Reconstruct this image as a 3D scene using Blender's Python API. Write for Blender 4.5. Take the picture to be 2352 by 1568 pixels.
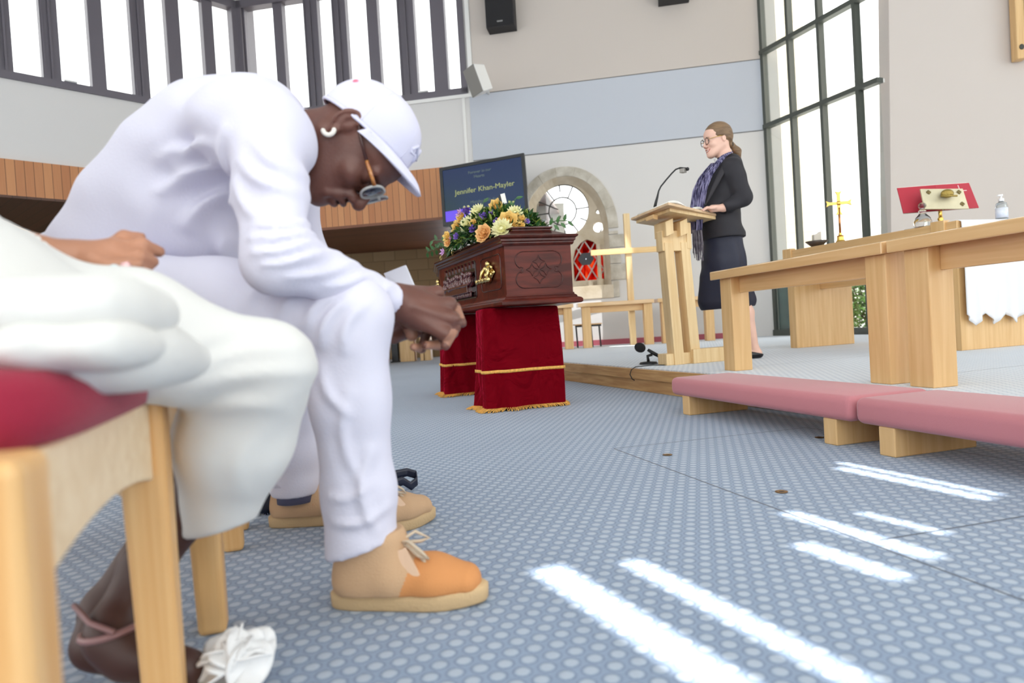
import bpy, bmesh, math, random
import numpy as np
from mathutils import Vector, Matrix
from mathutils.geometry import tessellate_polygon

for _o in list(bpy.data.objects):
    bpy.data.objects.remove(_o)
SC = bpy.context.scene
COL = SC.collection
PI = math.pi
rad = math.radians

# ------------------------------------------------------------------ camera
FPX = 1568.0
CAMH = 0.49
PITCH, ROLL = rad(-1.2), rad(3.45)
_f = Vector((0, math.cos(PITCH), math.sin(PITCH)))
_u0 = Vector((0, -math.sin(PITCH), math.cos(PITCH)))
_r = Vector((1, 0, 0)) * math.cos(ROLL) - _u0 * math.sin(ROLL)
_u = Vector((1, 0, 0)) * math.sin(ROLL) + _u0 * math.cos(ROLL)
cam_d = bpy.data.cameras.new('camera')
cam = bpy.data.objects.new('camera', cam_d)
COL.objects.link(cam)
cam.matrix_world = Matrix(((_r.x, _u.x, -_f.x, 0), (_r.y, _u.y, -_f.y, 0), (_r.z, _u.z, -_f.z, CAMH), (0, 0, 0, 1)))
cam_d.sensor_width = 36
cam_d.lens = 36 * FPX / 2352
cam_d.clip_start = 0.02
cam_d.clip_end = 200
cam_d.dof.use_dof = True
cam_d.dof.focus_distance = 2.8
cam_d.dof.aperture_fstop = 3.2
SC.camera = cam

# ------------------------------------------------------------------ light
world = bpy.data.worlds.new('sky')
SC.world = world
world.use_nodes = True
_bg = world.node_tree.nodes['Background']
_bg.inputs[0].default_value = (1.0, 0.975, 0.985, 1)
_bg.inputs[1].default_value = 1.5
sun_d = bpy.data.lights.new('sun', 'SUN')
sun_d.energy = 6.5
sun_d.angle = rad(0.3)
sun_d.color = (1.0, 0.97, 0.92)
sun = bpy.data.objects.new('sun', sun_d)
COL.objects.link(sun)
SUN_TO = Vector((-0.46, 0.89, 0.0)).normalized() * math.cos(rad(58)) + Vector((0, 0, math.sin(rad(58))))
sun.rotation_euler = SUN_TO.to_track_quat('Z', 'Y').to_euler()
sun.location = (-5, 8, 12)
SC.view_settings.view_transform = 'Standard'
SC.view_settings.look = 'None'
SC.view_settings.gamma = 1
SC.view_settings.use_curve_mapping = False
SC.view_settings.exposure = 1.22
SC.cycles.max_bounces = 10
SC.cycles.diffuse_bounces = 6
SC.cycles.transparent_max_bounces = 12
SC.cycles.use_denoising = True
SC.cycles.sample_clamp_indirect = 6
SC.cycles.caustics_reflective = False
SC.cycles.caustics_refractive = False


# ------------------------------------------------------------------ survey helpers: a direction seen from the tripod -> a real point
def ray(x, y):
    return _f + _r * ((x - 1176) / FPX) - _u * ((y - 784) / FPX)


def P(x, y, Y):
    d = ray(x, y)
    return Vector((0, 0, CAMH)) + d * (Y / d.y)


def G(x, y, z=0.0):
    d = ray(x, y)
    return Vector((0, 0, CAMH)) + d * ((z - CAMH) / d.z)


# ------------------------------------------------------------------ materials
def lin(c):
    return tuple(((v / 255.0) / 12.92 if v / 255.0 <= 0.04045 else ((v / 255.0 + 0.055) / 1.055) ** 2.4) for v in c)


def newmat(name):
    m = bpy.data.materials.new(name)
    m.use_nodes = True
    nt = m.node_tree
    return m, nt, nt.nodes['Principled BSDF']


def setin(n, k, v):
    if k in n.inputs:
        n.inputs[k].default_value = v


def mat(name, c, rough=0.6, metal=0.0, var=0.0, vscale=8.0, bump=0.0, bscale=60.0, stretch=(1, 1, 1), coat=0.0, spec=0.5, sheen=0.0, trans=0.0, c2=None):
    m, nt, b = newmat(name)
    L = lin(c)
    b.inputs['Base Color'].default_value = (*L, 1)
    b.inputs['Roughness'].default_value = rough
    b.inputs['Metallic'].default_value = metal
    setin(b, 'Specular IOR Level', spec)
    setin(b, 'Coat Weight', coat)
    setin(b, 'Coat Roughness', 0.08)
    if sheen:
        setin(b, 'Sheen Weight', sheen)
        setin(b, 'Sheen Roughness', 0.35)
    if trans:
        setin(b, 'Transmission Weight', trans)
    if var > 0 or bump > 0 or c2:
        tc = nt.nodes.new('ShaderNodeTexCoord')
        mp = nt.nodes.new('ShaderNodeMapping')
        mp.inputs['Scale'].default_value = stretch
        nt.links.new(tc.outputs['Object'], mp.inputs[0])
    if var > 0 or c2:
        n = nt.nodes.new('ShaderNodeTexNoise')
        n.inputs['Scale'].default_value = vscale
        n.inputs['Detail'].default_value = 5
        nt.links.new(mp.outputs[0], n.inputs['Vector'])
        r = nt.nodes.new('ShaderNodeValToRGB')
        r.color_ramp.elements[0].position = 0.3
        r.color_ramp.elements[1].position = 0.7
        L2 = lin(c2) if c2 else tuple(min(1, v * (1 + var)) for v in L)
        L1 = L if c2 else tuple(v * (1 - var) for v in L)
        r.color_ramp.elements[0].color = (*L1, 1)
        r.color_ramp.elements[1].color = (*L2, 1)
        nt.links.new(n.outputs['Fac'], r.inputs[0])
        nt.links.new(r.outputs[0], b.inputs['Base Color'])
    if bump > 0:
        n2 = nt.nodes.new('ShaderNodeTexNoise')
        n2.inputs['Scale'].default_value = bscale
        n2.inputs['Detail'].default_value = 4
        nt.links.new(mp.outputs[0], n2.inputs['Vector'])
        bp = nt.nodes.new('ShaderNodeBump')
        bp.inputs['Strength'].default_value = bump
        bp.inputs['Distance'].default_value = 0.004
        nt.links.new(n2.outputs['Fac'], bp.inputs['Height'])
        nt.links.new(bp.outputs[0], b.inputs['Normal'])
    return m


def emat(name, c, strength=1.0):
    m, nt, b = newmat(name)
    b.inputs['Base Color'].default_value = (0.01, 0.01, 0.01, 1)
    b.inputs['Roughness'].default_value = 0.3
    b.inputs['Emission Color'].default_value = (*lin(c), 1)
    b.inputs['Emission Strength'].default_value = strength
    return m


def glassmat(name, tint=(250, 253, 252), gloss=0.06):
    m = bpy.data.materials.new(name)
    m.use_nodes = True
    nt = m.node_tree
    nt.nodes.clear()
    out = nt.nodes.new('ShaderNodeOutputMaterial')
    t = nt.nodes.new('ShaderNodeBsdfTransparent')
    t.inputs[0].default_value = (*lin(tint), 1)
    g = nt.nodes.new('ShaderNodeBsdfGlossy')
    g.inputs['Roughness'].default_value = 0.02
    mx = nt.nodes.new('ShaderNodeMixShader')
    mx.inputs[0].default_value = gloss
    nt.links.new(t.outputs[0], mx.inputs[1])
    nt.links.new(g.outputs[0], mx.inputs[2])
    nt.links.new(mx.outputs[0], out.inputs[0])
    return m


class NT:
    """tiny node-math builder"""
    def __init__(s, nt):
        s.nt = nt

    def m(s, op, a, b=None, c=None):
        n = s.nt.nodes.new('ShaderNodeMath')
        n.operation = op
        for i, v in enumerate((a, b, c)):
            if v is None:
                continue
            if isinstance(v, (int, float)):
                n.inputs[i].default_value = v
            else:
                s.nt.links.new(v, n.inputs[i])
        return n.outputs[0]

    def mix(s, f, a, b):
        n = s.nt.nodes.new('ShaderNodeMix')
        n.data_type = 'RGBA'
        s.nt.links.new(f, n.inputs[0])
        for i, v in ((6, a), (7, b)):
            if isinstance(v, tuple):
                n.inputs[i].default_value = (*v, 1)
            else:
                s.nt.links.new(v, n.inputs[i])
        return n.outputs[2]

    def sstep(s, v, a, b):
        n = s.nt.nodes.new('ShaderNodeMapRange')
        n.interpolation_type = 'SMOOTHSTEP'
        s.nt.links.new(v, n.inputs[0])
        n.inputs[1].default_value = a
        n.inputs[2].default_value = b
        return n.outputs[0]


def carpet_mat(name, ang, base, dot, dark, seams=()):
    """woven carpet: staggered pale ovals joined by faint bars; seams = list of ((x0,y0),(x1,y1))"""
    m, nt, b = newmat(name)
    K = NT(nt)
    tc = nt.nodes.new('ShaderNodeTexCoord')
    mp = nt.nodes.new('ShaderNodeMapping')
    mp.inputs['Rotation'].default_value = (0, 0, rad(ang))
    nt.links.new(tc.outputs['Object'], mp.inputs[0])
    sx = nt.nodes.new('ShaderNodeSeparateXYZ')
    nt.links.new(mp.outputs[0], sx.inputs[0])
    u = K.m('DIVIDE', sx.outputs[0], 0.0317)
    fu = K.m('FLOOR', u)
    par = K.m('MODULO', K.m('ABSOLUTE', fu), 2.0)
    v = K.m('ADD', K.m('DIVIDE', sx.outputs[1], 0.0355), K.m('MULTIPLY', par, 0.5))
    lu = K.m('SUBTRACT', K.m('SUBTRACT', u, fu), 0.5)
    lv = K.m('SUBTRACT', K.m('SUBTRACT', v, K.m('FLOOR', v)), 0.5)
    nz = nt.nodes.new('ShaderNodeTexNoise')
    nz.inputs['Scale'].default_value = 350
    nz.inputs['Detail'].default_value = 3
    nt.links.new(tc.outputs['Object'], nz.inputs['Vector'])
    jit = K.m('MULTIPLY', K.m('SUBTRACT', nz.outputs['Fac'], 0.5), 0.45)
    e = K.m('SQRT', K.m('ADD', K.m('POWER', K.m('ABSOLUTE', K.m('DIVIDE', lu, 0.40)), 2.0), K.m('POWER', K.m('ABSOLUTE', K.m('DIVIDE', lv, 0.37)), 2.0)))
    e = K.m('ADD', e, jit)
    fdot = K.m('MULTIPLY', K.m('SUBTRACT', 1.0, K.sstep(e, 0.58, 1.05)), 0.9)
    ring = K.m('MULTIPLY', K.sstep(e, 0.85, 1.02), K.m('SUBTRACT', 1.0, K.sstep(e, 1.08, 1.3)))
    col = K.mix(K.m('MULTIPLY', ring, 0.8), base, dark)
    col = K.mix(fdot, col, dot)
    n2 = nt.nodes.new('ShaderNodeTexNoise')
    n2.inputs['Scale'].default_value = 1.3
    n2.inputs['Detail'].default_value = 4
    nt.links.new(tc.outputs['Object'], n2.inputs['Vector'])
    wear = K.m('MULTIPLY', K.sstep(n2.outputs['Fac'], 0.35, 0.75), 0.22)
    col = K.mix(wear, col, dark)
    n3 = nt.nodes.new('ShaderNodeTexNoise')
    n3.inputs['Scale'].default_value = 120
    nt.links.new(tc.outputs['Object'], n3.inputs['Vector'])
    col = K.mix(K.m('MULTIPLY', K.sstep(n3.outputs['Fac'], 0.55, 0.8), 0.35), col, tuple(min(1, c * 1.3) for c in base))
    so = nt.nodes.new('ShaderNodeSeparateXYZ')
    nt.links.new(tc.outputs['Object'], so.inputs[0])
    for (ax, ay), (bx, by) in seams:
        L = math.hypot(bx - ax, by - ay)
        dx, dy = (bx - ax) / L, (by - ay) / L
        px = K.m('SUBTRACT', so.outputs[0], ax)
        py = K.m('SUBTRACT', so.outputs[1], ay)
        t = K.m('ADD', K.m('MULTIPLY', px, dx), K.m('MULTIPLY', py, dy))
        d = K.m('ABSOLUTE', K.m('SUBTRACT', K.m('MULTIPLY', px, dy), K.m('MULTIPLY', py, dx)))
        d = K.m('ADD', d, K.m('MULTIPLY', K.m('SUBTRACT', nz.outputs['Fac'], 0.5), 0.006))
        near = K.m('SUBTRACT', 1.0, K.sstep(d, 0.001, 0.005))
        inside = K.m('MULTIPLY', K.m('GREATER_THAN', t, 0.0), K.m('LESS_THAN', t, L))
        col = K.mix(K.m('MULTIPLY', near, inside), col, tuple(c * 0.3 for c in dark))
    nt.links.new(col, b.inputs['Base Color'])
    b.inputs['Roughness'].default_value = 0.9
    setin(b, 'Sheen Weight', 0.25)
    bp = nt.nodes.new('ShaderNodeBump')
    bp.inputs['Strength'].default_value = 0.6
    bp.inputs['Distance'].default_value = 0.003
    hgt = K.m('ADD', K.m('MULTIPLY', fdot, 0.6), K.m('MULTIPLY', nz.outputs['Fac'], 0.8))
    nt.links.new(hgt, bp.inputs['Height'])
    nt.links.new(bp.outputs[0], b.inputs['Normal'])
    return m


def wood_mat(name, c1, c2, rough=0.45, sc=3.0, stretch=(1, 8, 8), coat=0.0, bump=0.05, spec=0.5):
    m, nt, b = newmat(name)
    tc = nt.nodes.new('ShaderNodeTexCoord')
    mp = nt.nodes.new('ShaderNodeMapping')
    mp.inputs['Scale'].default_value = stretch
    nt.links.new(tc.outputs['Object'], mp.inputs[0])
    n = nt.nodes.new('ShaderNodeTexNoise')
    n.inputs['Scale'].default_value = sc
    n.inputs['Detail'].default_value = 7
    n.inputs['Distortion'].default_value = 0.6
    nt.links.new(mp.outputs[0], n.inputs['Vector'])
    r = nt.nodes.new('ShaderNodeValToRGB')
    r.color_ramp.elements[0].position = 0.35
    r.color_ramp.elements[1].position = 0.68
    r.color_ramp.elements[0].color = (*lin(c1), 1)
    r.color_ramp.elements[1].color = (*lin(c2), 1)
    nt.links.new(n.outputs['Fac'], r.inputs[0])
    nt.links.new(r.outputs[0], b.inputs['Base Color'])
    b.inputs['Roughness'].default_value = rough
    setin(b, 'Specular IOR Level', spec)
    setin(b, 'Coat Weight', coat)
    setin(b, 'Coat Roughness', 0.05)
    if bump:
        bp = nt.nodes.new('ShaderNodeBump')
        bp.inputs['Strength'].default_value = bump
        bp.inputs['Distance'].default_value = 0.002
        nt.links.new(n.outputs['Fac'], bp.inputs['Height'])
        nt.links.new(bp.outputs[0], b.inputs['Normal'])
    return m


def board_mat(name, c1, c2, width, gap=0.006, axis=0, rough=0.5):
    """vertical boards of differing tone along local x"""
    m, nt, b = newmat(name)
    K = NT(nt)
    tc = nt.nodes.new('ShaderNodeTexCoord')
    sp = nt.nodes.new('ShaderNodeSeparateXYZ')
    nt.links.new(tc.outputs['Object'], sp.inputs[0])
    u = K.m('DIVIDE', sp.outputs[axis], width)
    fu = K.m('FLOOR', u)
    fr = K.m('SUBTRACT', u, fu)
    wn = nt.nodes.new('ShaderNodeTexWhiteNoise')
    wn.noise_dimensions = '1D'
    nt.links.new(fu, wn.inputs['W'])
    mp = nt.nodes.new('ShaderNodeMapping')
    mp.inputs['Scale'].default_value = (30, 30, 1.2) if axis == 0 else (2, 30, 2)
    nt.links.new(tc.outputs['Object'], mp.inputs[0])
    n = nt.nodes.new('ShaderNodeTexNoise')
    n.inputs['Scale'].default_value = 2.5
    n.inputs['Detail'].default_value = 6
    nt.links.new(mp.outputs[0], n.inputs['Vector'])
    f = K.m('ADD', K.m('MULTIPLY', wn.outputs['Value'], 0.6), K.m('MULTIPLY', n.outputs['Fac'], 0.45))
    col = K.mix(f, lin(c1), lin(c2))
    g = K.m('LESS_THAN', fr, gap / width)
    col = K.mix(g, col, tuple(c * 0.25 for c in lin(c1)))
    nt.links.new(col, b.inputs['Base Color'])
    b.inputs['Roughness'].default_value = rough
    return m


def brick_mat(name, c1, c2, mortar, sx, sy, msize=0.02, rot=None, bump=0.3, rough=0.85):
    """block coursing in local x / z"""
    m, nt, b = newmat(name)
    tc = nt.nodes.new('ShaderNodeTexCoord')
    sp = nt.nodes.new('ShaderNodeSeparateXYZ')
    nt.links.new(tc.outputs['Object'], sp.inputs[0])
    cb = nt.nodes.new('ShaderNodeCombineXYZ')
    nt.links.new(sp.outputs[0], cb.inputs[0])
    nt.links.new(sp.outputs[2], cb.inputs[1])
    br = nt.nodes.new('ShaderNodeTexBrick')
    br.inputs['Scale'].default_value = 1
    br.inputs['Brick Width'].default_value = sx
    br.inputs['Row Height'].default_value = sy
    br.inputs['Mortar Size'].default_value = msize
    br.inputs['Mortar Smooth'].default_value = 0.3
    br.inputs['Bias'].default_value = 0.0
    br.inputs['Color1'].default_value = (*lin(c1), 1)
    br.inputs['Color2'].default_value = (*lin(c2), 1)
    br.inputs['Mortar'].default_value = (*lin(mortar), 1)
    nt.links.new(cb.outputs[0], br.inputs['Vector'])
    nt.links.new(br.outputs['Color'], b.inputs['Base Color'])
    b.inputs['Roughness'].default_value = rough
    return m


# ------------------------------------------------------------------ mesh builder
class MB:
    def __init__(s):
        s.v = []
        s.f = []

    def add(s, vs, fs):
        o = len(s.v)
        s.v += [tuple(v) for v in vs]
        s.f += [tuple(i + o for i in f) for f in fs]
        return s

    def box(s, x0, x1, y0, y1, z0, z1):
        return s.add([(x0, y0, z0), (x1, y0, z0), (x1, y1, z0), (x0, y1, z0), (x0, y0, z1), (x1, y0, z1), (x1, y1, z1), (x0, y1, z1)],
                     [(0, 3, 2, 1), (4, 5, 6, 7), (0, 1, 5, 4), (1, 2, 6, 5), (2, 3, 7, 6), (3, 0, 4, 7)])

    def hexa(s, b, t):
        """bottom quad and top quad, same winding (counter-clockwise from above)"""
        return s.add(list(b) + list(t), [(0, 3, 2, 1), (4, 5, 6, 7), (0, 1, 5, 4), (1, 2, 6, 5), (2, 3, 7, 6), (3, 0, 4, 7)])

    def bar(s, a, b, w, h, up=(0, 0, 1)):
        a, b = Vector(a), Vector(b)
        d = (b - a).normalized()
        up = Vector(up)
        sd = d.cross(up)
        if sd.length < 1e-4:
            sd = d.cross(Vector((1, 0, 0)))
        sd.normalize()
        up = sd.cross(d).normalized()
        q = []
        for p in (a, b):
            for i, j in ((-1, -1), (1, -1), (1, 1), (-1, 1)):
                q.append(p + sd * (i * w / 2) + up * (j * h / 2))
        return s.add(q, [(0, 1, 2, 3), (7, 6, 5, 4), (0, 4, 5, 1), (1, 5, 6, 2), (2, 6, 7, 3), (3, 7, 4, 0)])

    def tube(s, pts, r, n=10, caps=True, flat=None):
        pts = [Vector(p) for p in pts]
        rs = r if isinstance(r, (list, tuple)) else [r] * len(pts)
        ring0 = len(s.v)
        prev = None
        for i, p in enumerate(pts):
            if i == 0:
                d = pts[1] - p
            elif i == len(pts) - 1:
                d = p - pts[i - 1]
            else:
                d = (pts[i + 1] - p).normalized() + (p - pts[i - 1]).normalized()
            d.normalize()
            if prev is None:
                a = d.orthogonal().normalized()
            else:
                a = (prev - d * prev.dot(d)).normalized()
            prev = a
            c = d.cross(a)
            for k in range(n):
                t = 2 * PI * k / n
                off = a * math.cos(t) * rs[i] + c * math.sin(t) * rs[i]
                if flat:
                    ax = Vector(flat[0])
                    off -= ax * off.dot(ax) * (1 - flat[1])
                s.v.append(tuple(p + off))
        for i in range(len(pts) - 1):
            for k in range(n):
                a0 = ring0 + i * n + k
                a1 = ring0 + i * n + (k + 1) % n
                s.f.append((a0, a1, a1 + n, a0 + n))
        if caps:
            s.f.append(tuple(ring0 + k for k in reversed(range(n))))
            s.f.append(tuple(ring0 + (len(pts) - 1) * n + k for k in range(n)))
        return s

    def lathe(s, prof, c=(0, 0, 0), n=24, M=None):
        o = len(s.v)
        for r, z in prof:
            for k in range(n):
                t = 2 * PI * k / n
                p = Vector((r * math.cos(t), r * math.sin(t), z))
                if M:
                    p = M @ p
                s.v.append((p.x + c[0], p.y + c[1], p.z + c[2]))
        for i in range(len(prof) - 1):
            for k in range(n):
                a0 = o + i * n + k
                a1 = o + i * n + (k + 1) % n
                s.f.append((a0, a1, a1 + n, a0 + n))
        s.f.append(tuple(o + k for k in reversed(range(n))))
        s.f.append(tuple(o + (len(prof) - 1) * n + k for k in range(n)))
        return s

    def plate(s, outer, holes, y0, y1, fr=None):
        """2D polygon (x,z) with holes, extruded from y0 to y1"""
        loops = [outer] + list(holes)
        tris = tessellate_polygon([[Vector((p[0], p[1], 0)) for p in lp] for lp in loops])
        flat = [p for lp in loops for p in lp]
        n = len(flat)
        vs = [(p[0], y0, p[1]) for p in flat] + [(p[0], y1, p[1]) for p in flat]
        if fr:
            vs = [tuple(fr(*v)) for v in vs]
        fs = []
        for a, b, c in tris:
            pa, pb, pc = flat[a], flat[b], flat[c]
            cr = (pb[0] - pa[0]) * (pc[1] - pa[1]) - (pb[1] - pa[1]) * (pc[0] - pa[0])
            if cr < 0:
                a, c = c, a
            fs.append((a, b, c))
            fs.append((c + n, b + n, a + n))
        o = 0
        for li, lp in enumerate(loops):
            k = len(lp)
            for i in range(k):
                j = (i + 1) % k
                fs.append((o + i, o + i + n, o + j + n, o + j))
            o += k
        return s.add(vs, fs)

    def grid(s, fn, nu, nv):
        o = len(s.v)
        for i in range(nu + 1):
            for j in range(nv + 1):
                s.v.append(tuple(fn(i / nu, j / nv)))
        for i in range(nu):
            for j in range(nv):
                a = o + i * (nv + 1) + j
                s.f.append((a, a + nv + 1, a + nv + 2, a + 1))
        return s

    def ball(s, c, r, n=12, M=None):
        rx = r if isinstance(r, (tuple, list)) else (r, r, r)
        o = len(s.v)
        for i in range(1, n):
            ph = PI * i / n
            for k in range(n * 2):
                t = PI * k / n
                p = Vector((rx[0] * math.sin(ph) * math.cos(t), rx[1] * math.sin(ph) * math.sin(t), rx[2] * math.cos(ph)))
                if M:
                    p = M @ p
                s.v.append(tuple(Vector(c) + p))
        m = n * 2
        top = Vector((0, 0, rx[2]))
        bot = Vector((0, 0, -rx[2]))
        if M:
            top, bot = M @ top, M @ bot
        s.v.append(tuple(Vector(c) + top))
        s.v.append(tuple(Vector(c) + bot))
        ti, bi = len(s.v) - 2, len(s.v) - 1
        for i in range(n - 2):
            for k in range(m):
                a0 = o + i * m + k
                a1 = o + i * m + (k + 1) % m
                s.f.append((a0, a0 + m, a1 + m, a1))
        for k in range(m):
            s.f.append((ti, o + k, o + (k + 1) % m))
            s.f.append((bi, o + (n - 2) * m + (k + 1) % m, o + (n - 2) * m + k))
        return s

    def build(s, name, material, parent=None, world=True, bevel=0.0, smooth=False, subsurf=0, seg=2, solid=0.0, fixn=True):
        me = bpy.data.meshes.new(name)
        me.from_pydata(s.v, [], s.f)
        me.validate()
        if fixn:
            bm = bmesh.new()
            bm.from_mesh(me)
            bmesh.ops.recalc_face_normals(bm, faces=bm.faces)
            bm.to_mesh(me)
            bm.free()
        o = bpy.data.objects.new(name, me)
        COL.objects.link(o)
        me.materials.append(material)
        if smooth:
            for p in me.polygons:
                p.use_smooth = True
        if bevel > 0:
            b = o.modifiers.new('bevel', 'BEVEL')
            b.width = bevel
            b.segments = seg
            b.limit_method = 'ANGLE'
            b.angle_limit = rad(40)
        if solid:
            so = o.modifiers.new('solid', 'SOLIDIFY')
            so.thickness = solid
            so.offset = 0
        if subsurf:
            q = o.modifiers.new('sub', 'SUBSURF')
            q.levels = q.render_levels = subsurf
        if parent is not None:
            o.parent = parent
            if world:
                o.matrix_parent_inverse = pmat(parent).inverted()
        return o


def pmat(o):
    m = Matrix.Translation(o.location) @ o.rotation_euler.to_matrix().to_4x4()
    if o.parent:
        return pmat(o.parent) @ o.matrix_parent_inverse @ m
    return m


def tag(o, label=None, cat=None, group=None, kind=None):
    if label:
        o['label'] = label
    if cat:
        o['category'] = cat
    if group:
        o['group'] = group
    if kind:
        o['kind'] = kind
    return o


def thing(name, label, cat, loc=(0, 0, 0), rz=0.0, group=None):
    o = bpy.data.objects.new(name, None)
    o.empty_display_size = 0.1
    COL.objects.link(o)
    o.location = loc
    o.rotation_euler = (0, 0, rz)
    return tag(o, label, cat, group)


def copy_tree(o, parent=None):
    c = o.copy()
    COL.objects.link(c)
    c.parent = parent
    for ch in [x for x in bpy.data.objects if x.parent == o]:
        copy_tree(ch, c)
    return c


def struct(o):
    o['kind'] = 'structure'
    return o


# ------------------------------------------------------------------ implicit-surface bodies
class Body:
    """smooth union of tapered limbs and ellipsoids, meshed into one continuous skin"""
    def __init__(s, h):
        s.h = h
        s.p = []

    def cone(s, a, b, ra, rb, k=0.03, fl=None, op='u'):
        """fl=(axis, factor): the section is 'factor' times wider along axis"""
        s.p.append(('c', Vector(a), Vector(b), ra, rb, k, fl, op))
        return s

    def chain(s, pts, rs, k=0.03, fl=None):
        for i in range(len(pts) - 1):
            s.cone(pts[i], pts[i + 1], rs[i], rs[i + 1], k, fl)
        return s

    def ell(s, c, r, M=None, k=0.03, op='u'):
        s.p.append(('e', Vector(c), r, M, k, op))
        return s

    def mesh(s, disp=None, clip=()):
        h = s.h
        lo = np.full(3, 1e9)
        hi = np.full(3, -1e9)
        bbs = []
        for q in s.p:
            if q[0] == 'c':
                _, a, b, ra, rb, k, fl, op = q
                R = max(ra, rb) * (max(1.0, fl[1]) if fl else 1.0)
                l = np.minimum(a, b) - R
                u = np.maximum(a, b) + R
            else:
                _, c, r, M, k, op = q
                R = max(r)
                l = np.array(c) - R
                u = np.array(c) + R
            l = np.array(l) - k - 2 * h
            u = np.array(u) + k + 2 * h
            bbs.append((l, u))
            if op == 'u':
                lo = np.minimum(lo, l)
                hi = np.maximum(hi, u)
        n = np.ceil((hi - lo) / h).astype(int) + 2
        F = np.full(n, 0.2, np.float32)
        ax = [lo[i] + h * np.arange(n[i]) for i in range(3)]
        for q, (l, u) in zip(s.p, bbs):
            i0 = np.maximum(np.floor((l - lo) / h).astype(int), 0)
            i1 = np.minimum(np.ceil((u - lo) / h).astype(int) + 1, n)
            if (i1 <= i0).any():
                continue
            X = ax[0][i0[0]:i1[0]][:, None, None]
            Y = ax[1][i0[1]:i1[1]][None, :, None]
            Z = ax[2][i0[2]:i1[2]][None, None, :]
            if q[0] == 'c':
                _, a, b, ra, rb, k, fl, op = q
                d = b - a
                L2 = max(d.length_squared, 1e-9)
                qx, qy, qz = X - a.x, Y - a.y, Z - a.z
                t = np.clip((qx * d.x + qy * d.y + qz * d.z) / L2, 0, 1)
                qx = qx - t * d.x
                qy = qy - t * d.y
                qz = qz - t * d.z
                sc = 1.0
                if fl:
                    A = Vector(fl[0]).normalized()
                    w = (qx * A.x + qy * A.y + qz * A.z) * (1 / fl[1] - 1)
                    qx = qx + w * A.x
                    qy = qy + w * A.y
                    qz = qz + w * A.z
                D = np.sqrt(qx * qx + qy * qy + qz * qz) - (ra + (rb - ra) * t)
                if fl and fl[1] < 1:
                    D = D * fl[1] ** 0.5
            else:
                _, c, r, M, k, op = q
                qx, qy, qz = X - c.x, Y - c.y, Z - c.z
                if M is not None:
                    m = M.transposed()
                    qx, qy, qz = (m[0][0] * qx + m[0][1] * qy + m[0][2] * qz, m[1][0] * qx + m[1][1] * qy + m[1][2] * qz, m[2][0] * qx + m[2][1] * qy + m[2][2] * qz)
                k0 = np.sqrt((qx / r[0]) ** 2 + (qy / r[1]) ** 2 + (qz / r[2]) ** 2) + 1e-9
                k1 = np.sqrt((qx / r[0] ** 2) ** 2 + (qy / r[1] ** 2) ** 2 + (qz / r[2] ** 2) ** 2) + 1e-9
                D = k0 * (k0 - 1) / k1
            S = F[i0[0]:i1[0], i0[1]:i1[1], i0[2]:i1[2]]
            D = D.astype(np.float32)
            if op == 'u':
                hh = np.maximum(k - np.abs(S - D), 0) / k
                S[...] = np.minimum(S, D) - hh * hh * k * 0.25
            else:
                hh = np.maximum(k - np.abs(S + D), 0) / k
                S[...] = np.maximum(S, -D) + hh * hh * k * 0.25
        if disp is not None:
            X = ax[0][:, None, None]
            Y = ax[1][None, :, None]
            Z = ax[2][None, None, :]
            F += disp(X, Y, Z).astype(np.float32)
        for cl_ in clip:   # cut away the side the normal points to, within a radius of the point
            pt, nrm = cl_[0], Vector(cl_[1]).normalized()
            dx_, dy_, dz_ = ax[0][:, None, None] - pt[0], ax[1][None, :, None] - pt[1], ax[2][None, None, :] - pt[2]
            D = (dx_ * nrm.x + dy_ * nrm.y + dz_ * nrm.z).astype(np.float32)
            if len(cl_) > 2:
                near = (dx_ * dx_ + dy_ * dy_ + dz_ * dz_) < cl_[2] ** 2
                F = np.where(near, np.maximum(F, D), F)
            else:
                F = np.maximum(F, D)
        F[0] = F[-1] = 0.2
        F[:, 0] = F[:, -1] = 0.2
        F[:, :, 0] = F[:, :, -1] = 0.2
        ins = F < 0
        c8 = [ins[i:n[0] - 1 + i, j:n[1] - 1 + j, k:n[2] - 1 + k] for i in (0, 1) for j in (0, 1) for k in (0, 1)]
        cnt = sum(c.astype(np.int8) for c in c8)
        act = (cnt > 0) & (cnt < 8)
        I, J, K = np.nonzero(act)
        idx = np.full(act.shape, -1, np.int32)
        idx[I, J, K] = np.arange(len(I))
        acc = np.zeros((len(I), 3))
        num = np.zeros(len(I))
        cor = [(0, 0, 0), (1, 0, 0), (0, 1, 0), (1, 1, 0), (0, 0, 1), (1, 0, 1), (0, 1, 1), (1, 1, 1)]
        vals = [F[I + a, J + b, K + c] for a, b, c in cor]
        for p, q in ((0, 1), (2, 3), (4, 5), (6, 7), (0, 2), (1, 3), (4, 6), (5, 7), (0, 4), (1, 5), (2, 6), (3, 7)):
            fa, fb = vals[p], vals[q]
            cr = (fa < 0) != (fb < 0)
            t = np.where(cr, fa / np.where(cr, fa - fb, 1), 0)
            pa, pb = np.array(cor[p]), np.array(cor[q])
            acc += np.where(cr[:, None], pa + t[:, None] * (pb - pa), 0)
            num += cr
        V = lo + h * (np.stack([I, J, K], 1) + acc / num[:, None])
        quads = []
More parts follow.
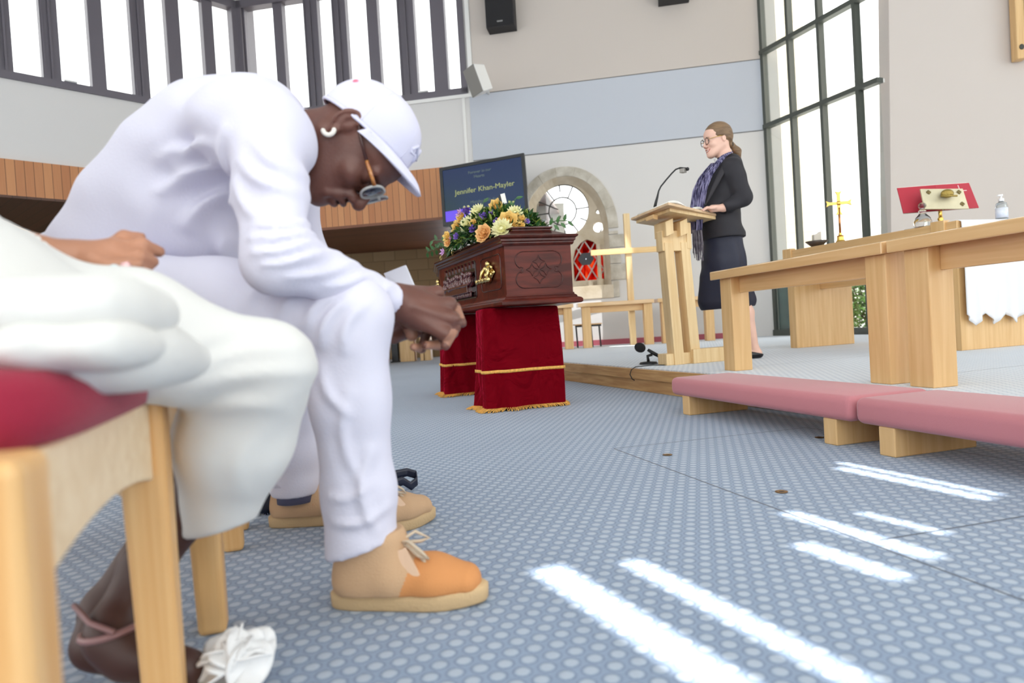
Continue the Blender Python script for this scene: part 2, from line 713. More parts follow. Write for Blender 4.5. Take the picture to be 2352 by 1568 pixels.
        for axis in range(3):
            sl0 = [slice(1, -1)] * 3
            sl1 = [slice(1, -1)] * 3
            sl0[axis] = slice(0, -1)
            sl1[axis] = slice(1, None)
            A = ins[tuple(sl0)]
            B = ins[tuple(sl1)]
            off = [1, 1, 1]
            off[axis] = 0
            for flip, mk in ((False, A & ~B), (True, ~A & B)):
                i, j, k = np.nonzero(mk)
                i, j, k = i + off[0], j + off[1], k + off[2]
                if axis == 0:
                    qd = [idx[i, j - 1, k - 1], idx[i, j, k - 1], idx[i, j, k], idx[i, j - 1, k]]
                elif axis == 1:
                    qd = [idx[i - 1, j, k - 1], idx[i - 1, j, k], idx[i, j, k], idx[i, j, k - 1]]
                else:
                    qd = [idx[i - 1, j - 1, k], idx[i, j - 1, k], idx[i, j, k], idx[i - 1, j, k]]
                qd = np.stack(qd, 1)
                if flip:
                    qd = qd[:, ::-1]
                quads.append(qd)
        Q = np.concatenate(quads)
        Q = Q[(Q >= 0).all(1)]
        return V, Q


def skin(name, parts, material, parent, mats=None, split=None):
    """parts: list of (V,Q) -> one mesh object; split(V)->material index per face centre"""
    Vs, Qs, o = [], [], 0
    for V, Q in parts:
        Vs.append(V)
        Qs.append(Q + o)
        o += len(V)
    V = np.concatenate(Vs).astype(np.float32)
    Q = np.concatenate(Qs).astype(np.int32)
    me = bpy.data.meshes.new(name)
    me.vertices.add(len(V))
    me.vertices.foreach_set('co', V.ravel())
    me.loops.add(len(Q) * 4)
    me.loops.foreach_set('vertex_index', Q.ravel())
    me.polygons.add(len(Q))
    me.polygons.foreach_set('loop_start', np.arange(len(Q), dtype=np.int32) * 4)
    me.polygons.foreach_set('use_smooth', np.ones(len(Q), bool))
    me.materials.append(material)
    for m in mats or ():
        me.materials.append(m)
    if split is not None:
        me.polygons.foreach_set('material_index', split(V[Q].mean(1)).astype(np.int32))
    me.update(calc_edges=True)
    me.validate()
    ob = bpy.data.objects.new(name, me)
    COL.objects.link(ob)
    if parent is not None:
        ob.parent = parent
        ob.matrix_parent_inverse = pmat(parent).inverted()
    return ob


def ridges(segs, yc, yw, *ws):
    """folds in cloth: segs = (a, b, height, width) raised along a->b on the side nearer than yc"""
    base = wrinkle(*ws) if ws else None

    def f(X, Y, Z):
        out = np.zeros(np.broadcast(X, Z).shape)
        for a, b, am, w in segs:
            dx, dz = b.x - a.x, b.z - a.z
            L2 = dx * dx + dz * dz
            t = np.clip(((X - a.x) * dx + (Z - a.z) * dz) / L2, 0, 1)
            # slightly bowed line, tapering towards both ends
            bow = 0.12 * math.sqrt(L2) * np.sin(t * PI)
            ex = (X - a.x) - t * dx - bow * dz / math.sqrt(L2)
            ez = (Z - a.z) - t * dz + bow * dx / math.sqrt(L2)
            d2 = ex * ex + ez * ez
            tp = 0.35 + 0.65 * np.sin(np.clip(t, 0.02, 0.98) * PI)
            out = out - am * tp * np.exp(-d2 / (w * w)) + 0.5 * am * tp * np.exp(-d2 / (w * w * 6))
        side = 1 / (1 + np.exp((Y - yc) / yw))
        out = out * side
        if base is not None:
            out = out + base(X, Y, Z)
        return out
    return f


def wrinkle(*ws):
    """ws: (dir, freq, amp, centre, radius, phase)"""
    def f(X, Y, Z):
        out = 0
        for d, fr, am, c, r, ph in ws:
            d = Vector(d).normalized()
            g = np.exp(-(((X - c[0]) ** 2 + (Y - c[1]) ** 2 + (Z - c[2]) ** 2) / (r * r)))
            t = (X * d.x + Y * d.y + Z * d.z) * fr + ph + 1.3 * np.sin(X * 11 + Z * 7) + 0.9 * np.sin(Y * 13 - Z * 9)
            out = out + am * g * np.sin(t)
        return out + np.zeros_like(X + Y + Z)
    return f
# ================================================================== materials used across the scene
M_wall = mat('white_plaster', (216, 213, 210), 0.8, bump=0.05, bscale=30)
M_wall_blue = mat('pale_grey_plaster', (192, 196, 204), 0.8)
M_trimw = mat('white_paint', (232, 230, 226), 0.5)
M_mull = mat('dark_window_metal', (104, 99, 106), 0.45, 0.2)
M_black = mat('black_plastic', (22, 22, 24), 0.45)
M_lead = mat('lead_came', (60, 58, 56), 0.6)
M_beech = wood_mat('beech', (214, 172, 118), (226, 188, 136), 0.4, stretch=(0.6, 12, 12), bump=0.02)
M_beech_y = wood_mat('beech_front', (212, 170, 114), (226, 188, 134), 0.42, stretch=(12, 12, 0.6), bump=0.02)
M_pine = wood_mat('pine', (218, 184, 132), (232, 204, 156), 0.5, stretch=(12, 12, 0.6), bump=0.02)
M_stagew = wood_mat('stage_fascia_wood', (176, 130, 78), (206, 164, 110), 0.45, stretch=(1, 1, 14))
M_glass = glassmat('window_glass')
M_brass = mat('polished_brass', (214, 176, 92), 0.18, 1.0)
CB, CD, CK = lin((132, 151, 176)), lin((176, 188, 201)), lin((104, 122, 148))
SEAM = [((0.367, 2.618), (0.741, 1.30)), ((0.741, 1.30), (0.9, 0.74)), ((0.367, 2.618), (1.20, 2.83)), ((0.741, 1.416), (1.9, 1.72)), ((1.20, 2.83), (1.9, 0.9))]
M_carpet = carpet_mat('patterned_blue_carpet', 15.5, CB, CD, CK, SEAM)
M_carpet_glare = carpet_mat('blue_carpet_glare_lightened', 15.5, lin((200, 209, 219)), lin((224, 229, 234)), lin((182, 193, 206)),  # same carpet as the floor, colours lightened to stand in for window glare
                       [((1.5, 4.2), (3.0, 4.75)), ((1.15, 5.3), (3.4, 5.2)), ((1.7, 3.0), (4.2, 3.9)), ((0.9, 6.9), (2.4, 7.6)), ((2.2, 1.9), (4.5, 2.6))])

# ================================================================== the room shell
W2A = math.atan2(-0.179, 0.984)
C23 = Vector((3.59, 9.28, 0))
D2 = Vector((0.984, -0.179, 0)).normalized()
C12 = C23 - D2 * 7.66
D1 = Vector((0.686, 0.728, 0)).normalized()        # towards the corner
L1 = 8.0
WL = C12 - D1 * L1
D3 = Vector((0.37, -0.93, 0)).normalized()
C34 = C23 + D3 * 1.78
D4 = Vector((1, -0.15, 0)).normalized()
C4R = C34 + D4 * 4.7
CEIL = 5.95
XR, YB, XL = C4R.x, -6.0, -9.5


def wall_obj(name, origin, d, builder, material, kind=True):
    """object whose local x runs along the wall, y away from the room's side given by d's left, z up"""
    e = builder.build(name, material)
    e.location = origin
    e.rotation_euler = (0, 0, math.atan2(d.y, d.x))
    if kind:
        struct(e)
    return e


# floor: one big carpeted plane, with its edge lost under the walls
m = MB()
m.box(-10, 10.5, -6.5, 15.5, -0.12, 0.0)
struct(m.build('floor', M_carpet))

# raised platform: carpeted top over a timber fascia
PC = Vector((0.417, 6.016, 0))
PE = Vector((1.10, 3.95, 0))
PF = PE + (PE - PC).normalized() * 5.2
plat = [PC, PF, Vector((XR, PF.y, 0)), Vector((XR, C4R.y, 0)), C34, C23, C23 - D2 * 2.95]
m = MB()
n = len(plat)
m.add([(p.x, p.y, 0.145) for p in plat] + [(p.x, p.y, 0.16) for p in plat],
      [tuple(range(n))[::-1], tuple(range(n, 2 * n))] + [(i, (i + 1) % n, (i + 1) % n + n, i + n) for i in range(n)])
struct(m.build('floor_platform', M_carpet_glare))
m = MB()
dF = (PF - PC).normalized()
nF = Vector((dF.y, -dF.x, 0))
if nF.x > 0:
    nF = -nF
m.bar(PC + Vector((0, 0, 0.118)) - nF * 0.01, PF + Vector((0, 0, 0.118)) - nF * 0.01, 0.07, 0.07)
m.bar(PC + Vector((0, 0, 0.041)) - nF * 0.03, PF + Vector((0, 0, 0.041)) - nF * 0.03, 0.07, 0.082)
dS = (plat[-1] - PC).normalized()
m.bar(PC + Vector((0.02, 0, 0.118)), plat[-1] + Vector((0.02, 0, 0.118)), 0.07, 0.07)
m.bar(PC + Vector((0.05, 0, 0.041)), plat[-1] + Vector((0.05, 0, 0.041)), 0.07, 0.082)
struct(m.build('trim_platform', M_stagew, bevel=0.004))


def ringpts(cx, cz, r, n=40, a0=0.0, a1=2 * PI, rz=None):
    full = abs(a1 - a0 - 2 * PI) < 1e-6
    return [(cx + r * math.cos(a0 + (a1 - a0) * i / (n if full else n - 1)), cz + (rz or r) * math.sin(a0 + (a1 - a0) * i / (n if full else n - 1))) for i in range(n)]


def on_wall(px, py, o, d):
    """wall coordinates (s,z) of a sight line"""
    q = ray(px, py)
    det = q.x * (-d.y) + d.x * q.y
    # solve t*q.xy = o + s*d
    t = (o.x * (-d.y) + d.x * o.y) / det
    pt = q * t
    s_ = (pt.x - o.x) * d.x + (pt.y - o.y) * d.y
    return s_, CAMH + pt.z


WZ0, WZ1 = 3.93, 5.76
# --- wall_far (W2): local x = distance from the clerestory corner
s_wr, _ = on_wall(1071, 150, C12, D2)       # right end of the clerestory
s_rec, _ = on_wall(1040, 600, C12, D2)      # right end of the recess
s_a0, z_a0 = on_wall(1209, 640, C12, D2)
s_a1, z_a1 = on_wall(1404, 640, C12, D2)
s_ac, z_top = on_wall(1297, 405, C12, D2)
ARW = 0.60
# pointed-round arch opening outline
s_mid = (s_a0 + s_a1) / 2
z_sill = 0.98


def arch(cx, hw, z0, zs, zt, n=14):
    """pointed arch outline, counter-clockwise"""
    pts = [(cx - hw, z0), (cx + hw, z0)]
    for i in range(n + 1):
        t = i / n
        a = t * PI / 2
        x = hw * math.cos(a) ** 0.92
        z = zs + (zt - zs) * math.sin(a)
        pts.append((cx + x, z))
    for i in range(n - 1, -1, -1):
        t = i / n
        a = t * PI / 2
        x = hw * math.cos(a) ** 0.92
        z = zs + (zt - zs) * math.sin(a)
        pts.append((cx - x, z))
    return pts


ARCH = arch(s_mid, (s_a1 - s_a0) / 2, z_sill, 1.80, z_top)
W2L = 7.66
outer = [(s_rec, -0.05), (W2L + 0.2, -0.05), (W2L + 0.2, CEIL), (-0.0, CEIL), (-0.0, WZ1), (s_wr, WZ1), (s_wr, WZ0), (-0.0, WZ0), (0.0, 2.19), (s_rec, 2.19)]
m = MB()
m.plate(outer, [ARCH], 0.0, 0.32)
wall_far = wall_obj('wall_far', C12, D2, m, M_wall)

# warmer paint above the upper shadow line
_, _zA = on_wall(1430, 175, C12, D2)
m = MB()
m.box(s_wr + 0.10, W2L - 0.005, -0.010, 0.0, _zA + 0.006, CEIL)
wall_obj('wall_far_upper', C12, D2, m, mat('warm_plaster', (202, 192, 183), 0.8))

# pale band between two shadow lines, and the white joint strip under the clerestory
sA, zA = on_wall(1430, 175, C12, D2)
sB, zB = on_wall(1430, 333.5, C12, D2)
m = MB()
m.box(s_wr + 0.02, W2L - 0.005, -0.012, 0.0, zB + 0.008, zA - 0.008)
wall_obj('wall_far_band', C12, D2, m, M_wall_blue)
m = MB()
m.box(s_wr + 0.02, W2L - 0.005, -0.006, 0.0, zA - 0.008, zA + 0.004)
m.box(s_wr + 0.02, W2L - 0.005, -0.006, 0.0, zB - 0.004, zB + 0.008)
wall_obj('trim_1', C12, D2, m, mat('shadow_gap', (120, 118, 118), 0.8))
sj, _ = on_wall(1069, 300, C12, D2)
m = MB()
m.box(sj - 0.02, sj + 0.02, -0.02, 0.0, 2.85, WZ0 - 0.06)
m.box(0, s_wr + 0.09, -0.03, 0.0, WZ0 - 0.07, WZ0 - 0.02)
m.box(s_wr + 0.03, s_wr + 0.09, -0.03, 0.0, WZ0 - 0.02, WZ1)
wall_obj('trim_2', C12, D2, m, M_trimw)

# crimson carpet skirting at the foot of the far wall on the platform
sk, _ = on_wall(1272, 800, C12, D2)
m = MB()
m.box(sk, W2L - 0.55, -0.03, 0.0, 0.16, 0.235)
wall_obj('baseboard_far', C12, D2, m, mat('crimson_skirting', (168, 84, 96), 0.7))

# --- clerestory windows


def clerestory(name, o, d, s0, s1, slots, dirn):
    fr = MB()
    fr.box(s0, s1, -0.03, 0.13, WZ0 - 0.02, WZ0 + 0.075)
    fr.box(s0, s1, -0.03, 0.13, WZ1 - 0.12, WZ1)
    fr.box(s0, s0 + 0.09, -0.03, 0.13, WZ0, WZ1)
    fr.box(s1 - 0.09, s1, -0.03, 0.13, WZ0, WZ1)
    for a, b, dbl in slots:
        fr.box(a, b, 0.0, 0.12, WZ0, WZ1)
        if dbl:
            c = (a + b) / 2
            fr.box(c - 0.012, c + 0.012, -0.03, 0.0, WZ0 + 0.07, WZ1 - 0.1)
            fr.box(a + 0.01, a + 0.03, -0.015, 0.0, WZ0 + 0.07, WZ1 - 0.1)
    w = wall_obj(name, o, d, fr, M_mull)
    g = MB()
    g.box(s0 + 0.02, s1 - 0.02, 0.055, 0.06, WZ0, WZ1)
    p = g.build('glass_pane', M_glass, w, world=False)
    h = MB()
    for a, b, dbl in slots[::2]:
        h.box(b + 0.02, b + 0.16, -0.06, -0.02, WZ0 + 0.075, WZ0 + 0.095)
    h.build('window_catch', M_trimw, w, world=False)
    return w


sl = []
for a, b, dbl in ((627, 650, 0), (697, 731, 1), (762, 796, 1), (842, 869, 0), (912, 952, 1), (988, 1022, 0)):
    sa, _ = on_wall(a + 0, 40, C12, D2)
    sb, _ = on_wall(b - 2, 40, C12, D2)
    sl.append((sa, sb, dbl))
window_1 = clerestory('window_1', C12, D2, 0.0, s_wr, sl, 1)
W1O = C12 - D1 * L1
sl = []
for a, b, dbl in ((-150, -118, 1), (-10, 24, 1), (92, 133, 1), (203, 236, 0), (300, 335, 1), (382, 413, 0), (466, 490, 0)):
    sa, _ = on_wall(a, 60, W1O, D1)
    sb, _ = on_wall(b, 60, W1O, D1)
    sl.append((sa, sb, dbl))
x = sl[0][0] - 1.0
while x > 0.4:
    sl.insert(0, (x, x + 0.12, 0))
    x -= 0.75
window_2 = clerestory('window_2', W1O, D1, 0.05, L1, sl, 1)

# --- wall_left_angled (W1)
m = MB()
m.box(0, L1, 0, 0.3, 2.52, WZ0)
m.box(0, L1, 0, 0.3, WZ1, CEIL)
wall_obj('wall_left', W1O, D1, m, M_wall)
# timber fascias under the walls
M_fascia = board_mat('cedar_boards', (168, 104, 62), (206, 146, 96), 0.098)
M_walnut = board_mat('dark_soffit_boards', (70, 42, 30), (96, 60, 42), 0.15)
_, zt = on_wall(0, 365, W1O, D1)
_, zb = on_wall(60, 453, W1O, D1)
m = MB()
m.box(0, L1 + 0.05, -0.05, 0.0, zb, zt)
wall_obj('trim_3', W1O, D1, m, M_fascia)
m = MB()
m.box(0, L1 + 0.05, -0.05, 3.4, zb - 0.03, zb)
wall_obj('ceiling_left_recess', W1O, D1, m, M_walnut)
s0f, zt2 = on_wall(860, 402, C12, D2)
s1f, zb2 = on_wall(1018, 499, C12, D2)
m = MB()
m.box(-0.02, s1f + 0.05, -0.05, 0.0, zb2, zt2)
wall_obj('trim_4', C12, D2, m, M_fascia)
m = MB()
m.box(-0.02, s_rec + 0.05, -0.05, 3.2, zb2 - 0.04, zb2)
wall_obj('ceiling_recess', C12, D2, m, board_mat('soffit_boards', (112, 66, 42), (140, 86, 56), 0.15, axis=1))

m = MB()
_n1, _n2 = Vector((-D1.y, D1.x, 0)), Vector((-D2.y, D2.x, 0))
m.add([tuple(q + Vector((0, 0, z_))) for z_ in (2.56, 2.62) for q in (C12 + _n2 * 0.3, C12 + D2 * 4.5 + _n2 * 0.3, C12 + D2 * 4.5 + _n2 * 4.5, C12 + (_n1 + _n2).normalized() * 5.5, WL + _n1 * 4.2, WL + _n1 * 0.3, C12 + _n1 * 0.3)],
      [tuple(range(7))[::-1], tuple(range(7, 14))] + [(i, (i + 1) % 7, (i + 1) % 7 + 7, i + 7) for i in range(7)])
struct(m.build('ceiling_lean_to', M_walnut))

# --- block walls in the recess
M_block = brick_mat('tan_blockwork', (150, 124, 90), (164, 138, 104), (136, 114, 84), 0.44, 0.215, 0.012)
RO2 = Vector((-9.2, 14.15, 0))
DR = Vector((0.984, -0.1, 0)).normalized()
m = MB()
m.box(0, 8.1, 0, 0.2, -0.05, 3.2)
wall_obj('wall_recess', RO2, DR, m, M_block)
m = MB()
nrm1 = Vector((-D1.y, D1.x, 0))
m.box(0, L1 + 2.0, 3.3, 3.5, -0.05, 3.2)
wall_obj('wall_left_recess', W1O, D1, m, M_block)
m = MB()
m.box(s_rec, s_rec + 0.2, 0.3, 3.3, -0.05, 2.3)
wall_obj('wall_recess_end', C12, D2, m, M_block)
# pier at the corner of the two clerestory walls
m = MB()
m.box(-0.12, 0.12, 0.02, 0.3, WZ0, WZ1)
wall_obj('trim_5', C12, D2, m, M_mull)

# --- tall glazed wall W3 (window_3)
W3L = 1.78
fr = MB()
xs = [0.0]
for px in (1823.7, 1894, 1978):
    s_, _ = on_wall(px, 300, C23, D3)
    xs.append(s_)
xs.append(W3L)
fr.box(0.0, 0.05, -0.03, 0.05, 0.16, CEIL)
for s_ in xs[1:-1]:
    fr.box(s_ - 0.021, s_ + 0.021, -0.04, 0.05, 0.16, CEIL)
zr = [0.19, 1.03, 2.98, 3.97, 4.96]
for z in (2.98, 3.97, 4.96, CEIL - 0.04):
    fr.box(0, W3L, -0.045, 0.05, z - 0.028, z + 0.028)
fr.box(0, W3L, -0.05, 0.06, 0.16, 0.24)
window_3 = wall_obj('window_3', C23, D3, fr, mat('dark_green_frame', (78, 82, 76), 0.5, 0.1))
g = MB()
g.box(0, W3L, 0.0, 0.006, 0.2, CEIL)
g.build('glass_pane', M_glass, window_3, world=False)
g = MB()
for z in (2.98, 3.97, 4.96):
    g.box(0.05, W3L, 0.05, 0.075, z - 0.02, z + 0.02)
g.build('window_frame', M_trimw, window_3, world=False)
# panel of dark film in the first low bay
g = MB()
g.box(0.06, xs[1] - 0.03, 0.01, 0.02, 0.24, 1.02)
g.build('lower_panel', mat('dark_teal_panel', (74, 96, 94), 0.25, var=0.2), window_3, world=False)

# --- white wall at the right, its edge leaning slightly
m = MB()
lean = 0.03 * 5.8
m.plate([(0.0, 0.1), (4.9, 0.1), (4.9, CEIL), (lean + 0.03, CEIL)], [], 0.0, 0.3)
wall_right = wall_obj('wall_right_front', C34, D4, m, mat('warm_white_plaster', (206, 196, 188), 0.8))
m = MB()
m.box(0.02, 4.9, -0.015, 0.0, 0.16, 0.23)
wall_obj('baseboard_right', C34, D4, m, mat('brown_skirting', (120, 84, 56), 0.6))

# --- ceiling; out-of-view rooflight added for sky light, slots cut to throw sun streaks
STREAKS = [((0.028, 1.40), (0.30, 0.80), 0.036), ((0.20, 1.41), (0.43, 0.87), 0.024), ((0.63, 1.68), (0.785, 1.30), 0.026), ((0.567, 1.45), (0.67, 1.21), 0.026),
           ((0.965, 2.11), (1.14, 1.66), 0.022), ((1.00, 2.18), (1.19, 1.69), 0.014), ((0.79, 1.64), (0.89, 1.43), 0.014)]
kz = CEIL / SUN_TO.z
sh = Vector((SUN_TO.x * kz, SUN_TO.y * kz, 0))
slots = []
for (ax, ay), (bx, by), hw in STREAKS:
    a = Vector((ax, ay, 0)) + sh
    b = Vector((bx, by, 0)) + sh
    d = (b - a).normalized()
    nn = Vector((-d.y, d.x, 0)) * hw
    slots.append([(q.x, q.y) for q in (a - nn, b - nn, b + nn, a + nn)])
roofl = [(-3.6, -5.6), (3.6, -5.6), (3.6, -1.2), (-3.6, -1.2)]
ceil_outer = [(XL, YB), (XR + 0.3, YB), (XR + 0.3, C4R.y + 0.4), (C34.x + 0.35, C34.y + 0.35), (C23.x + 0.4, C23.y + 0.2), (C12.x - 0.02, C12.y + 0.15), (WL.x - 0.1, WL.y + 0.1)]
m = MB()
m.plate(ceil_outer, [roofl] + slots, CEIL, CEIL + 0.05, fr=lambda x, y, z: (x, z, y))
struct(m.build('ceiling', M_trimw))
# eaves flaring upward outside the clerestory, reach set to block direct sun
N1 = Vector((-D1.y, D1.x, 0))
N2 = Vector((-D2.y, D2.x, 0))
cz0 = Vector((0, 0, CEIL))
mid = (N1 + N2).normalized()
EV, RISE = 1.5, 0.5
o_ = C12 + mid * (EV / mid.dot(N2))
m = MB()
for a, b, a2, b2 in ((WL, C12, WL + N1 * EV, o_), (C12, C23, o_, C23 + N2 * EV + D2 * 0.4)):
    up = Vector((0, 0, CEIL + RISE))
    th_ = Vector((0, 0, 0.08))
    m.hexa([a + cz0, b + cz0, b2 + up, a2 + up], [a + cz0 + th_, b + cz0 + th_, b2 + up + th_, a2 + up + th_])
struct(m.build('trim_6', mat('eaves_concrete', (214, 204, 190), 0.9)))
# bars of the added rooflight
m = MB()
for i in range(9):
    x = -3.6 + 7.2 * i / 8
    m.box(x - 0.05, x + 0.05, -5.6, -1.2, CEIL - 0.1, CEIL + 0.1)
w4 = struct(m.build('window_4_added', M_trimw))
g = MB()
g.box(-3.6, 3.6, -5.6, -1.2, CEIL + 0.02, CEIL + 0.03)
g.build('glass_pane', M_glass, w4)

# --- unseen walls behind the camera, with broad windows added to bring in light
m = MB()
m.plate([(0, -0.05), (XR - XL, -0.05), (XR - XL, CEIL), (0, CEIL)], [[(0.3, 0.15), (XR - XL - 0.3, 0.15), (XR - XL - 0.3, 5.7), (0.3, 5.7)]], -0.3, 0.0)
wall_obj('wall_rear', Vector((XL, YB, 0)), Vector((1, 0, 0)), m, M_wall)
ly = C4R.y - YB
m = MB()
m.plate([(0, -0.05), (ly, -0.05), (ly, CEIL), (0, CEIL)], [[(0.3, 0.3), (ly - 2.0, 0.3), (ly - 2.0, 5.6), (0.3, 5.6)]], -0.3, 0.0)
wall_obj('wall_right', Vector((XR, YB, 0)), Vector((0, 1, 0)), m, M_wall)
m = MB()
m.plate([(0, -0.05), (WL.y - YB, -0.05), (WL.y - YB, CEIL), (0, CEIL)], [[(0.8, 1.0), (WL.y - YB - 1.0, 1.0), (WL.y - YB - 1.0, 5.4), (0.8, 5.4)]], 0.0, 0.3)
wall_obj('wall_left_rear', Vector((WL.x, YB, 0)), Vector((0, 1, 0)), m, M_wall)

for nm_, o_, d_, x0_, x1_, z0_, z1_ in (('window_6_added', Vector((XL, YB, 0)), Vector((1, 0, 0)), 0.3, XR - XL - 0.3, 0.15, 5.7), ('window_7_added', Vector((XR, YB, 0)), Vector((0, 1, 0)), 0.3, ly - 2.0, 0.3, 5.6), ('window_8_added', Vector((WL.x, YB, 0)), Vector((0, 1, 0)), 0.8, WL.y - YB - 1.0, 1.0, 5.4)):
    m = MB()
    k_ = int((x1_ - x0_) / 2.2)
    for i in range(k_ + 1):
        x = x0_ + (x1_ - x0_) * i / k_
        m.box(x - 0.04, x + 0.04, -0.05, 0.05, z0_, z1_)
    m.box(x0_, x1_, -0.04, 0.04, z0_, z0_ + 0.07)
    m.box(x0_, x1_, -0.04, 0.04, z1_ - 0.07, z1_)
    w_ = wall_obj(nm_, o_, d_, m, M_mull)
    g = MB()
    g.box(x0_, x1_, -0.01, 0.0, z0_, z1_)
    g.build('glass_pane', M_glass, w_, world=False)

# --- outside: terrace, pale buildings and planting beyond the glass
m = MB()
m.box(4.5, 22, 7, 34, -0.1, 0.1)
struct(m.build('floor_terrace', mat('pale_paving', (232, 230, 226), 0.9)))


def at_out(px, py, Y):
    return P(px, py, Y)


# stone buttress outside
b0 = at_out(1762, 300, 12.2)
bt = thing('stone_buttress', 'pale coursed stone buttress standing outside behind the tall glazed wall', 'buttress', (b0.x, b0.y, 0.1), rad(-10))
m = MB()
m.box(0.0, 0.68, 0, 0.9, 0, 6.2)
m.build('stonework', brick_mat('pale_stone', (222, 210, 184), (236, 228, 208), (200, 194, 176), 0.5, 0.16, 0.01), bt, world=False)
m = MB()
m.box(-0.05, 0.73, -0.05, 0.95, 6.2, 6.35)
m.build('coping', M_trimw, bt, world=False)
b1 = at_out(1868, 300, 16.0)
bt = thing('white_building', 'white rendered building seen outside through the tall glazed wall', 'building', (b1.x - 0.3, b1.y, 0.1), rad(-8))
m = MB()
m.box(0.0, 7.0, 0, 3, 0, 5.2)
m.build('wall', mat('outdoor_render', (244, 244, 240), 0.9), bt, world=False)
m = MB()
m.box(-0.2, 7.2, -0.3, 3.3, 5.2, 5.5)
m.build('roof', mat('pale_roof', (225, 222, 215), 0.8), bt, world=False)
m = MB()
m.box(1.5, 2.3, -0.03, 0.02, 2.2, 3.3)
m.build('window', mat('outdoor_pane', (200, 208, 210), 0.2), bt, world=False)

# shrub beyond the low panes
random.seed(5)
c0 = P(2012, 700, 10.4)
sh_ = thing('leafy_shrub', 'green leafy shrub growing outside the low panes of the glazed wall', 'shrub', (c0.x, c0.y, 0.1))
m = MB()
for i in range(5200):
    a, rr = random.uniform(0, 2 * PI), random.random() ** 0.5
    p = Vector((c0.x + 1.0 * rr * math.cos(a), c0.y + 0.45 * rr * math.sin(a), 0.12 + 1.05 * random.random()))
    q = Vector((random.gauss(0, 1), random.gauss(0, 1), random.gauss(0, 1))).normalized()
    t = q.orthogonal().normalized()
    w = random.uniform(0.022, 0.045)
    m.add([p - q * w * 1.4, p + t * w * 0.6, p + q * w * 1.4, p - t * w * 0.6], [(0, 1, 2, 3)])
fo = m.build('foliage', mat('shrub_leaves', (74, 112, 48), 0.6, var=0.5, vscale=14), sh_, fixn=False)
m = MB()
for i in range(6):
    a = random.uniform(0, 6)
    m.tube([(c0.x + 0.1 * math.cos(a), c0.y, 0.1), (c0.x + 0.5 * math.cos(a), c0.y + 0.2 * math.sin(a), 0.9)], 0.012, 6)
m.build('stem', mat('shrub_stem', (90, 70, 50), 0.8), sh_)
# ================================================================== communion rails, kneelers
M_beech_c = wood_mat('beech_varnished', (214, 172, 118), (226, 188, 136), 0.3, stretch=(0.6, 12, 12), bump=0.01, coat=0.8)
def make_rail(L, label, group, h=0.585, post=0.115, tw=0.21, tilt=0.03, th=0.05, rear=0.0):
    """local x along the rail, y towards the altar side; origin at the foot of the first post"""
    t = thing('communion_rail', label, 'altar rail', group=group)
    z1 = h - th
    for x0 in (0.0, L - post):
        m = MB()
        za, zb = z1 + tilt * 0.035 / (tw + 0.035), z1 + tilt * (0.035 + post) / (tw + 0.035)
        m.hexa([(x0, 0, 0), (x0 + post, 0, 0), (x0 + post, post, 0), (x0, post, 0)], [(x0, 0, za), (x0 + post, 0, za), (x0 + post, post, zb), (x0, post, zb)])
        m.build('post', M_beech_y, t, world=False, bevel=0.004)
    m = MB()
    e = 0.05
    m.hexa([(-e, -0.035, z1), (L + 0.02, -0.035, z1), (L + 0.02, tw, z1 + tilt), (-e, tw, z1 + tilt)],
           [(-e, -0.035, z1 + th), (L + 0.02, -0.035, z1 + th), (L + 0.02, tw, z1 + tilt + th), (-e, tw, z1 + tilt + th)])
    m.build('top_rail', M_beech_c, t, world=False, bevel=0.005)
    m = MB()
    m.box(post, L - post, 0.055, 0.085, z1 - 0.085, z1 + 0.011)
    m.build('apron', M_beech, t, world=False, bevel=0.003)
    return t


RZ = math.atan2(-0.9715, 0.237)
RD = Vector((0.237, -0.9715, 0))
rail1 = make_rail(1.27, 'beech communion rail on the platform edge beside the lectern and priest', 'communion rails by the pink kneelers')
p0 = G(1664, 850, 0.16)
rail1.location = (p0.x, p0.y, 0.16)
rail1.rotation_euler = (0, 0, RZ)
rail2 = make_rail(1.6, 'beech communion rail nearest the right edge, in front of the white cloth', 'communion rails by the pink kneelers')
rail2.location = (p0.x + RD.x * 1.365, p0.y + RD.y * 1.365, 0.16)
rail2.rotation_euler = (0, 0, RZ)


def make_kneeler(L, label):
    t = thing('kneeler', label, 'kneeler', group='pink kneelers along the platform edge')
    W = 0.36
    m = MB()
    m.box(0, L, 0, W, 0.093, 0.183)
    m.build('cushion', M_pink, t, world=False, bevel=0.028, smooth=True, seg=4)
    for x0 in (0.09, L - 0.15):
        m = MB()
        m.box(x0, x0 + 0.065, 0.015, W - 0.01, 0, 0.095)
        m.build('sleeper', M_beech_y, t, world=False, bevel=0.004)
    return t


M_pink = mat('dusty_pink_cloth', (194, 124, 130), 0.95, bump=0.3, bscale=500, sheen=0.3)
KD = Vector((0.272, -0.962, 0)).normalized()
KZ = math.atan2(KD.y, KD.x)
k0 = G(1540, 906, 0.093)
kn1 = make_kneeler(1.24, 'pink kneeler with its far end beside the platform corner')
kn1.location = (k0.x, k0.y, 0)
kn1.rotation_euler = (0, 0, KZ)
kn2 = make_kneeler(1.5, 'pink kneeler nearest the camera, cut by the right edge')
kn2.location = (k0.x + KD.x * 1.255, k0.y + KD.y * 1.255, 0)
kn2.rotation_euler = (0, 0, KZ)

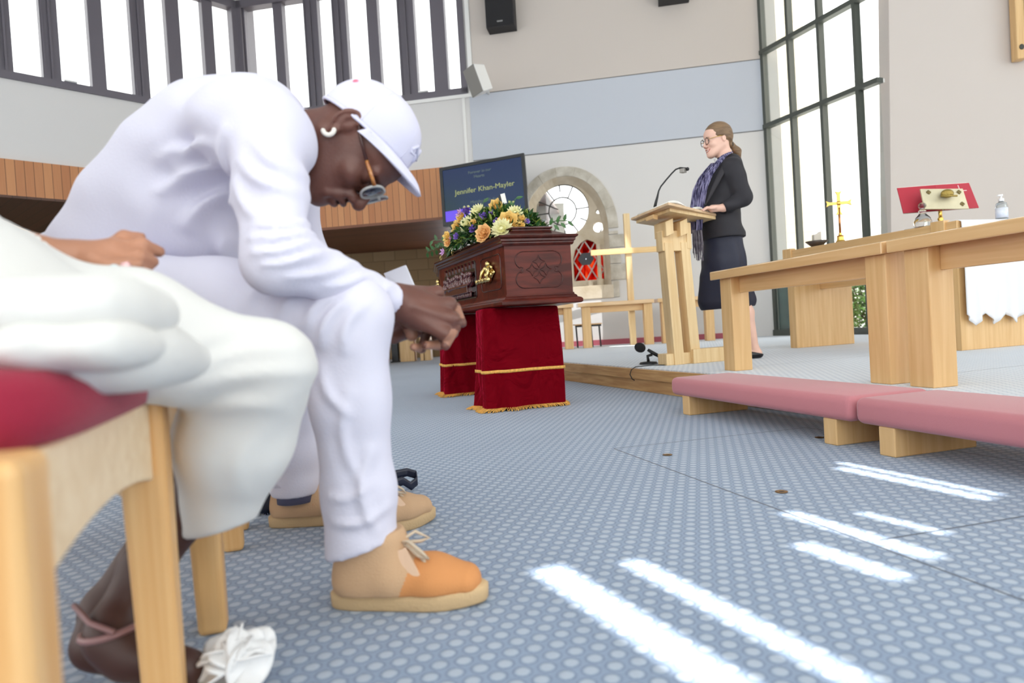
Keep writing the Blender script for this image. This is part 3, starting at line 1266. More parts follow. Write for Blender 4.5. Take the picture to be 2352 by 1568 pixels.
# far rails along the back of the platform
_fy = 8.85
far = []
for i, (xa, xb, lab) in enumerate(((1262, 1334, 'far beech rail partly hidden behind the coffin'), (1341, 1519, 'far beech rail between the coffin and the lectern'), (1524, 1660, 'far beech rail behind the lectern'))):
    a = G(xa, 801 - (xa - 1320) * 0.06, 0.16)
    a = Vector((P(xa, 790, _fy).x, _fy, 0.16))
    b = Vector((P(xb, 790, _fy - 0.05 * 0).x, _fy, 0.16))
    r_ = make_rail(b.x - a.x - 0.09, lab, 'communion rails at the back of the platform', h=0.585, post=0.11, tw=0.2, tilt=0.0, th=0.05)
    r_.location = a
    r_.rotation_euler = (0, 0, 0)
    far.append(r_)

# ================================================================== altar
AX = Vector((0.30, -0.954, 0)).normalized()
AZ = math.atan2(AX.y, AX.x)
a0 = G(1816, 799, 0.16)
altar = thing('altar', 'beech altar table with solid panel ends standing on the platform', 'altar', (a0.x, a0.y, 0.16), AZ)
AL = 1.62
for x0 in (0.0, AL - 0.085):
    m = MB()
    m.box(x0, x0 + 0.085, 0.0, 0.62, 0, 0.78)
    m.build('end_panel', M_beech_y, altar, world=False, bevel=0.004)
m = MB()
m.box(-0.02, AL + 0.02, -0.02, 0.66, 0.78, 0.845)
m.build('table_top', M_beech, altar, world=False, bevel=0.004)
m = MB()
m.box(0.085, AL - 0.085, 0.27, 0.33, 0.50, 0.60)
m.build('stretcher', M_beech, altar, world=False, bevel=0.003)
for x0 in (0.0, AL - 0.16):
    m = MB()
    m.box(x0, x0 + 0.1, -0.035, 0.02, 0.77, 0.86)
    m.build('tenon_block', M_beech_y, altar, world=False, bevel=0.003)

ZT = 0.16 + 0.847


def on_altar(px, py):
    q = G(px, py, ZT) if False else None
    return q


def A(x, y, z=0.0):
    """altar frame -> world"""
    ay = Vector((-AX.y, AX.x, 0))
    return Vector((a0.x, a0.y, 0.16)) + AX * x + ay * y + Vector((0, 0, z))


# white cloth over the near end of the altar, with a pointed lace hem
M_linen = mat('white_linen', (236, 236, 238), 0.85, bump=0.25, bscale=220)
al = thing('altar_cloth', 'white cloth with pointed lace hem hanging over the altar end', 'cloth', tuple(A(AL, 0.3, 0.0)))


def cl(u, v):
    # u across the altar (y), v along: over the top then down the end
    L = 0.42 + 0.66
    y = 0.0 + 0.62 * u
    hem = 0.0
    if v > 0.9:
        ph = (u * 3.5) % 1.0
        hem = (0.075 * abs(ph - 0.5) * 2 - 0.03) * (v - 0.9) / 0.1
    s_ = v * L
    if s_ < 0.42:
        p = A(AL + 0.025 - (0.42 - s_), y, 0.849)
    else:
        d = s_ - 0.42
        f = 0.012 * math.sin(u * 38 + 1) * min(1, d * 3) + 0.006 * math.sin(u * 71)
        p = A(AL + 0.035 + f, y, 0.849 - d + hem)
    return p


m = MB()
m.grid(cl, 70, 40)
m.build('cloth', M_linen, al, smooth=True, solid=0.004)
# small runs of the same cloth lying on the table top towards its middle
# candle bowl, brass cross, missal stand, flask, sanitiser
def thing_at(name, label, cat, p, rz=0.0):
    return thing(name, label, cat, tuple(p), rz)


def pick(px, Y):
    """point on the altar top under a sight line at depth Y"""
    p = P(px, 540, Y)
    return Vector((p.x, p.y, ZT + 0.001))


pb = pick(1875, 5.72)
bw = thing_at('candle_bowl', 'small dark wooden bowl on the altar holding a stub of candle', 'bowl', pb)
m = MB()
m.lathe([(0.035, 0), (0.045, 0.004), (0.092, 0.045), (0.088, 0.047), (0.04, 0.012), (0.001, 0.010)], pb, 28)
m.build('bowl', mat('turned_bowl', (112, 82, 56), 0.35, c2=(66, 62, 60), vscale=7), bw, smooth=True)
m = MB()
m.plate([(-0.03, 0.02), (0.034, 0.02), (0.034, 0.125), (0.018, 0.118), (0.006, 0.108), (-0.03, 0.10)], [], -0.022, 0.022, fr=lambda x, y, z: (pb.x + x, pb.y + y, pb.z + z))
m.build('candle', mat('candle_wax', (222, 214, 200), 0.5), bw, bevel=0.004, smooth=True)

pc = pick(1930, 5.62)
cr = thing_at('brass_cross', 'polished brass standing cross on the altar beside the candle bowl', 'cross', pc)
m = MB()
m.lathe([(0.062, 0), (0.062, 0.006), (0.046, 0.014), (0.03, 0.032), (0.026, 0.06), (0.03, 0.066), (0.014, 0.075), (0.013, 0.09)], pc, 8)
m.build('base', M_brass, cr)
m = MB()
m.tube([pc + Vector((0, 0, 0.07)), pc + Vector((0, 0, 0.30))], 0.009, 10)
m.build('stem', mat('bronze_stem', (178, 120, 70), 0.2, 1.0), cr, smooth=True)
cz = 0.335
sh_pts = []


def flare(r0, r1, w0, w1):
    return [(r0, -w0), (r1 * 0.7 + r0 * 0.3, -w0 * 0.9), (r1, -w1), (r1 - 0.008, 0), (r1, w1), (r1 * 0.7 + r0 * 0.3, w0 * 0.9), (r0, w0)]


m = MB()
for ang in (0, 90, 180, 270):
    c_, s_ = math.cos(rad(ang)), math.sin(rad(ang))
    pts = [(a * c_ - b * s_, a * s_ + b * c_ + cz) for a, b in flare(0.0, 0.098, 0.013, 0.026)]
    ca, sa = math.cos(rad(-12)), math.sin(rad(-12))
    m.plate(pts, [], -0.007, 0.007, fr=lambda x, y, z: (pc.x + x * ca - y * sa, pc.y + x * sa + y * ca, pc.z + z))
m.ball(pc + Vector((0, -0.006, cz)), (0.019, 0.009, 0.019), 8)
m.build('cross_arms', M_brass, cr, bevel=0.002)

# missal on its brass stand at the near end of the altar
pm_ = pick(2162, 4.78)
ms = thing_at('missal_stand', 'brass bookstand on the altar with metal backplate, under the red missal', 'book stand', pm_)
m = MB()
m.lathe([(0.075, 0), (0.075, 0.008), (0.03, 0.02), (0.014, 0.04), (0.02, 0.055), (0.012, 0.07), (0.012, 0.12), (0.02, 0.13), (0.02, 0.14)], pm_, 20)
m.build('stem', M_brass, ms, smooth=True)
RB = Matrix.Rotation(rad(9), 4, 'Y')
TB = Matrix.Translation(pm_ + Vector((0.0, -0.02, 0.17))) @ Matrix.Rotation(rad(3), 4, 'Y') @ Matrix.Rotation(rad(-22), 4, 'X')
m = MB()
m.plate([(-0.165, -0.085), (0.14, -0.085), (0.135, 0.075), (-0.16, 0.075)], [], -0.006, 0.006, fr=lambda x, y, z: tuple(TB @ Vector((x, y - 0.045, z))))
m.build('backplate', mat('pale_brass', (214, 204, 172), 0.4, 0.4, var=0.1), ms, bevel=0.003)
m = MB()
M_dkb = mat('dark_brass', (110, 96, 60), 0.4, 0.8)
for sx, sz in ((0.1, 0.045), (0.1, -0.05), (-0.11, 0.045)):
    m = MB()
    for a in range(4):
        t = a * PI / 2
        m.ball(TB @ Vector((sx + 0.008 * math.cos(t), -0.053, sz + 0.008 * math.sin(t))), (0.009, 0.004, 0.009), 5)
    m.build('rosette', M_dkb, ms)
m = MB()
m.ball(TB @ Vector((0.0, -0.075, 0.02)), (0.045, 0.018, 0.03), 9)
m.bar(TB @ Vector((-0.055, -0.085, -0.005)), TB @ Vector((0.055, -0.085, -0.005)), 0.012, 0.012)
m.build('finial', mat('gilt_leafwork', (150, 128, 66), 0.35, 0.8, bump=1.0, bscale=120), ms, smooth=True)
mi = thing_at('red_missal', 'open red missal with a white cross on its cover, held on the brass stand', 'book', pm_ + Vector((0, 0, 0.12)))
TM = Matrix.Translation(pm_ + Vector((0.01, 0.02, 0.205))) @ Matrix.Rotation(rad(-2), 4, 'Y') @ Matrix.Rotation(rad(-22), 4, 'X')
M_red = mat('red_leatherette', (178, 36, 56), 0.5, bump=0.2, bscale=300)
for sgn in (-1, 1):
    TS = TM @ Matrix.Rotation(rad(-9 * sgn - 4), 4, 'Y') if False else TM @ Matrix.Rotation(rad(5 * sgn), 4, 'Z') @ Matrix.Rotation(rad(4 if sgn < 0 else -1), 4, 'Y')
    m = MB()
    m.plate([(0, -0.10), (sgn * 0.26, -0.10), (sgn * 0.26, 0.105), (0, 0.105)], [], -0.004, 0.004, fr=lambda x, y, z: tuple(TS @ Vector((x, y, z))))
    m.build('cover', M_red, mi, bevel=0.002)
    m = MB()
    m.plate([(0, -0.094), (sgn * 0.25, -0.094), (sgn * 0.25, 0.112), (0, 0.112)], [], 0.004, 0.022, fr=lambda x, y, z: tuple(TS @ Vector((x, y, z))))
    m.build('pages', mat('book_pages', (238, 234, 224), 0.8), mi, bevel=0.002)
    if sgn > 0:
        m = MB()
        m.plate([(0.165, -0.045), (0.171, -0.045), (0.171, 0.09), (0.165, 0.09)], [], -0.0065, -0.004, fr=lambda x, y, z: tuple(TS @ Vector((x, y, z))))
        m.plate([(0.12, 0.04), (0.218, 0.04), (0.218, 0.046), (0.12, 0.046)], [], -0.0065, -0.004, fr=lambda x, y, z: tuple(TS @ Vector((x, y, z))))
        m.build('cross_mark', mat('white_foil', (232, 200, 200), 0.5), mi)

pf = pick(2121, 4.7)
fl = thing_at('glass_cruet', 'clear glass cruet on the altar in front of the red missal', 'flask', pf)
m = MB()
m.lathe([(0.045, 0), (0.056, 0.006), (0.058, 0.03), (0.046, 0.06), (0.024, 0.085), (0.02, 0.1), (0.026, 0.108), (0.019, 0.112), (0.019, 0.12)], pf, 24)
M_cg = mat('clear_glass', (244, 246, 246), 0.03, trans=1.0)
m.build('body', M_cg, fl, smooth=True)
m = MB()
m.ball(pf + Vector((0, 0, 0.143)), (0.026, 0.026, 0.024), 6)
m.build('stopper', M_cg, fl)

ps = pick(2303, 4.62)
sa = thing_at('sanitiser_bottle', 'clear pump bottle of hand sanitiser on the altar near the right edge', 'bottle', ps)
m = MB()
m.lathe([(0.034, 0), (0.036, 0.004), (0.036, 0.1), (0.03, 0.118), (0.014, 0.126), (0.013, 0.135)], ps, 24)
m.build('bottle_body', mat('clear_plastic', (226, 232, 234), 0.12, trans=0.75), sa, smooth=True)
m = MB()
m.lathe([(0.017, 0.13), (0.017, 0.148), (0.007, 0.15), (0.006, 0.165), (0.012, 0.166), (0.012, 0.176)], ps, 16)
m.bar(ps + Vector((0, 0, 0.171)), ps + Vector((-0.03, -0.012, 0.169)), 0.01, 0.009)
m.build('pump', mat('white_plastic', (236, 236, 236), 0.4), sa, smooth=False)
m = MB()
m.lathe([(0.0366, 0.018), (0.0366, 0.085)], ps, 24)
m.build('wrap_band', mat('pale_blue_wrap', (205, 214, 232), 0.5, c2=(232, 234, 240), vscale=40), sa, smooth=True)

# ================================================================== lectern
lc = G(1573, 835, 0.16)
LZ = rad(20)
lect = thing('lectern', 'beech lectern with twin posts and sloping top on the platform', 'lectern', (lc.x, lc.y, 0.16), LZ)
# local x: to the priest's right..., y: away.  twin posts side by side along local x
for sx in (-1, 1):
    m = MB()
    m.hexa([(sx * 0.068 - 0.04, -0.045, 0.0), (sx * 0.068 + 0.04, -0.045, 0.0), (sx * 0.068 + 0.04, 0.045, 0.0), (sx * 0.068 - 0.04, 0.045, 0.0)],
           [(sx * 0.066 - 0.075, -0.045, 0.85), (sx * 0.066 - 0.005, -0.045, 0.85), (sx * 0.066 - 0.005, 0.045, 0.85), (sx * 0.066 - 0.075, 0.045, 0.85)])
    m.build('post', M_pine, lect, world=False, bevel=0.003)
m = MB()
m.box(-0.17, 0.15, -0.035, 0.075, 0.0, 0.08)
m.build('foot', M_pine, lect, world=False, bevel=0.004)
m = MB()
m.box(0.03, 0.36, -0.065, 0.02, 0.0, 0.1)
m.build('foot', M_pine, lect, world=False, bevel=0.004)
m = MB()
m.box(-0.155, 0.075, -0.04, 0.04, 0.79, 0.93)
m.build('cross_head', M_pine, lect, world=False, bevel=0.004)
m = MB()
m.box(0.04, 0.08, -0.048, 0.05, 0.80, 0.985)
m.build('cheek', M_pine, lect, world=False, bevel=0.006)
for sx in (-0.115, 0.0):
    m = MB()
    m.hexa([(sx - 0.03, -0.08, 0.885), (sx + 0.03, -0.08, 0.905), (sx + 0.03, 0.07, 0.905), (sx - 0.03, 0.07, 0.885)],
           [(sx - 0.03, -0.08, 0.985), (sx + 0.03, -0.08, 1.01), (sx + 0.03, 0.07, 1.01), (sx - 0.03, 0.07, 0.985)])
    m.build('bearer', M_pine, lect, world=False, bevel=0.003)
# the sloping desk: corners measured from the photograph, real slab thickness
Yl = lc.y


def deskpts(dz):
    return [P(1448, 500, Yl + 0.10) + Vector((0, 0, dz)), P(1552, 473, Yl - 0.32) + Vector((0, 0, dz)), P(1650, 503, Yl - 0.02) + Vector((0, 0, dz)), P(1560, 525, Yl + 0.40) + Vector((0, 0, dz))]


q = [P(1449, 500, Yl + 0.16), P(1535, 464, Yl - 0.33), P(1654, 492, Yl + 0.06)]
q.append(q[0] + q[2] - q[1])
nrm = (q[2] - q[1]).cross(q[0] - q[1]).normalized()
if nrm.z < 0:
    nrm = -nrm
m = MB()
m.hexa([p - nrm * 0.018 for p in q], q)
m.build('desk_top', wood_mat('beech_desk', (206, 172, 132), (226, 196, 160), 0.45), lect, bevel=0.003)
q2 = [q[0].lerp(q[2], 0.06) - nrm * 0.018, q[1].lerp(q[3], 0.10) - nrm * 0.018, q[2].lerp(q[0], 0.0) - nrm * 0.018]
q2.append(q2[0] + q2[2] - q2[1])
m = MB()
m.hexa([p - nrm * 0.024 for p in q2], q2)
m.build('desk_underboard', M_pine, lect, bevel=0.003)
m = MB()
e0 = q[0].lerp(q[1], 0.42) - nrm * 0.04
e1 = q[0].lerp(q[1], 0.62) - nrm * 0.04
inn = (q[3] - q[0]).normalized() * 0.05
m.hexa([e0 - nrm * 0.03, e1 - nrm * 0.03, e1 - nrm * 0.03 + inn, e0 - nrm * 0.03 + inn], [e0, e1, e1 + inn, e0 + inn])
m.build('edge_block', M_beech, lect, bevel=0.003)

# open book of notes on the lectern
c1_ = q[1].lerp(q[0], 0.1).lerp(q[2], 0.08)
bk = thing('open_folder', 'open folder of white pages lying on the lectern under her hands', 'book', tuple(q[1].lerp(q[3], 0.4)))
ex = (q[2] - q[1]).normalized()
ey = (q[0] - q[1]).normalized()
Lx, Ly = (q[2] - q[1]).length, (q[0] - q[1]).length


def page(s0, s1, w0, w1, hgt, off):
    def fn(u, v):
        x = s0 + (s1 - s0) * u
        y = w0 + (w1 - w0) * v
        z = off + hgt * math.sin(PI * min(1, u * 1.15 + 0.05)) * 0.8
        return q[1] + ex * x + ey * y + nrm * z
    return fn


M_page = mat('white_pages', (238, 236, 230), 0.8)
for s0, s1, hg, nm in ((0.03, Lx * 0.52, 0.022, 'page_block'), (Lx * 0.52, Lx * 0.97, 0.018, 'page_block')):
    for k in range(3):
        m = MB()
        m.grid(page(s0 + 0.008 * k, s1 - 0.006 * k, 0.04 + 0.012 * k, Ly * 0.92, hg + 0.004 * k, 0.006 + 0.006 * k), 14, 2)
        m.build('page', M_page, bk, smooth=True, solid=0.004)

# gooseneck microphone rising from the lectern's far corner
g0 = P(1504, 470, Yl + 0.05)
gm = thing('gooseneck_microphone', 'slim black gooseneck microphone rising from the lectern top', 'microphone', tuple(g0))
pts = [P(x, y, Yl + 0.04) for x, y in ((1504, 476), (1507, 463), (1510, 452), (1513, 438), (1518, 428), (1530, 413), (1543, 398), (1552, 389), (1560, 386), (1566, 387))]
m = MB()
m.tube(pts, [0.011, 0.01, 0.008, 0.0055, 0.0055, 0.0055, 0.0055, 0.0055, 0.0055, 0.0055], 8)
m.build('gooseneck', M_black, gm, smooth=True)
m = MB()
m.tube([P(1561, 386, Yl + 0.04), P(1576, 388, Yl + 0.01)], [0.008, 0.011], 10)
m.ball(P(1579, 388, Yl), 0.013, 7)
m.build('capsule', M_black, gm, smooth=True)
m = MB()
m.bar(P(1564, 393, Yl + 0.03), P(1574, 391, Yl), 0.035, 0.03)
m.build('clip', mat('grey_clip', (150, 146, 140), 0.4, 0.3), gm, bevel=0.003)

# table microphone standing on the platform edge
f0 = G(1490, 836, 0.16)
tm = thing('table_microphone', 'black foam-tipped microphone on a round base at the platform edge', 'microphone', tuple(f0))
m = MB()
m.lathe([(0.065, 0), (0.067, 0.006), (0.06, 0.016), (0.02, 0.02), (0.012, 0.022)], f0, 24)
m.build('base', M_black, tm, smooth=True)
m = MB()
m.tube([f0 + Vector((0, 0, 0.015)), f0 + Vector((-0.005, 0, 0.06)), P(1498, 814, f0.y)], 0.012, 8)
m.tube([P(1488, 803, f0.y), P(1503, 812, f0.y), P(1522, 822, f0.y)], [0.011, 0.014, 0.011], 10)
m.build('body', M_black, tm, smooth=True)
m = MB()
m.ball(P(1470, 798, f0.y), (0.042, 0.036, 0.036), 10, Matrix.Rotation(rad(25), 4, 'Y'))
m.build('foam_windshield', mat('black_foam', (34, 34, 36), 0.95, bump=0.8, bscale=400), tm, smooth=True)
m = MB()
g_ = [P(1522, 822, f0.y), P(1530, 828, f0.y + 0.02), P(1533, 834, f0.y), G(1525, 838, 0.166), G(1500, 838, 0.164), G(1480, 840, 0.164), G(1460, 842, 0.164), P(1450, 849, f0.y - 0.28), P(1447, 860, f0.y - 0.32), P(1452, 870, f0.y - 0.34), P(1457, 873, f0.y - 0.33)]
m.tube(g_, 0.0035, 6)
m.build('cable', M_black, tm, smooth=True)

# ================================================================== stone window in the far wall (window_5)
def wallf(o, d):
    n_ = Vector((-d.y, d.x, 0))
    return lambda x, y, z: tuple(Vector((o.x, o.y, 0)) + d * x + n_ * y + Vector((0, 0, z)))


FR2 = wallf(C12, D2)
M_stone = mat('sandstone', (190, 174, 148), 0.9, c2=(212, 200, 180), vscale=5, bump=0.6, bscale=40)
M_stone_g = mat('weathered_stone', (176, 168, 152), 0.95, c2=(212, 206, 194), vscale=7, bump=0.8, bscale=30)
hw = (s_a1 - s_a0) / 2
cg, zg = on_wall(1289, 480.5, C12, D2)
rg = 0.385
cs1, zs1 = on_wall(1373, 518, C12, D2)
cs2, zs2 = on_wall(1373, 482, C12, D2)
cl1, zl1 = 2 * cg - cs1, zs1
lx, lz0 = on_wall(1352, 642, C12, D2)
_, lzt = on_wall(1352, 547, C12, D2)
win5 = thing('window_5', None, None)
win5.location = (C12.x, C12.y, 0)
win5.rotation_euler = (0, 0, math.atan2(D2.y, D2.x))
struct(win5)
lights_ = []
inner = arch(s_mid, hw, z_sill, 1.80, z_top)
lanc_r = [(lx - 0.215, lz0), (lx + 0.215, lz0), (lx + 0.215, lzt - 0.27), (lx + 0.18, lzt - 0.14), (lx + 0.09, lzt - 0.04), (lx, lzt), (lx - 0.09, lzt - 0.04), (lx - 0.18, lzt - 0.14), (lx - 0.215, lzt - 0.27)]
lanc_l = [(2 * cg - x, z) for x, z in reversed(lanc_r)]
ok_l = min(x for x, z in lanc_l) > s_mid - hw + 0.03
holes = [lanc_l] * (1 if ok_l else 0) + [ringpts(cg, zg, rg, 48), ringpts(cs1, zs1, 0.078, 20), ringpts(cs2, zs2, 0.035, 12), lanc_r]
if cl1 - 0.08 > s_mid - hw:
    holes.append(ringpts(2 * cg - cs2, zs2, 0.035, 12))
m = MB()
m.plate(inner, holes, 0.12, 0.26)
m.build('tracery', M_stone, win5, world=False, bevel=0.018)
# splayed moulding between the tracery and the outer hood
o1 = arch(s_mid, hw + 0.0, z_sill, 1.80, z_top)
o2 = arch(s_mid, hw - 0.075, z_sill + 0.04, 1.70, z_top - 0.085)
m = MB()
nn_ = len(o1)
m.add([(x, -0.012, z) for x, z in o1] + [(x, 0.12, z) for x, z in o2], [(i, (i + 1) % nn_, (i + 1) % nn_ + nn_, i + nn_) for i in range(nn_)])
m.build('splay', M_stone, win5, world=False)
# hood of dressed blocks
random.seed(11)
ht = arch(s_mid, hw, z_sill, 1.80, z_top, 14)[2:-1]
ho = arch(s_mid, hw + 0.14, z_sill, 1.80, z_top + 0.135, 14)[2:-1]
m = MB()
k = 0
n_ = len(ht)
while k < n_ - 1:
    st = min(3, n_ - 1 - k)
    pin = [ht[j] for j in range(k, k + st + 1)]
    pou = [ho[j] for j in range(k, k + st + 1)]
    w_ = random.uniform(-0.003, 0.01)
    m.plate(pou + pin[::-1], [], -0.028 - w_, 0.0)
    k += st
m.build('hood_blocks', M_stone_g, win5, world=False, bevel=0.006)
# long and short quoins at each jamb
m = MB()
z = z_sill - 0.16
i = 0
while z < 1.74:
    hgt = random.uniform(0.17, 0.26)
    ww = (0.13, 0.23, 0.15, 0.28)[i % 4]
    for sg in (-1, 1):
        x0 = s_mid + sg * hw
        x1 = x0 + sg * (ww + random.uniform(-0.03, 0.03))
        m.box(min(x0, x1), max(x0, x1), -0.022 - random.random() * 0.008, 0.0, z + 0.006, min(z + hgt, 1.76) - 0.004)
    z += hgt
    i += 1
m.build('quoin_blocks', M_stone_g, win5, world=False, bevel=0.006)
m = MB()
m.box(s_mid - hw - 0.03, s_mid + hw + 0.03, -0.03, 0.14, z_sill - 0.16, z_sill + 0.03)
m.build('sill', M_stone, win5, world=False, bevel=0.01)
m = MB()
m.tube([(s_mid + hw - 0.16, 0.07, z_sill + 0.12), (s_mid + hw - 0.16, 0.07, 1.6)], 0.03, 12)
m.tube([(s_mid + hw - 0.16, 0.07, z_sill + 0.03), (s_mid + hw - 0.16, 0.07, z_sill + 0.12)], 0.048, 12)
m.tube([(s_mid + hw - 0.30, 0.07, z_sill + 0.03), (s_mid + hw - 0.30, 0.07, z_sill + 0.1)], 0.04, 12)
m.build('colonnette', M_stone, win5, world=False, smooth=False)
m = MB()
m.box(s_mid - hw, s_mid + hw, 0.185, 0.19, lzt + 0.02, z_top)
m.build('clear_glass', M_glass, win5, world=False)
# leading of the round light
m = MB()
for rr in (0.2,):
    pts = ringpts(cg, zg, rr, 40)
    m.tube([(a, 0.178, b) for a, b in pts + [pts[0]]], 0.0095, 6)
for a in range(12):
    if a in (1,):
        continue
    t = rad(a * 30 + 4)
    r0 = 0.2 if a % 2 == 0 else 0.28
    if a in (5, 8):
        r0 = 0.07
    m.tube([(cg + r0 * math.cos(t), 0.178, zg + r0 * math.sin(t)), (cg + rg * math.cos(t), 0.178, zg + rg * math.sin(t))], 0.0095, 6)
pts = ringpts(cg, zg, rg - 0.004, 40)
m.tube([(a, 0.178, b) for a, b in pts + [pts[0]]], 0.007, 6)
m.build('lead_came', M_lead, win5, world=False)
# stained light: streaky orange and red quarries
mm, nt_, b_ = newmat('stained_glass')
K = NT(nt_)
nt_.nodes.remove(b_)
tc = nt_.nodes.new('ShaderNodeTexCoord')
mp = nt_.nodes.new('ShaderNodeMapping')
mp.inputs['Scale'].default_value = (7, 1, 1.6)
nt_.links.new(tc.outputs['Object'], mp.inputs[0])
nz = nt_.nodes.new('ShaderNodeTexNoise')
nz.inputs['Scale'].default_value = 2.2
nz.inputs['Detail'].default_value = 3
nt_.links.new(mp.outputs[0], nz.inputs['Vector'])
rp = nt_.nodes.new('ShaderNodeValToRGB')
rp.color_ramp.elements[0].position = 0.38
rp.color_ramp.elements[0].color = (0.20, 0.006, 0.006, 1)
rp.color_ramp.elements[1].position = 0.62
rp.color_ramp.elements[1].color = (0.50, 0.15, 0.06, 1)
e_ = rp.color_ramp.elements.new(0.5)
e_.color = (0.38, 0.045, 0.03, 1)
nt_.links.new(nz.outputs['Fac'], rp.inputs[0])
tr = nt_.nodes.new('ShaderNodeBsdfTranslucent')
t2 = nt_.nodes.new('ShaderNodeBsdfTransparent')
mx = nt_.nodes.new('ShaderNodeMixShader')
mx.inputs[0].default_value = 0.35
nt_.links.new(rp.outputs[0], tr.inputs[0])
nt_.links.new(rp.outputs[0], t2.inputs[0])
nt_.links.new(tr.outputs[0], mx.inputs[1])
nt_.links.new(t2.outputs[0], mx.inputs[2])
nt_.links.new(mx.outputs[0], nt_.nodes['Material Output'].inputs[0])
m = MB()
m.box(lx - 0.22, lx + 0.22, 0.18, 0.186, lz0 - 0.02, lzt + 0.02)
m.build('stained_pane', mm, win5, world=False)
m = MB()
for j in range(-3, 5):
    x0 = lx - 0.215 + j * 0.172
    for sg in (1, -1):
        xa, za = x0, lz0
        xb, zb_ = x0 + sg * 0.43, lz0 + 0.72
        # clip to the light
        t0, t1 = 0.0, 1.0
        for lim, sgn2 in ((lx - 0.215, 1), (lx + 0.215, -1)):
            dx = xb - xa
            if abs(dx) < 1e-6:
                continue
            t = (lim - xa) / dx
            if (dx > 0) == (sgn2 > 0):
                t0 = max(t0, t)
            else:
                t1 = min(t1, t)
        if t1 - t0 > 0.05:
            m.tube([(xa + (xb - xa) * t0, 0.172, za + (zb_ - za) * t0), (xa + (xb - xa) * t1, 0.172, za + (zb_ - za) * t1)], 0.011, 6)
m.build('lead_lattice', mat('pale_lead', (186, 180, 172), 0.5), win5, world=False)
hx = ringpts(lx - 0.03, lz0 + 0.31, 0.12, 6, rz=0.10)
m = MB()
m.plate(hx, [], 0.158, 0.17)
m.build('dark_roundel', mat('dark_roundel', (30, 32, 38), 0.4), win5, world=False)
m = MB()
m.ball((lx - 0.03, 0.155, lz0 + 0.31), 0.014, 5)
m.build('glint_stud', mat('stud', (220, 230, 240), 0.1, 1.0), win5, world=False)
# what stands outside the round light
ob = P(1238, 470, 12.0)
lan = thing('hanging_lantern', 'pale box lantern hanging outside behind the round leaded light', 'lantern', (ob.x, ob.y, ob.z))
m = MB()
m.box(ob.x - 0.11, ob.x + 0.11, ob.y - 0.1, ob.y + 0.1, ob.z - 0.28, ob.z + 0.15)
m.build('lantern_box', mat('lantern_grey', (128, 126, 124), 0.6), lan)
m = MB()
m.tube([(ob.x, ob.y, ob.z + 0.15), (ob.x, ob.y, ob.z + 1.6)], 0.008, 6)
m.build('cord', M_lead, lan)
m = MB()
m.bar((ob.x, ob.y, ob.z + 1.6), (ob.x + 0.3, ob.y - 2.05, ob.z + 1.6), 0.04, 0.04)
m.build('wall_arm', M_lead, lan)
ob = P(1278, 480, 13.0)
pst = thing('outdoor_post', 'weathered timber post standing outside behind the round leaded light', 'post', (ob.x, ob.y, -0.0))
m = MB()
m.box(ob.x - 0.13, ob.x + 0.13, ob.y - 0.13, ob.y + 0.13, 0.0, 2.75)
m.build('post_shaft', mat('weathered_post', (120, 116, 104), 0.8), pst)
m = MB()
m.box(ob.x - 0.16, ob.x + 0.16, ob.y - 0.16, ob.y + 0.16, 2.75, 2.8)
m.build('post_cap', M_trimw, pst)

# tall plain wooden cross standing behind the far rail
kx = P(1447, 640, 9.0)
kc = thing('wooden_cross', 'tall plain pine cross standing behind the far rail', 'cross', (kx.x, 9.02, 0.16))
zt_ = P(1440, 490, 9.0).z
m = MB()
m.box(kx.x - 0.04, kx.x + 0.04, 8.99, 9.05, 0.16, zt_)
m.build('upright', M_pine, kc, bevel=0.003)
za_ = P(1447, 576, 9.0).z
xl_ = P(1356, 578, 9.0).x
xr_ = P(1560, 578, 9.0).x
m = MB()
m.box(xl_, xr_, 8.95, 8.99, za_ - 0.036, za_ + 0.036)
m.build('crossbar', wood_mat('pine_bar', (226, 184, 122), (240, 206, 150), 0.5, stretch=(1, 9, 9)), kc, bevel=0.003)

# small table and a cane leaning behind the far rails
tp = P(1352, 748, 9.25)
tb = thing('side_table', 'small table with thin black legs behind the far rails', 'table', (tp.x, 9.25, 0.16))
m = MB()
m.box(tp.x - 0.20, tp.x + 0.17, 9.15, 9.38, 0.46, 0.475)
m.build('table_top', M_beech, tb)
for dx in (-0.17, 0.03, 0.14):
    m = MB()
    m.bar((tp.x + dx, 9.17, 0.16), (tp.x + dx - 0.01, 9.17, 0.46), 0.02, 0.02)
    m.build('leg', M_black, tb)
m = MB()
m.box(tp.x - 0.19, tp.x + 0.16, 9.165, 9.185, 0.435, 0.46)
m.build('frame', M_black, tb)

# ================================================================== wall-hung items
def wbox(name, mtl, x0, x1, y0, y1, z0, z1, par, bevel=0.006, o=C12, d=D2):
    m = MB()
    m.plate([(x0, z0), (x1, z0), (x1, z1), (x0, z1)], [], y0, y1, fr=wallf(o, d))
    return m.build(name, mtl, par, bevel=bevel)


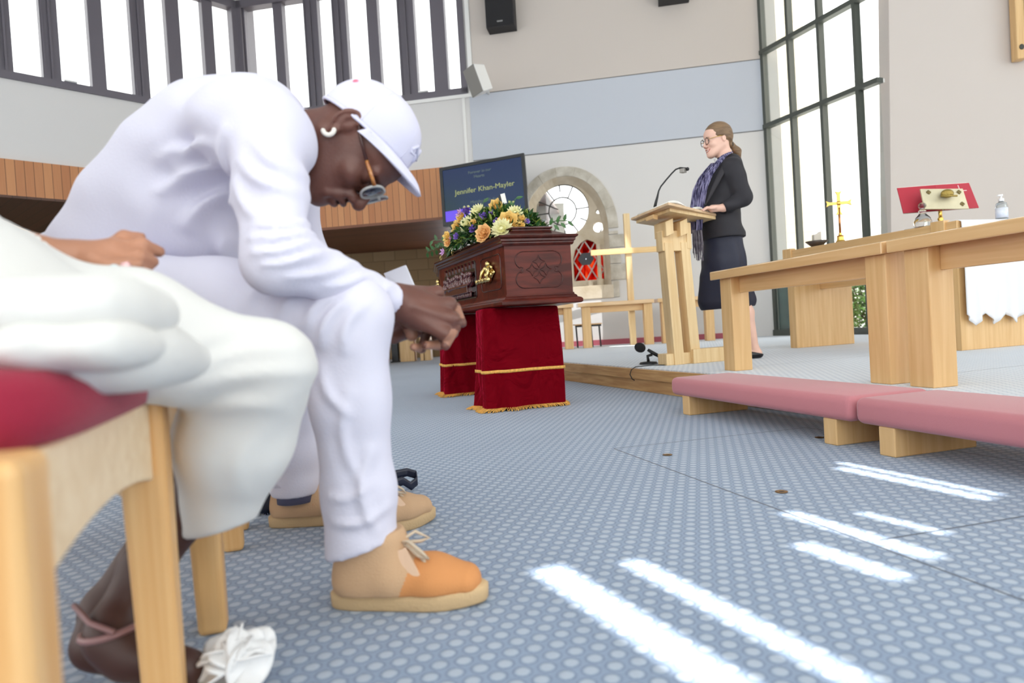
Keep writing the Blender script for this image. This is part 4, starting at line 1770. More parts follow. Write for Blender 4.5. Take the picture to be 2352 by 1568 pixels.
sa_, zb_ = on_wall(1125, 81, C12, D2)
sb_, zc_ = on_wall(1188, 72, C12, D2)
pk = FR2((sa_ + sb_) / 2, -0.12, zb_)
sp1 = thing('wall_loudspeaker', 'tall black loudspeaker on the wall right of the clerestory', 'loudspeaker', pk, group='black loudspeakers high on the far wall')
wbox('cabinet', mat('speaker_black', (40, 38, 40), 0.7), sa_, sb_, -0.24, -0.0, zb_, zb_ + 0.95, sp1)
wbox('grille', mat('speaker_cloth', (34, 33, 35), 0.9, bump=0.5, bscale=300), sa_ + 0.012, sb_ - 0.012, -0.25, -0.24, zb_ + 0.012, zb_ + 0.93, sp1)
wbox('badge', mat('silver_badge', (150, 148, 146), 0.4, 0.6), (sa_ + sb_) / 2 - 0.04, (sa_ + sb_) / 2 + 0.04, -0.254, -0.25, zb_ + 0.06, zb_ + 0.08, sp1, 0)
sa_, zb_ = on_wall(1512, 17, C12, D2)
sb_, _ = on_wall(1582, 8, C12, D2)
pk = FR2((sa_ + sb_) / 2, -0.12, zb_)
sp2 = thing('wall_loudspeaker', 'black loudspeaker cut by the top edge above the priest', 'loudspeaker', pk, group='black loudspeakers high on the far wall')
wbox('cabinet', mat('speaker_black2', (44, 42, 44), 0.7), sa_, sb_, -0.24, -0.0, zb_, zb_ + 0.9, sp2)
wbox('grille', mat('speaker_cloth2', (38, 36, 38), 0.9, bump=0.5, bscale=300), sa_ + 0.012, sb_ - 0.012, -0.25, -0.24, zb_ + 0.012, zb_ + 0.88, sp2)
wbox('badge', mat('silver_badge2', (150, 148, 146), 0.4, 0.6), (sa_ + sb_) / 2 - 0.04, (sa_ + sb_) / 2 + 0.04, -0.254, -0.25, zb_ + 0.05, zb_ + 0.07, sp2, 0)

# white angled speaker on a bracket
wc = P(1098, 184, 9.3)
ws = thing('bracket_loudspeaker', 'white loudspeaker angled on a bracket beside the clerestory corner', 'loudspeaker', tuple(wc))
MS = Matrix.Translation(wc) @ Matrix.Rotation(rad(-8), 4, 'Y') @ Matrix.Rotation(rad(-52), 4, 'Z') @ Matrix.Rotation(rad(12), 4, 'X')
m = MB()
m.hexa([MS @ Vector(v) for v in ((-0.13, -0.09, -0.19), (0.13, -0.09, -0.19), (0.09, 0.13, -0.17), (-0.09, 0.13, -0.17))], [MS @ Vector(v) for v in ((-0.13, -0.09, 0.19), (0.13, -0.09, 0.19), (0.09, 0.13, 0.17), (-0.09, 0.13, 0.17))])
m.build('cabinet', mat('white_speaker', (226, 224, 220), 0.5), ws, bevel=0.02)
m = MB()
m.hexa([MS @ Vector(v) for v in ((-0.122, -0.098, -0.182), (0.122, -0.098, -0.182), (0.122, -0.088, -0.182), (-0.122, -0.088, -0.182))], [MS @ Vector(v) for v in ((-0.122, -0.098, 0.182), (0.122, -0.098, 0.182), (0.122, -0.088, 0.182), (-0.122, -0.088, 0.182))])
m.build('grille', mat('grey_grille', (140, 136, 130), 0.8), ws, bevel=0.002)
wp = Vector(FR2(on_wall(1121, 180, C12, D2)[0], -0.02, wc.z + 0.03))
m = MB()
m.bar(MS @ Vector((0, 0.1, 0)), wp, 0.03, 0.03)
m.build('bracket', M_trimw, ws)

# hanging timber panel at the top right on the right wall
FR4 = wallf(C34, D4)
s0_, z0_ = on_wall(2320, 146, C34, D4)
hp = thing('hymn_board', 'beech hanging board with black slot cut by the top right corner', 'board', FR4(s0_ + 0.2, -0.1, z0_))
for xa, xb, nm in ((0.0, 0.10, 'side_board'), (0.125, 0.5, 'main_board')):
    wbox(nm, M_beech_y, s0_ + xa, s0_ + xb, -0.14, -0.02, z0_ + xa * 0.2, z0_ + 1.6, hp, 0.01, C34, D4)
wbox('slot_rail', M_black, s0_ + 0.085, s0_ + 0.11, -0.15, -0.01, z0_ + 0.18, z0_ + 1.6, hp, 0, C34, D4)
for xa in (0.045, 0.17):
    m = MB()
    c_ = FR4(s0_ + xa, -0.142, z0_ + 0.12)
    m.ball(c_, (0.026, 0.008, 0.03), 8)
    m.build('bolt', mat('dark_bolt', (70, 70, 66), 0.5, 0.5), hp)

# ================================================================== television
T = [P(1005, 389, 9.35), P(1200, 350, 9.05), P(1219, 491, 8.93), P(1022, 518, 9.23)]
tc_ = (T[0] + T[1] + T[2] + T[3]) / 4
ux = (((T[1] - T[0]) + (T[2] - T[3])) / 2)
uz = (((T[0] - T[3]) + (T[1] - T[2])) / 2)
TW, TH = ux.length, uz.length
ux.normalize()
uy = uz.normalized().cross(ux)
uz2 = ux.cross(uy).normalized()
uy = uz2.cross(ux).normalized()
tv = thing('television', 'black framed screen tilted on the wall showing a memorial slide', 'television', tuple(tc_))


def TF(x, y, z):
    return tuple(tc_ + ux * x + uy * y + uz2 * z)


if uy.y < 0:
    uy = -uy
m = MB()
m.plate([(-TW / 2, -TH / 2), (TW / 2, -TH / 2), (TW / 2, TH / 2), (-TW / 2, TH / 2)], [[(-TW / 2 + 0.045, -TH / 2 + 0.055), (TW / 2 - 0.045, -TH / 2 + 0.055), (TW / 2 - 0.045, TH / 2 - 0.045), (-TW / 2 + 0.045, TH / 2 - 0.045)]], -0.012, 0.02, fr=TF)
m.build('bezel', mat('tv_bezel', (46, 46, 46), 0.35), tv, bevel=0.004)
m = MB()
m.plate([(-TW / 2 + 0.01, -TH / 2 + 0.01), (TW / 2 - 0.01, -TH / 2 + 0.01), (TW / 2 - 0.01, TH / 2 - 0.01), (-TW / 2 + 0.01, TH / 2 - 0.01)], [], 0.01, 0.08, fr=TF)
m.build('casing', M_black, tv)
# the picture: deep blue, greener to the left, with a violet strip at the lower left
mm, nt_, b_ = newmat('lit_screen')
K = NT(nt_)
geo = nt_.nodes.new('ShaderNodeTexCoord')
mpp = nt_.nodes.new('ShaderNodeSeparateXYZ')
nt_.links.new(geo.outputs['Object'], mpp.inputs[0])
f1 = K.sstep(mpp.outputs[0], -TW / 2, -0.05)
f2 = K.sstep(mpp.outputs[2], -TH / 2, TH / 2)
ca_ = K.mix(f1, lin((16, 56, 56)), lin((12, 50, 88)))
cb_ = K.mix(f2, ca_, lin((14, 42, 88)))
b_.inputs['Base Color'].default_value = (0.01, 0.01, 0.012, 1)
b_.inputs['Roughness'].default_value = 0.35
nt_.links.new(cb_, b_.inputs['Emission Color'])
b_.inputs['Emission Strength'].default_value = 0.36
m = MB()
m.box(-TW / 2 + 0.04, TW / 2 - 0.04, 0.0, 0.004, -TH / 2 + 0.05, TH / 2 - 0.04)
scr = m.build('screen', mm, None)
scr.matrix_world = Matrix(((ux.x, uy.x, uz2.x, tc_.x), (ux.y, uy.y, uz2.y, tc_.y), (ux.z, uy.z, uz2.z, tc_.z), (0, 0, 0, 1)))
mw = scr.matrix_world.copy()
scr.parent = tv
scr.matrix_parent_inverse = pmat(tv).inverted()
m = MB()
m.plate([(-TW / 2 + 0.045, -TH / 2 + 0.055), (-0.2, -TH / 2 + 0.055), (-0.2, -TH / 2 + 0.2), (-TW / 2 + 0.045, -TH / 2 + 0.2)], [], -0.003, -0.001, fr=TF)
m.build('slide_strip', emat('violet_strip', (98, 72, 214), 0.55), tv)
M_let = emat('lettering_gold', (160, 166, 104), 0.5)
M_let2 = emat('lettering_dim', (96, 110, 100), 0.5)


def letter(txt, x, z, size, mt):
    c = bpy.data.curves.new('lettering', 'FONT')
    c.body = txt
    c.size = size
    c.align_x = 'CENTER'
    c.align_y = 'CENTER'
    c.extrude = 0.001
    c.materials.append(mt)
    tmp = bpy.data.objects.new('lettering', c)
    COL.objects.link(tmp)
    bpy.context.view_layer.update()
    me = bpy.data.meshes.new_from_object(tmp.evaluated_get(bpy.context.evaluated_depsgraph_get()))
    bpy.data.objects.remove(tmp)
    o = bpy.data.objects.new('lettering', me)
    COL.objects.link(o)
    p = Vector(TF(x, -0.006, z))
    o.matrix_world = Matrix(((ux.x, uz2.x, -uy.x, p.x), (ux.y, uz2.y, -uy.y, p.y), (ux.z, uz2.z, -uy.z, p.z), (0, 0, 0, 1)))
    o.parent = tv
    o.matrix_parent_inverse = pmat(tv).inverted()
    return o


letter('Forever in our', -0.03, 0.27, 0.055, M_let2)
letter('Hearts', -0.04, 0.205, 0.055, M_let2)
letter('Jennifer Khan-Mayler', 0.02, 0.025, 0.098, M_let)
letter('Monday 28th April', 0.02, -0.14, 0.055, M_let2)
m = MB()
m.bar(TF(0.0, 0.06, 0.0), tuple(Vector(TF(0.0, 0.06, 0.0)) + Vector((0.1, 0.75, 0.05))), 0.12, 0.12)
m.build('wall_arm', M_black, tv)

# ================================================================== things under the gallery
q0 = G(960, 829, 0)
q0 = Vector((P(957, 800, 12.0).x, 12.0, 0))
st = thing('beech_stand', 'beech stand with panel legs in the shade under the gallery', 'stand', (q0.x, q0.y, 0))
for px0, px1 in ((920, 953), (966, 974), (976, 990)):
    m = MB()
    a_, b_ = P(px0, 800, 12.0).x, P(px1, 800, 12.0).x
    m.box(a_, b_, 11.9, 12.2, 0, 0.62)
    m.build('leg', M_beech_y, st, bevel=0.004)
m = MB()
m.box(P(915, 800, 12).x, P(996, 800, 12).x, 11.85, 12.3, 0.62, 0.67)
m.build('stand_top', M_beech, st, bevel=0.004)
q1 = P(909, 800, 11.95)
bs = thing('floor_loudspeaker', 'slim black column loudspeaker on the floor beside the beech stand', 'loudspeaker', (q1.x, q1.y, 0))
m = MB()
m.box(q1.x - 0.06, q1.x + 0.05, 11.85, 12.0, 0.02, 0.72)
m.build('cabinet', M_black, bs, bevel=0.004)
m = MB()
m.box(q1.x - 0.08, q1.x + 0.07, 11.82, 12.03, 0.0, 0.02)
m.build('base', M_black, bs)
q2_ = P(884, 820, 11.6)
wb = thing('leaflet_bowl', 'small wooden bowl with a printed white card on the floor under the gallery', 'bowl', (q2_.x, q2_.y, 0))
m = MB()
m.lathe([(0.05, 0), (0.06, 0.005), (0.085, 0.075), (0.08, 0.078), (0.05, 0.02), (0.001, 0.015)], (q2_.x, q2_.y, 0), 20)
m.build('bowl', mat('bowl_brown', (150, 92, 56), 0.4), wb, smooth=True)
m = MB()
m.bar((q2_.x - 0.07, q2_.y, 0.12), (q2_.x + 0.07, q2_.y, 0.12), 0.006, 0.09)
m.build('card', mat('card_white', (206, 204, 190), 0.8, c2=(150, 150, 140), vscale=60), wb)
# ================================================================== coffin
M_mahog = wood_mat('mahogany', (66, 22, 15), (104, 40, 28), 0.32, sc=2.2, stretch=(1.2, 9, 9), coat=0.08, bump=0.0, spec=0.2)
M_mahog_d = wood_mat('dark_mahogany', (52, 20, 15), (84, 34, 26), 0.26, sc=2.2, stretch=(9, 1.2, 9), coat=0.15, bump=0.0, spec=0.3)
M_gilt = mat('gilt_metal', (222, 196, 130), 0.2, 1.0)
CZ = rad(16.5)
cf0 = P(1243, 700, 3.95)
coffin = thing('coffin', 'mahogany coffin with carved panels and gilt handles on red draped trestles', 'coffin', (cf0.x, cf0.y, 0.0), CZ)
YF, YS, YH = 0.0, 1.38, 1.98
HF, HS, HH = 0.203, 0.318, 0.215
ZB, ZT0 = 0.672, 0.955


def coff(off, z0, z1, off2=None):
    off2 = off if off2 is None else off2
    def pts(o, z):
        return [(-HF - o, YF - o, z), (HF + o, YF - o, z), (HS + o * 1.02, YS, z), (HH + o, YH + o, z), (-HH - o, YH + o, z), (-HS - o * 1.02, YS, z)]
    return pts(off, z0), pts(off2, z1)


def hexprism(m, b, t):
    n = len(b)
    return m.add(b + t, [tuple(range(n))[::-1], tuple(range(n, 2 * n))] + [(i, (i + 1) % n, (i + 1) % n + n, i + n) for i in range(n)])


def profile(m, rows):
    """rows of (offset, z) stacked into one moulded ring solid"""
    n = 6
    vs = []
    for o, z in rows:
        vs += coff(o, z, z)[0]
    fs = [tuple(range(n))[::-1], tuple(range((len(rows) - 1) * n, len(rows) * n))]
    for r in range(len(rows) - 1):
        for i in range(n):
            fs.append((r * n + i, r * n + (i + 1) % n, (r + 1) * n + (i + 1) % n, (r + 1) * n + i))
    return m.add(vs, fs)


m = MB()
profile(m, [(0, ZB), (0, ZT0)])
m.build('body', M_mahog, coffin, world=False, bevel=0.002)
m = MB()
profile(m, [(0.0, 0.612), (0.035, 0.612), (0.043, 0.618), (0.043, 0.634), (0.036, 0.642), (0.02, 0.648), (0.014, 0.66), (0.006, 0.664), (0.004, 0.675), (0.0, 0.675)])
m.build('base_moulding', M_mahog, coffin, world=False)
m = MB()
profile(m, [(0.0, 0.953), (0.01, 0.953), (0.016, 0.965), (0.016, 0.972), (0.024, 0.978), (0.024, 0.99), (0.036, 0.998), (0.038, 1.008), (0.03, 1.012), (-0.02, 1.014)])
m.build('lid_moulding', M_mahog_d, coffin, world=False)


def lidring(ins, z):
    return [(-HF + ins, YF + ins * 1.1, z), (HF - ins, YF + ins * 1.1, z), (HS - ins, YS, z), (HH - ins, YH - ins, z), (-HH + ins, YH - ins, z), (-HS + ins, YS, z)]


m = MB()
rows = [lidring(-0.0, 1.011), lidring(0.012, 1.018), lidring(0.085, 1.052), lidring(0.085, 1.060), lidring(0.075, 1.064), lidring(0.075, 1.072), lidring(0.095, 1.078)]
vs = [v for r in rows for v in r]
fs = [tuple(range(6))[::-1], tuple(range(36, 42))]
for r in range(6):
    for i in range(6):
        fs.append((r * 6 + i, r * 6 + (i + 1) % 6, (r + 1) * 6 + (i + 1) % 6, (r + 1) * 6 + i))
m.add(vs, fs)
m.build('raised_lid', M_mahog_d, coffin, world=False, bevel=0.0015)

# carved groove on the foot end: a lobed frame round four pointed lozenges
yy = YF - 0.001
zc = (ZB + ZT0) / 2 + 0.0


def tubeline(m, pts, r, y=yy, close=True):
    m.tube([(a, y, b) for a, b in (pts + [pts[0]] if close else pts)], r, 6)


def arcp(cx, cz, r, a0, a1, n=8):
    return [(cx + r * math.cos(rad(a0 + (a1 - a0) * i / n)), cz + r * math.sin(rad(a0 + (a1 - a0) * i / n))) for i in range(n + 1)]


R_ = 0.05
w_, h_ = 0.142, 0.105
out_ = []
out_ += arcp(w_ - R_, zc + h_ - R_, R_, 90, -60)
out_ += [(w_ - 0.032, zc + 0.016), (w_ - 0.045, zc + 0.012), (w_ - 0.035, zc), (w_ - 0.045, zc - 0.012), (w_ - 0.032, zc - 0.016)]
out_ += arcp(w_ - R_, zc - h_ + R_, R_, 60, -90)
out_ += arcp(-w_ + R_, zc - h_ + R_, R_, 270, 120)
out_ += [(-w_ + 0.032, zc - 0.016), (-w_ + 0.045, zc - 0.012), (-w_ + 0.035, zc), (-w_ + 0.045, zc + 0.012), (-w_ + 0.032, zc + 0.016)]
out_ += arcp(-w_ + R_, zc + h_ - R_, R_, 240, 90)
m = MB()
tubeline(m, out_, 0.0032)
m.build('carved_frame', M_mahog_d, coffin, world=False, smooth=True)
for dx, dz in ((0, 0.046), (0, -0.046), (0.042, 0), (-0.042, 0)):
    pts = []
    s_ = 0.036
    for k in range(4):
        a0, a1 = rad(90 * k), rad(90 * (k + 1))
        p0_, p1_ = (math.cos(a0) * s_, math.sin(a0) * s_), (math.cos(a1) * s_, math.sin(a1) * s_)
        for i in range(5):
            t = i / 5
            mx_, mz_ = p0_[0] * (1 - t) + p1_[0] * t, p0_[1] * (1 - t) + p1_[1] * t
            kf = 1 - 1.2 * t * (1 - t)
            pts.append((dx + mx_ * kf, zc + dz + mz_ * kf))
    m = MB()
    tubeline(m, pts, 0.003)
    m.build('carved_lozenge', M_mahog_d, coffin, world=False, smooth=True)

# long side facing us: frame of the side panel as a local plane
sv = Vector((-HS + HF, YS - YF, 0)).normalized()     # along the side, foot to shoulder
sn = Vector((-sv.y, sv.x, 0))                        # outward
if sn.x > 0:
    sn = -sn
so_ = Vector((-HF, YF, 0))


def SD(x, y, z):
    return tuple(so_ + sv * x + sn * y + Vector((0, 0, z)))


def side_panel(x0, x1, z0, z1, r=0.03):
    return arcp(x1 - r, z1 - r, r, 90, 0, 5) + arcp(x1 - r, z0 + r, r, 0, -90, 5) + arcp(x0 + r, z0 + r, r, 270, 180, 5) + arcp(x0 + r, z1 - r, r, 180, 90, 5)


for x0, x1 in ((0.07, 0.42),):
    m = MB()
    pts = side_panel(x0, x1, ZB + 0.045, ZT0 - 0.035)
    m.tube([SD(a, 0.0005, b) for a, b in pts + [pts[0]]], 0.0045, 6)
    m.build('side_frame', M_mahog_d, coffin, world=False, smooth=True)
# relief of a seated supper: table, cloth and a row of figures, deep cut
x0, x1, z0, z1 = 0.52, 1.24, ZB + 0.02, ZT0 - 0.02
m = MB()
m.plate(side_panel(x0, x1, z0, z1, 0.02), [], 0.0, 0.006, fr=SD)
m.build('relief_ground', mat('relief_ground', (30, 12, 12), 0.12, coat=1.0), coffin, world=False, bevel=0.003)
random.seed(3)
m = MB()
nf = 13
for i in range(nf):
    cx = x0 + 0.06 + (x1 - x0 - 0.12) * i / (nf - 1) + random.uniform(-0.008, 0.008)
    hz = z0 + 0.155 + random.uniform(-0.012, 0.012)
    if i == 6:
        hz += 0.012
    m.ball(SD(cx, 0.022, hz), (0.016, 0.016, 0.02), 6)
    m.ball(SD(cx + 0.003, 0.018, hz - 0.048), (0.026, 0.02, 0.036), 6)
    for sg in (-1, 1):
        m.tube([SD(cx + sg * 0.018, 0.022, hz - 0.028), SD(cx + sg * 0.028, 0.032, hz - 0.05), SD(cx + sg * random.uniform(0.0, 0.02), 0.04, hz - 0.072)], 0.007, 5)
    for j in range(5):
        a = random.uniform(-0.02, 0.02)
        m.tube([SD(cx + a, 0.03, hz - 0.02 - 0.008 * j), SD(cx + a + random.uniform(-0.02, 0.02), 0.036, hz - 0.045 - 0.006 * j)], 0.0035, 4)
    zf = z0 + 0.045
    for j in range(4):
        a = cx + random.uniform(-0.02, 0.02)
        m.tube([SD(a, 0.022, zf), SD(a + random.uniform(-0.012, 0.012), 0.026, z0 + 0.012)], 0.005, 5)
mcan = MB()
for i in range(9):
    cx = x0 + 0.05 + (x1 - x0 - 0.1) * i / 8
    mcan.plate([(cx - 0.02, z1 - 0.05), (cx + 0.02, z1 - 0.05), (cx + 0.016, z1 - 0.025), (cx, z1 - 0.004), (cx - 0.016, z1 - 0.025)], [], 0.004, 0.014, fr=SD)
M_relief = mat('carved_relief', (86, 30, 30), 0.1, coat=1.0, bump=0.3, bscale=80)
m.build('carved_figures', M_relief, coffin, world=False, smooth=True)
mcan.build('carved_canopy', M_relief, coffin, world=False)
m = MB()
m.plate([(x0 + 0.05, z0 + 0.082), (x1 - 0.05, z0 + 0.082), (x1 - 0.05, z0 + 0.094), (x0 + 0.05, z0 + 0.094)], [], 0.004, 0.05, fr=SD)
m.plate([(x0 + 0.09, z0 + 0.04), (x1 - 0.09, z0 + 0.04), (x1 - 0.09, z0 + 0.084), (x0 + 0.09, z0 + 0.084)], [], 0.004, 0.04, fr=SD)
m.build('carved_table', M_relief, coffin, world=False, bevel=0.002)


def handle(xc, y0, fn):
    p = MB()
    zc_ = ZB + 0.14
    lob = []
    for i in range(28):
        t = 2 * PI * i / 28
        r_ = 1 + 0.18 * math.cos(4 * t) + 0.08 * math.cos(8 * t)
        lob.append((xc + 0.075 * r_ * math.cos(t), zc_ + 0.045 * r_ * math.sin(t) + 0.01))
    p.plate(lob, [], y0, y0 + 0.006, fr=fn)
    for dx, dz, rr in ((0, 0.065, 0.02), (0.05, 0.04, 0.017), (-0.05, 0.04, 0.017), (0, 0.03, 0.022), (0.03, 0.0, 0.02), (-0.03, 0.0, 0.02)):
        p.ball(fn(xc + dx, y0 + 0.008, zc_ + dz), (rr, rr, rr), 6)
    p.build('handle_plate', M_gilt, coffin, world=False, smooth=True)
    b = MB()
    for sg in (-1, 1):
        b.tube([fn(xc + sg * 0.05, y0 + 0.01, zc_ + 0.05), fn(xc + sg * 0.058, y0 + 0.03, zc_ + 0.02), fn(xc + sg * 0.062, y0 + 0.045, zc_ - 0.03)], [0.009, 0.011, 0.009], 8)
    pts = [fn(xc + 0.115 * t, y0 + 0.045, zc_ - 0.035) for t in (-1, -0.93, -0.86, -0.8, -0.6, -0.5, -0.4, -0.1, 0, 0.1, 0.4, 0.5, 0.6, 0.8, 0.86, 0.93, 1)]
    b.tube(pts, [0.008, 0.018, 0.014, 0.011, 0.011, 0.017, 0.011, 0.011, 0.018, 0.011, 0.011, 0.017, 0.011, 0.011, 0.014, 0.018, 0.008], 10)
    b.build('handle_bar', M_gilt, coffin, world=False, smooth=True)


handle(0.25, 0.004, SD)
sv2 = Vector((-HH + HS, YH - YS, 0)).normalized()
sn2 = Vector((-sv2.y, sv2.x, 0))
if sn2.x > 0:
    sn2 = -sn2
so2 = Vector((-HS, YS, 0))


def SD2(x, y, z):
    return tuple(so2 + sv2 * x + sn2 * y + Vector((0, 0, z)))


handle(0.16, 0.004, SD2)
# silvery lid screws standing on the rim
for yv in (0.42, 1.05, 1.36):
    for sg in (-1, 1):
        hw_ = HF + (HS - HF) * min(1, yv / YS) - 0.012
        c_ = (sg * hw_, yv, 1.012)
        m = MB()
        m.lathe([(0.010, 0), (0.012, 0.006), (0.006, 0.014), (0.006, 0.02), (0.001, 0.022)], c_, 10)
        rp_ = [(c_[0] + 0.007 * math.cos(t), c_[1], 1.045 + 0.014 * math.sin(t)) for t in [2 * PI * i / 10 for i in range(11)]]
        m.tube(rp_, 0.003, 5)
        m.build('lid_screw', M_gilt, coffin, world=False, smooth=True)


# ================================================================== draped trestles
def CW(x, y, z):
    v = Vector((x * math.cos(CZ) - y * math.sin(CZ), x * math.sin(CZ) + y * math.cos(CZ), z))
    return Vector((cf0.x, cf0.y, 0)) + v


mv, ntv, bv = newmat('crimson_velvet')
bv.inputs['Base Color'].default_value = (*lin((112, 0, 16)), 1)
bv.inputs['Roughness'].default_value = 0.75
setin(bv, 'Specular IOR Level', 0.05)
setin(bv, 'Sheen Weight', 0.6)
setin(bv, 'Sheen Roughness', 0.35)
if 'Sheen Tint' in bv.inputs:
    bv.inputs['Sheen Tint'].default_value = (1.0, 0.02, 0.10, 1)
tcv = ntv.nodes.new('ShaderNodeTexCoord')
nzv = ntv.nodes.new('ShaderNodeTexNoise')
nzv.inputs['Scale'].default_value = 5.5
nzv.inputs['Detail'].default_value = 3
nzv.inputs['Distortion'].default_value = 1.2
ntv.links.new(tcv.outputs['Object'], nzv.inputs['Vector'])
bpv = ntv.nodes.new('ShaderNodeBump')
bpv.inputs['Strength'].default_value = 0.9
bpv.inputs['Distance'].default_value = 0.06
ntv.links.new(nzv.outputs['Fac'], bpv.inputs['Height'])
ntv.links.new(bpv.outputs[0], bv.inputs['Normal'])
M_gold = mat('gold_braid', (226, 172, 84), 0.7, var=0.25, vscale=80)


def trestle(y0, y1, hw0, hw1, label, seed, xo=-0.08):
    def CW(x, y, z, _c=globals()['CW']):
        return _c(x + xo, y, z)
    random.seed(seed)
    base = CW(0, (y0 + y1) / 2, 0)
    t = thing('draped_trestle', label, 'trestle', (base.x, base.y, 0), 0, 'velvet draped trestles under the coffin')
    N = 96
    ph = [random.uniform(0, 6) for _ in range(6)]

    def ring(v):
        """v = 1 top .. 0 floor"""
        hw = hw1 + (hw0 - hw1) * v
        dd0, dd1 = y0 - 0.028 * (1 - v), y1 + 0.03 * (1 - v)
        pts = []
        per = []
        n4 = N // 4
        for k in range(N):
            sd, u = divmod(k, n4)
            u /= n4
            if sd == 0:
                p = (-hw + 2 * hw * u, dd0, 0, -1)
            elif sd == 1:
                p = (hw, dd0 + (dd1 - dd0) * u, 1, 0)
            elif sd == 2:
                p = (hw - 2 * hw * u, dd1, 0, 1)
            else:
                p = (-hw, dd1 + (dd0 - dd1) * u, -1, 0)
            s_ = k / N * 2 * PI
            w = (1 - v) ** 1.3
            f = 0.014 * math.sin(3 * s_ + ph[0] + v * 1.6) + 0.009 * math.sin(7 * s_ + ph[1] - v * 2.2) + 0.005 * math.sin(15 * s_ + ph[2])
            f *= w + 0.12
            # one deep fold near the front left corner, falling to the right
            cx = -hw * (0.92 - 0.35 * (1 - v))
            if sd == 0:
                g = math.exp(-((p[0] - cx) / 0.03) ** 2)
                f -= 0.035 * g * (1 - v * 0.7)
                g2 = math.exp(-((p[0] - cx - 0.055) / 0.03) ** 2)
                f += 0.02 * g2 * (1 - v * 0.8)
                cx2 = hw * (0.9 - 0.1 * (1 - v))
                f += 0.012 * math.exp(-((p[0] - cx2) / 0.05) ** 2)
            x, y = p[0] + p[2] * f, p[1] + p[3] * f
            r_ = 0.035
            # soften the corners
            pts.append((x, y))
        return pts
    rows = []
    nv = 30
    for j in range(nv + 1):
        v = j / nv
        z = 0.012 + 0.592 * v
        rows.append([CW(x, y, z) for x, y in ring(v)])
    top = [CW(x * 0.93, (y - (y0 + y1) / 2) * 0.8 + (y0 + y1) / 2, 0.61) for x, y in ring(1.0)]
    rows.append(top)
    m = MB()
    vs = [p for r in rows for p in r]
    fs = []
    for j in range(len(rows) - 1):
        for k in range(N):
            fs.append((j * N + k, j * N + (k + 1) % N, (j + 1) * N + (k + 1) % N, (j + 1) * N + k))
    fs.append(tuple((len(rows) - 1) * N + k for k in range(N)))
    m.add(vs, fs)
    m.build('velvet_drape', mv, t, smooth=True, subsurf=1)
    # braid line at about a third of the height
    v = 0.375
    rg_ = ring(v)
    m = MB()
    for dz0, dz1 in ((-0.009, 0.009),):
        a = []
        for x, y in rg_:
            cx_, cy_ = 0.0, (y0 + y1) / 2
            L = math.hypot(x, y - cy_)
            ex_, ey_ = x / L, (y - cy_) / L
            a.append((x + ex_ * 0.004, y + ey_ * 0.004))
        vv = [CW(x, y, 0.012 + 0.592 * v + dz0) for x, y in a] + [CW(x, y, 0.012 + 0.592 * v + dz1) for x, y in a]
        m.add(vv, [(k, (k + 1) % N, (k + 1) % N + N, k + N) for k in range(N)])
    m.build('gold_braid', M_gold, t, smooth=True, solid=0.003)
    # fringe strands spreading on the carpet
    m = MB()
    rg_ = ring(0.0)
    M_ = 260
    for i in range(M_):
        u = i / M_ * N
        k = int(u)
        fr_ = u - k
        x = rg_[k][0] * (1 - fr_) + rg_[(k + 1) % N][0] * fr_
        y = rg_[k][1] * (1 - fr_) + rg_[(k + 1) % N][1] * fr_
        cy_ = (y0 + y1) / 2
        L = math.hypot(x, y - cy_)
        ex_, ey_ = x / L, (y - cy_) / L
        l = 0.016 + 0.012 * random.random() + (0.02 if x < -hw1 * 0.5 else 0)
        sw = random.uniform(-0.012, 0.012)
        m.tube([CW(x - ex_ * 0.002, y - ey_ * 0.002, 0.022), CW(x + ex_ * l * 0.6, y + ey_ * l * 0.6, 0.013), CW(x + ex_ * l - ey_ * sw, y + ey_ * l + ex_ * sw, 0.003)], 0.0023, 4, caps=False)
    m.build('gold_fringe', M_gold, t)
    return t


trestle(0.14, 0.34, 0.232, 0.255, 'crimson velvet draped trestle under the near foot end of the coffin', 1)
trestle(1.28, 1.48, 0.25, 0.265, 'crimson velvet draped trestle further back under the coffin', 4)

# ================================================================== flowers on the lid
fl0 = CW(-0.02, 0.90, 1.075)
fa = thing('funeral_flowers', 'spray of yellow roses, purple blooms and greenery lying on the coffin', 'flowers', tuple(fl0))
random.seed(21)


def FV(x, y, z):
    return CW(x, y, 1.07 + z)


def surf(x, y):
    """height of the mound over the lid; long axis along the coffin"""
    e = 1 - (x / 0.30) ** 2 - ((y - 0.88) / 0.58) ** 2
    return 0.205 * math.sqrt(max(0.0, e))


def leafquad(m, p, d, up, L, W, curl=0.2):
    d = d.normalized()
    sd = d.cross(up).normalized()
    n_ = sd.cross(d).normalized()
    a = [p, p + d * L * 0.35 + sd * W + n_ * curl * L * 0.15, p + d * L * 0.7 + sd * W * 0.75 + n_ * curl * L * 0.05, p + d * L - n_ * curl * L * 0.3,
         p + d * L * 0.7 - sd * W * 0.75 + n_ * curl * L * 0.05, p + d * L * 0.35 - sd * W + n_ * curl * L * 0.15, p + d * L * 0.5 + n_ * curl * L * 0.02]
    m.add(a, [(0, 1, 6), (1, 2, 6), (2, 3, 6), (3, 4, 6), (4, 5, 6), (5, 0, 6)])


def rv(s=1.0):
    return Vector((random.gauss(0, s), random.gauss(0, s), random.gauss(0, s)))


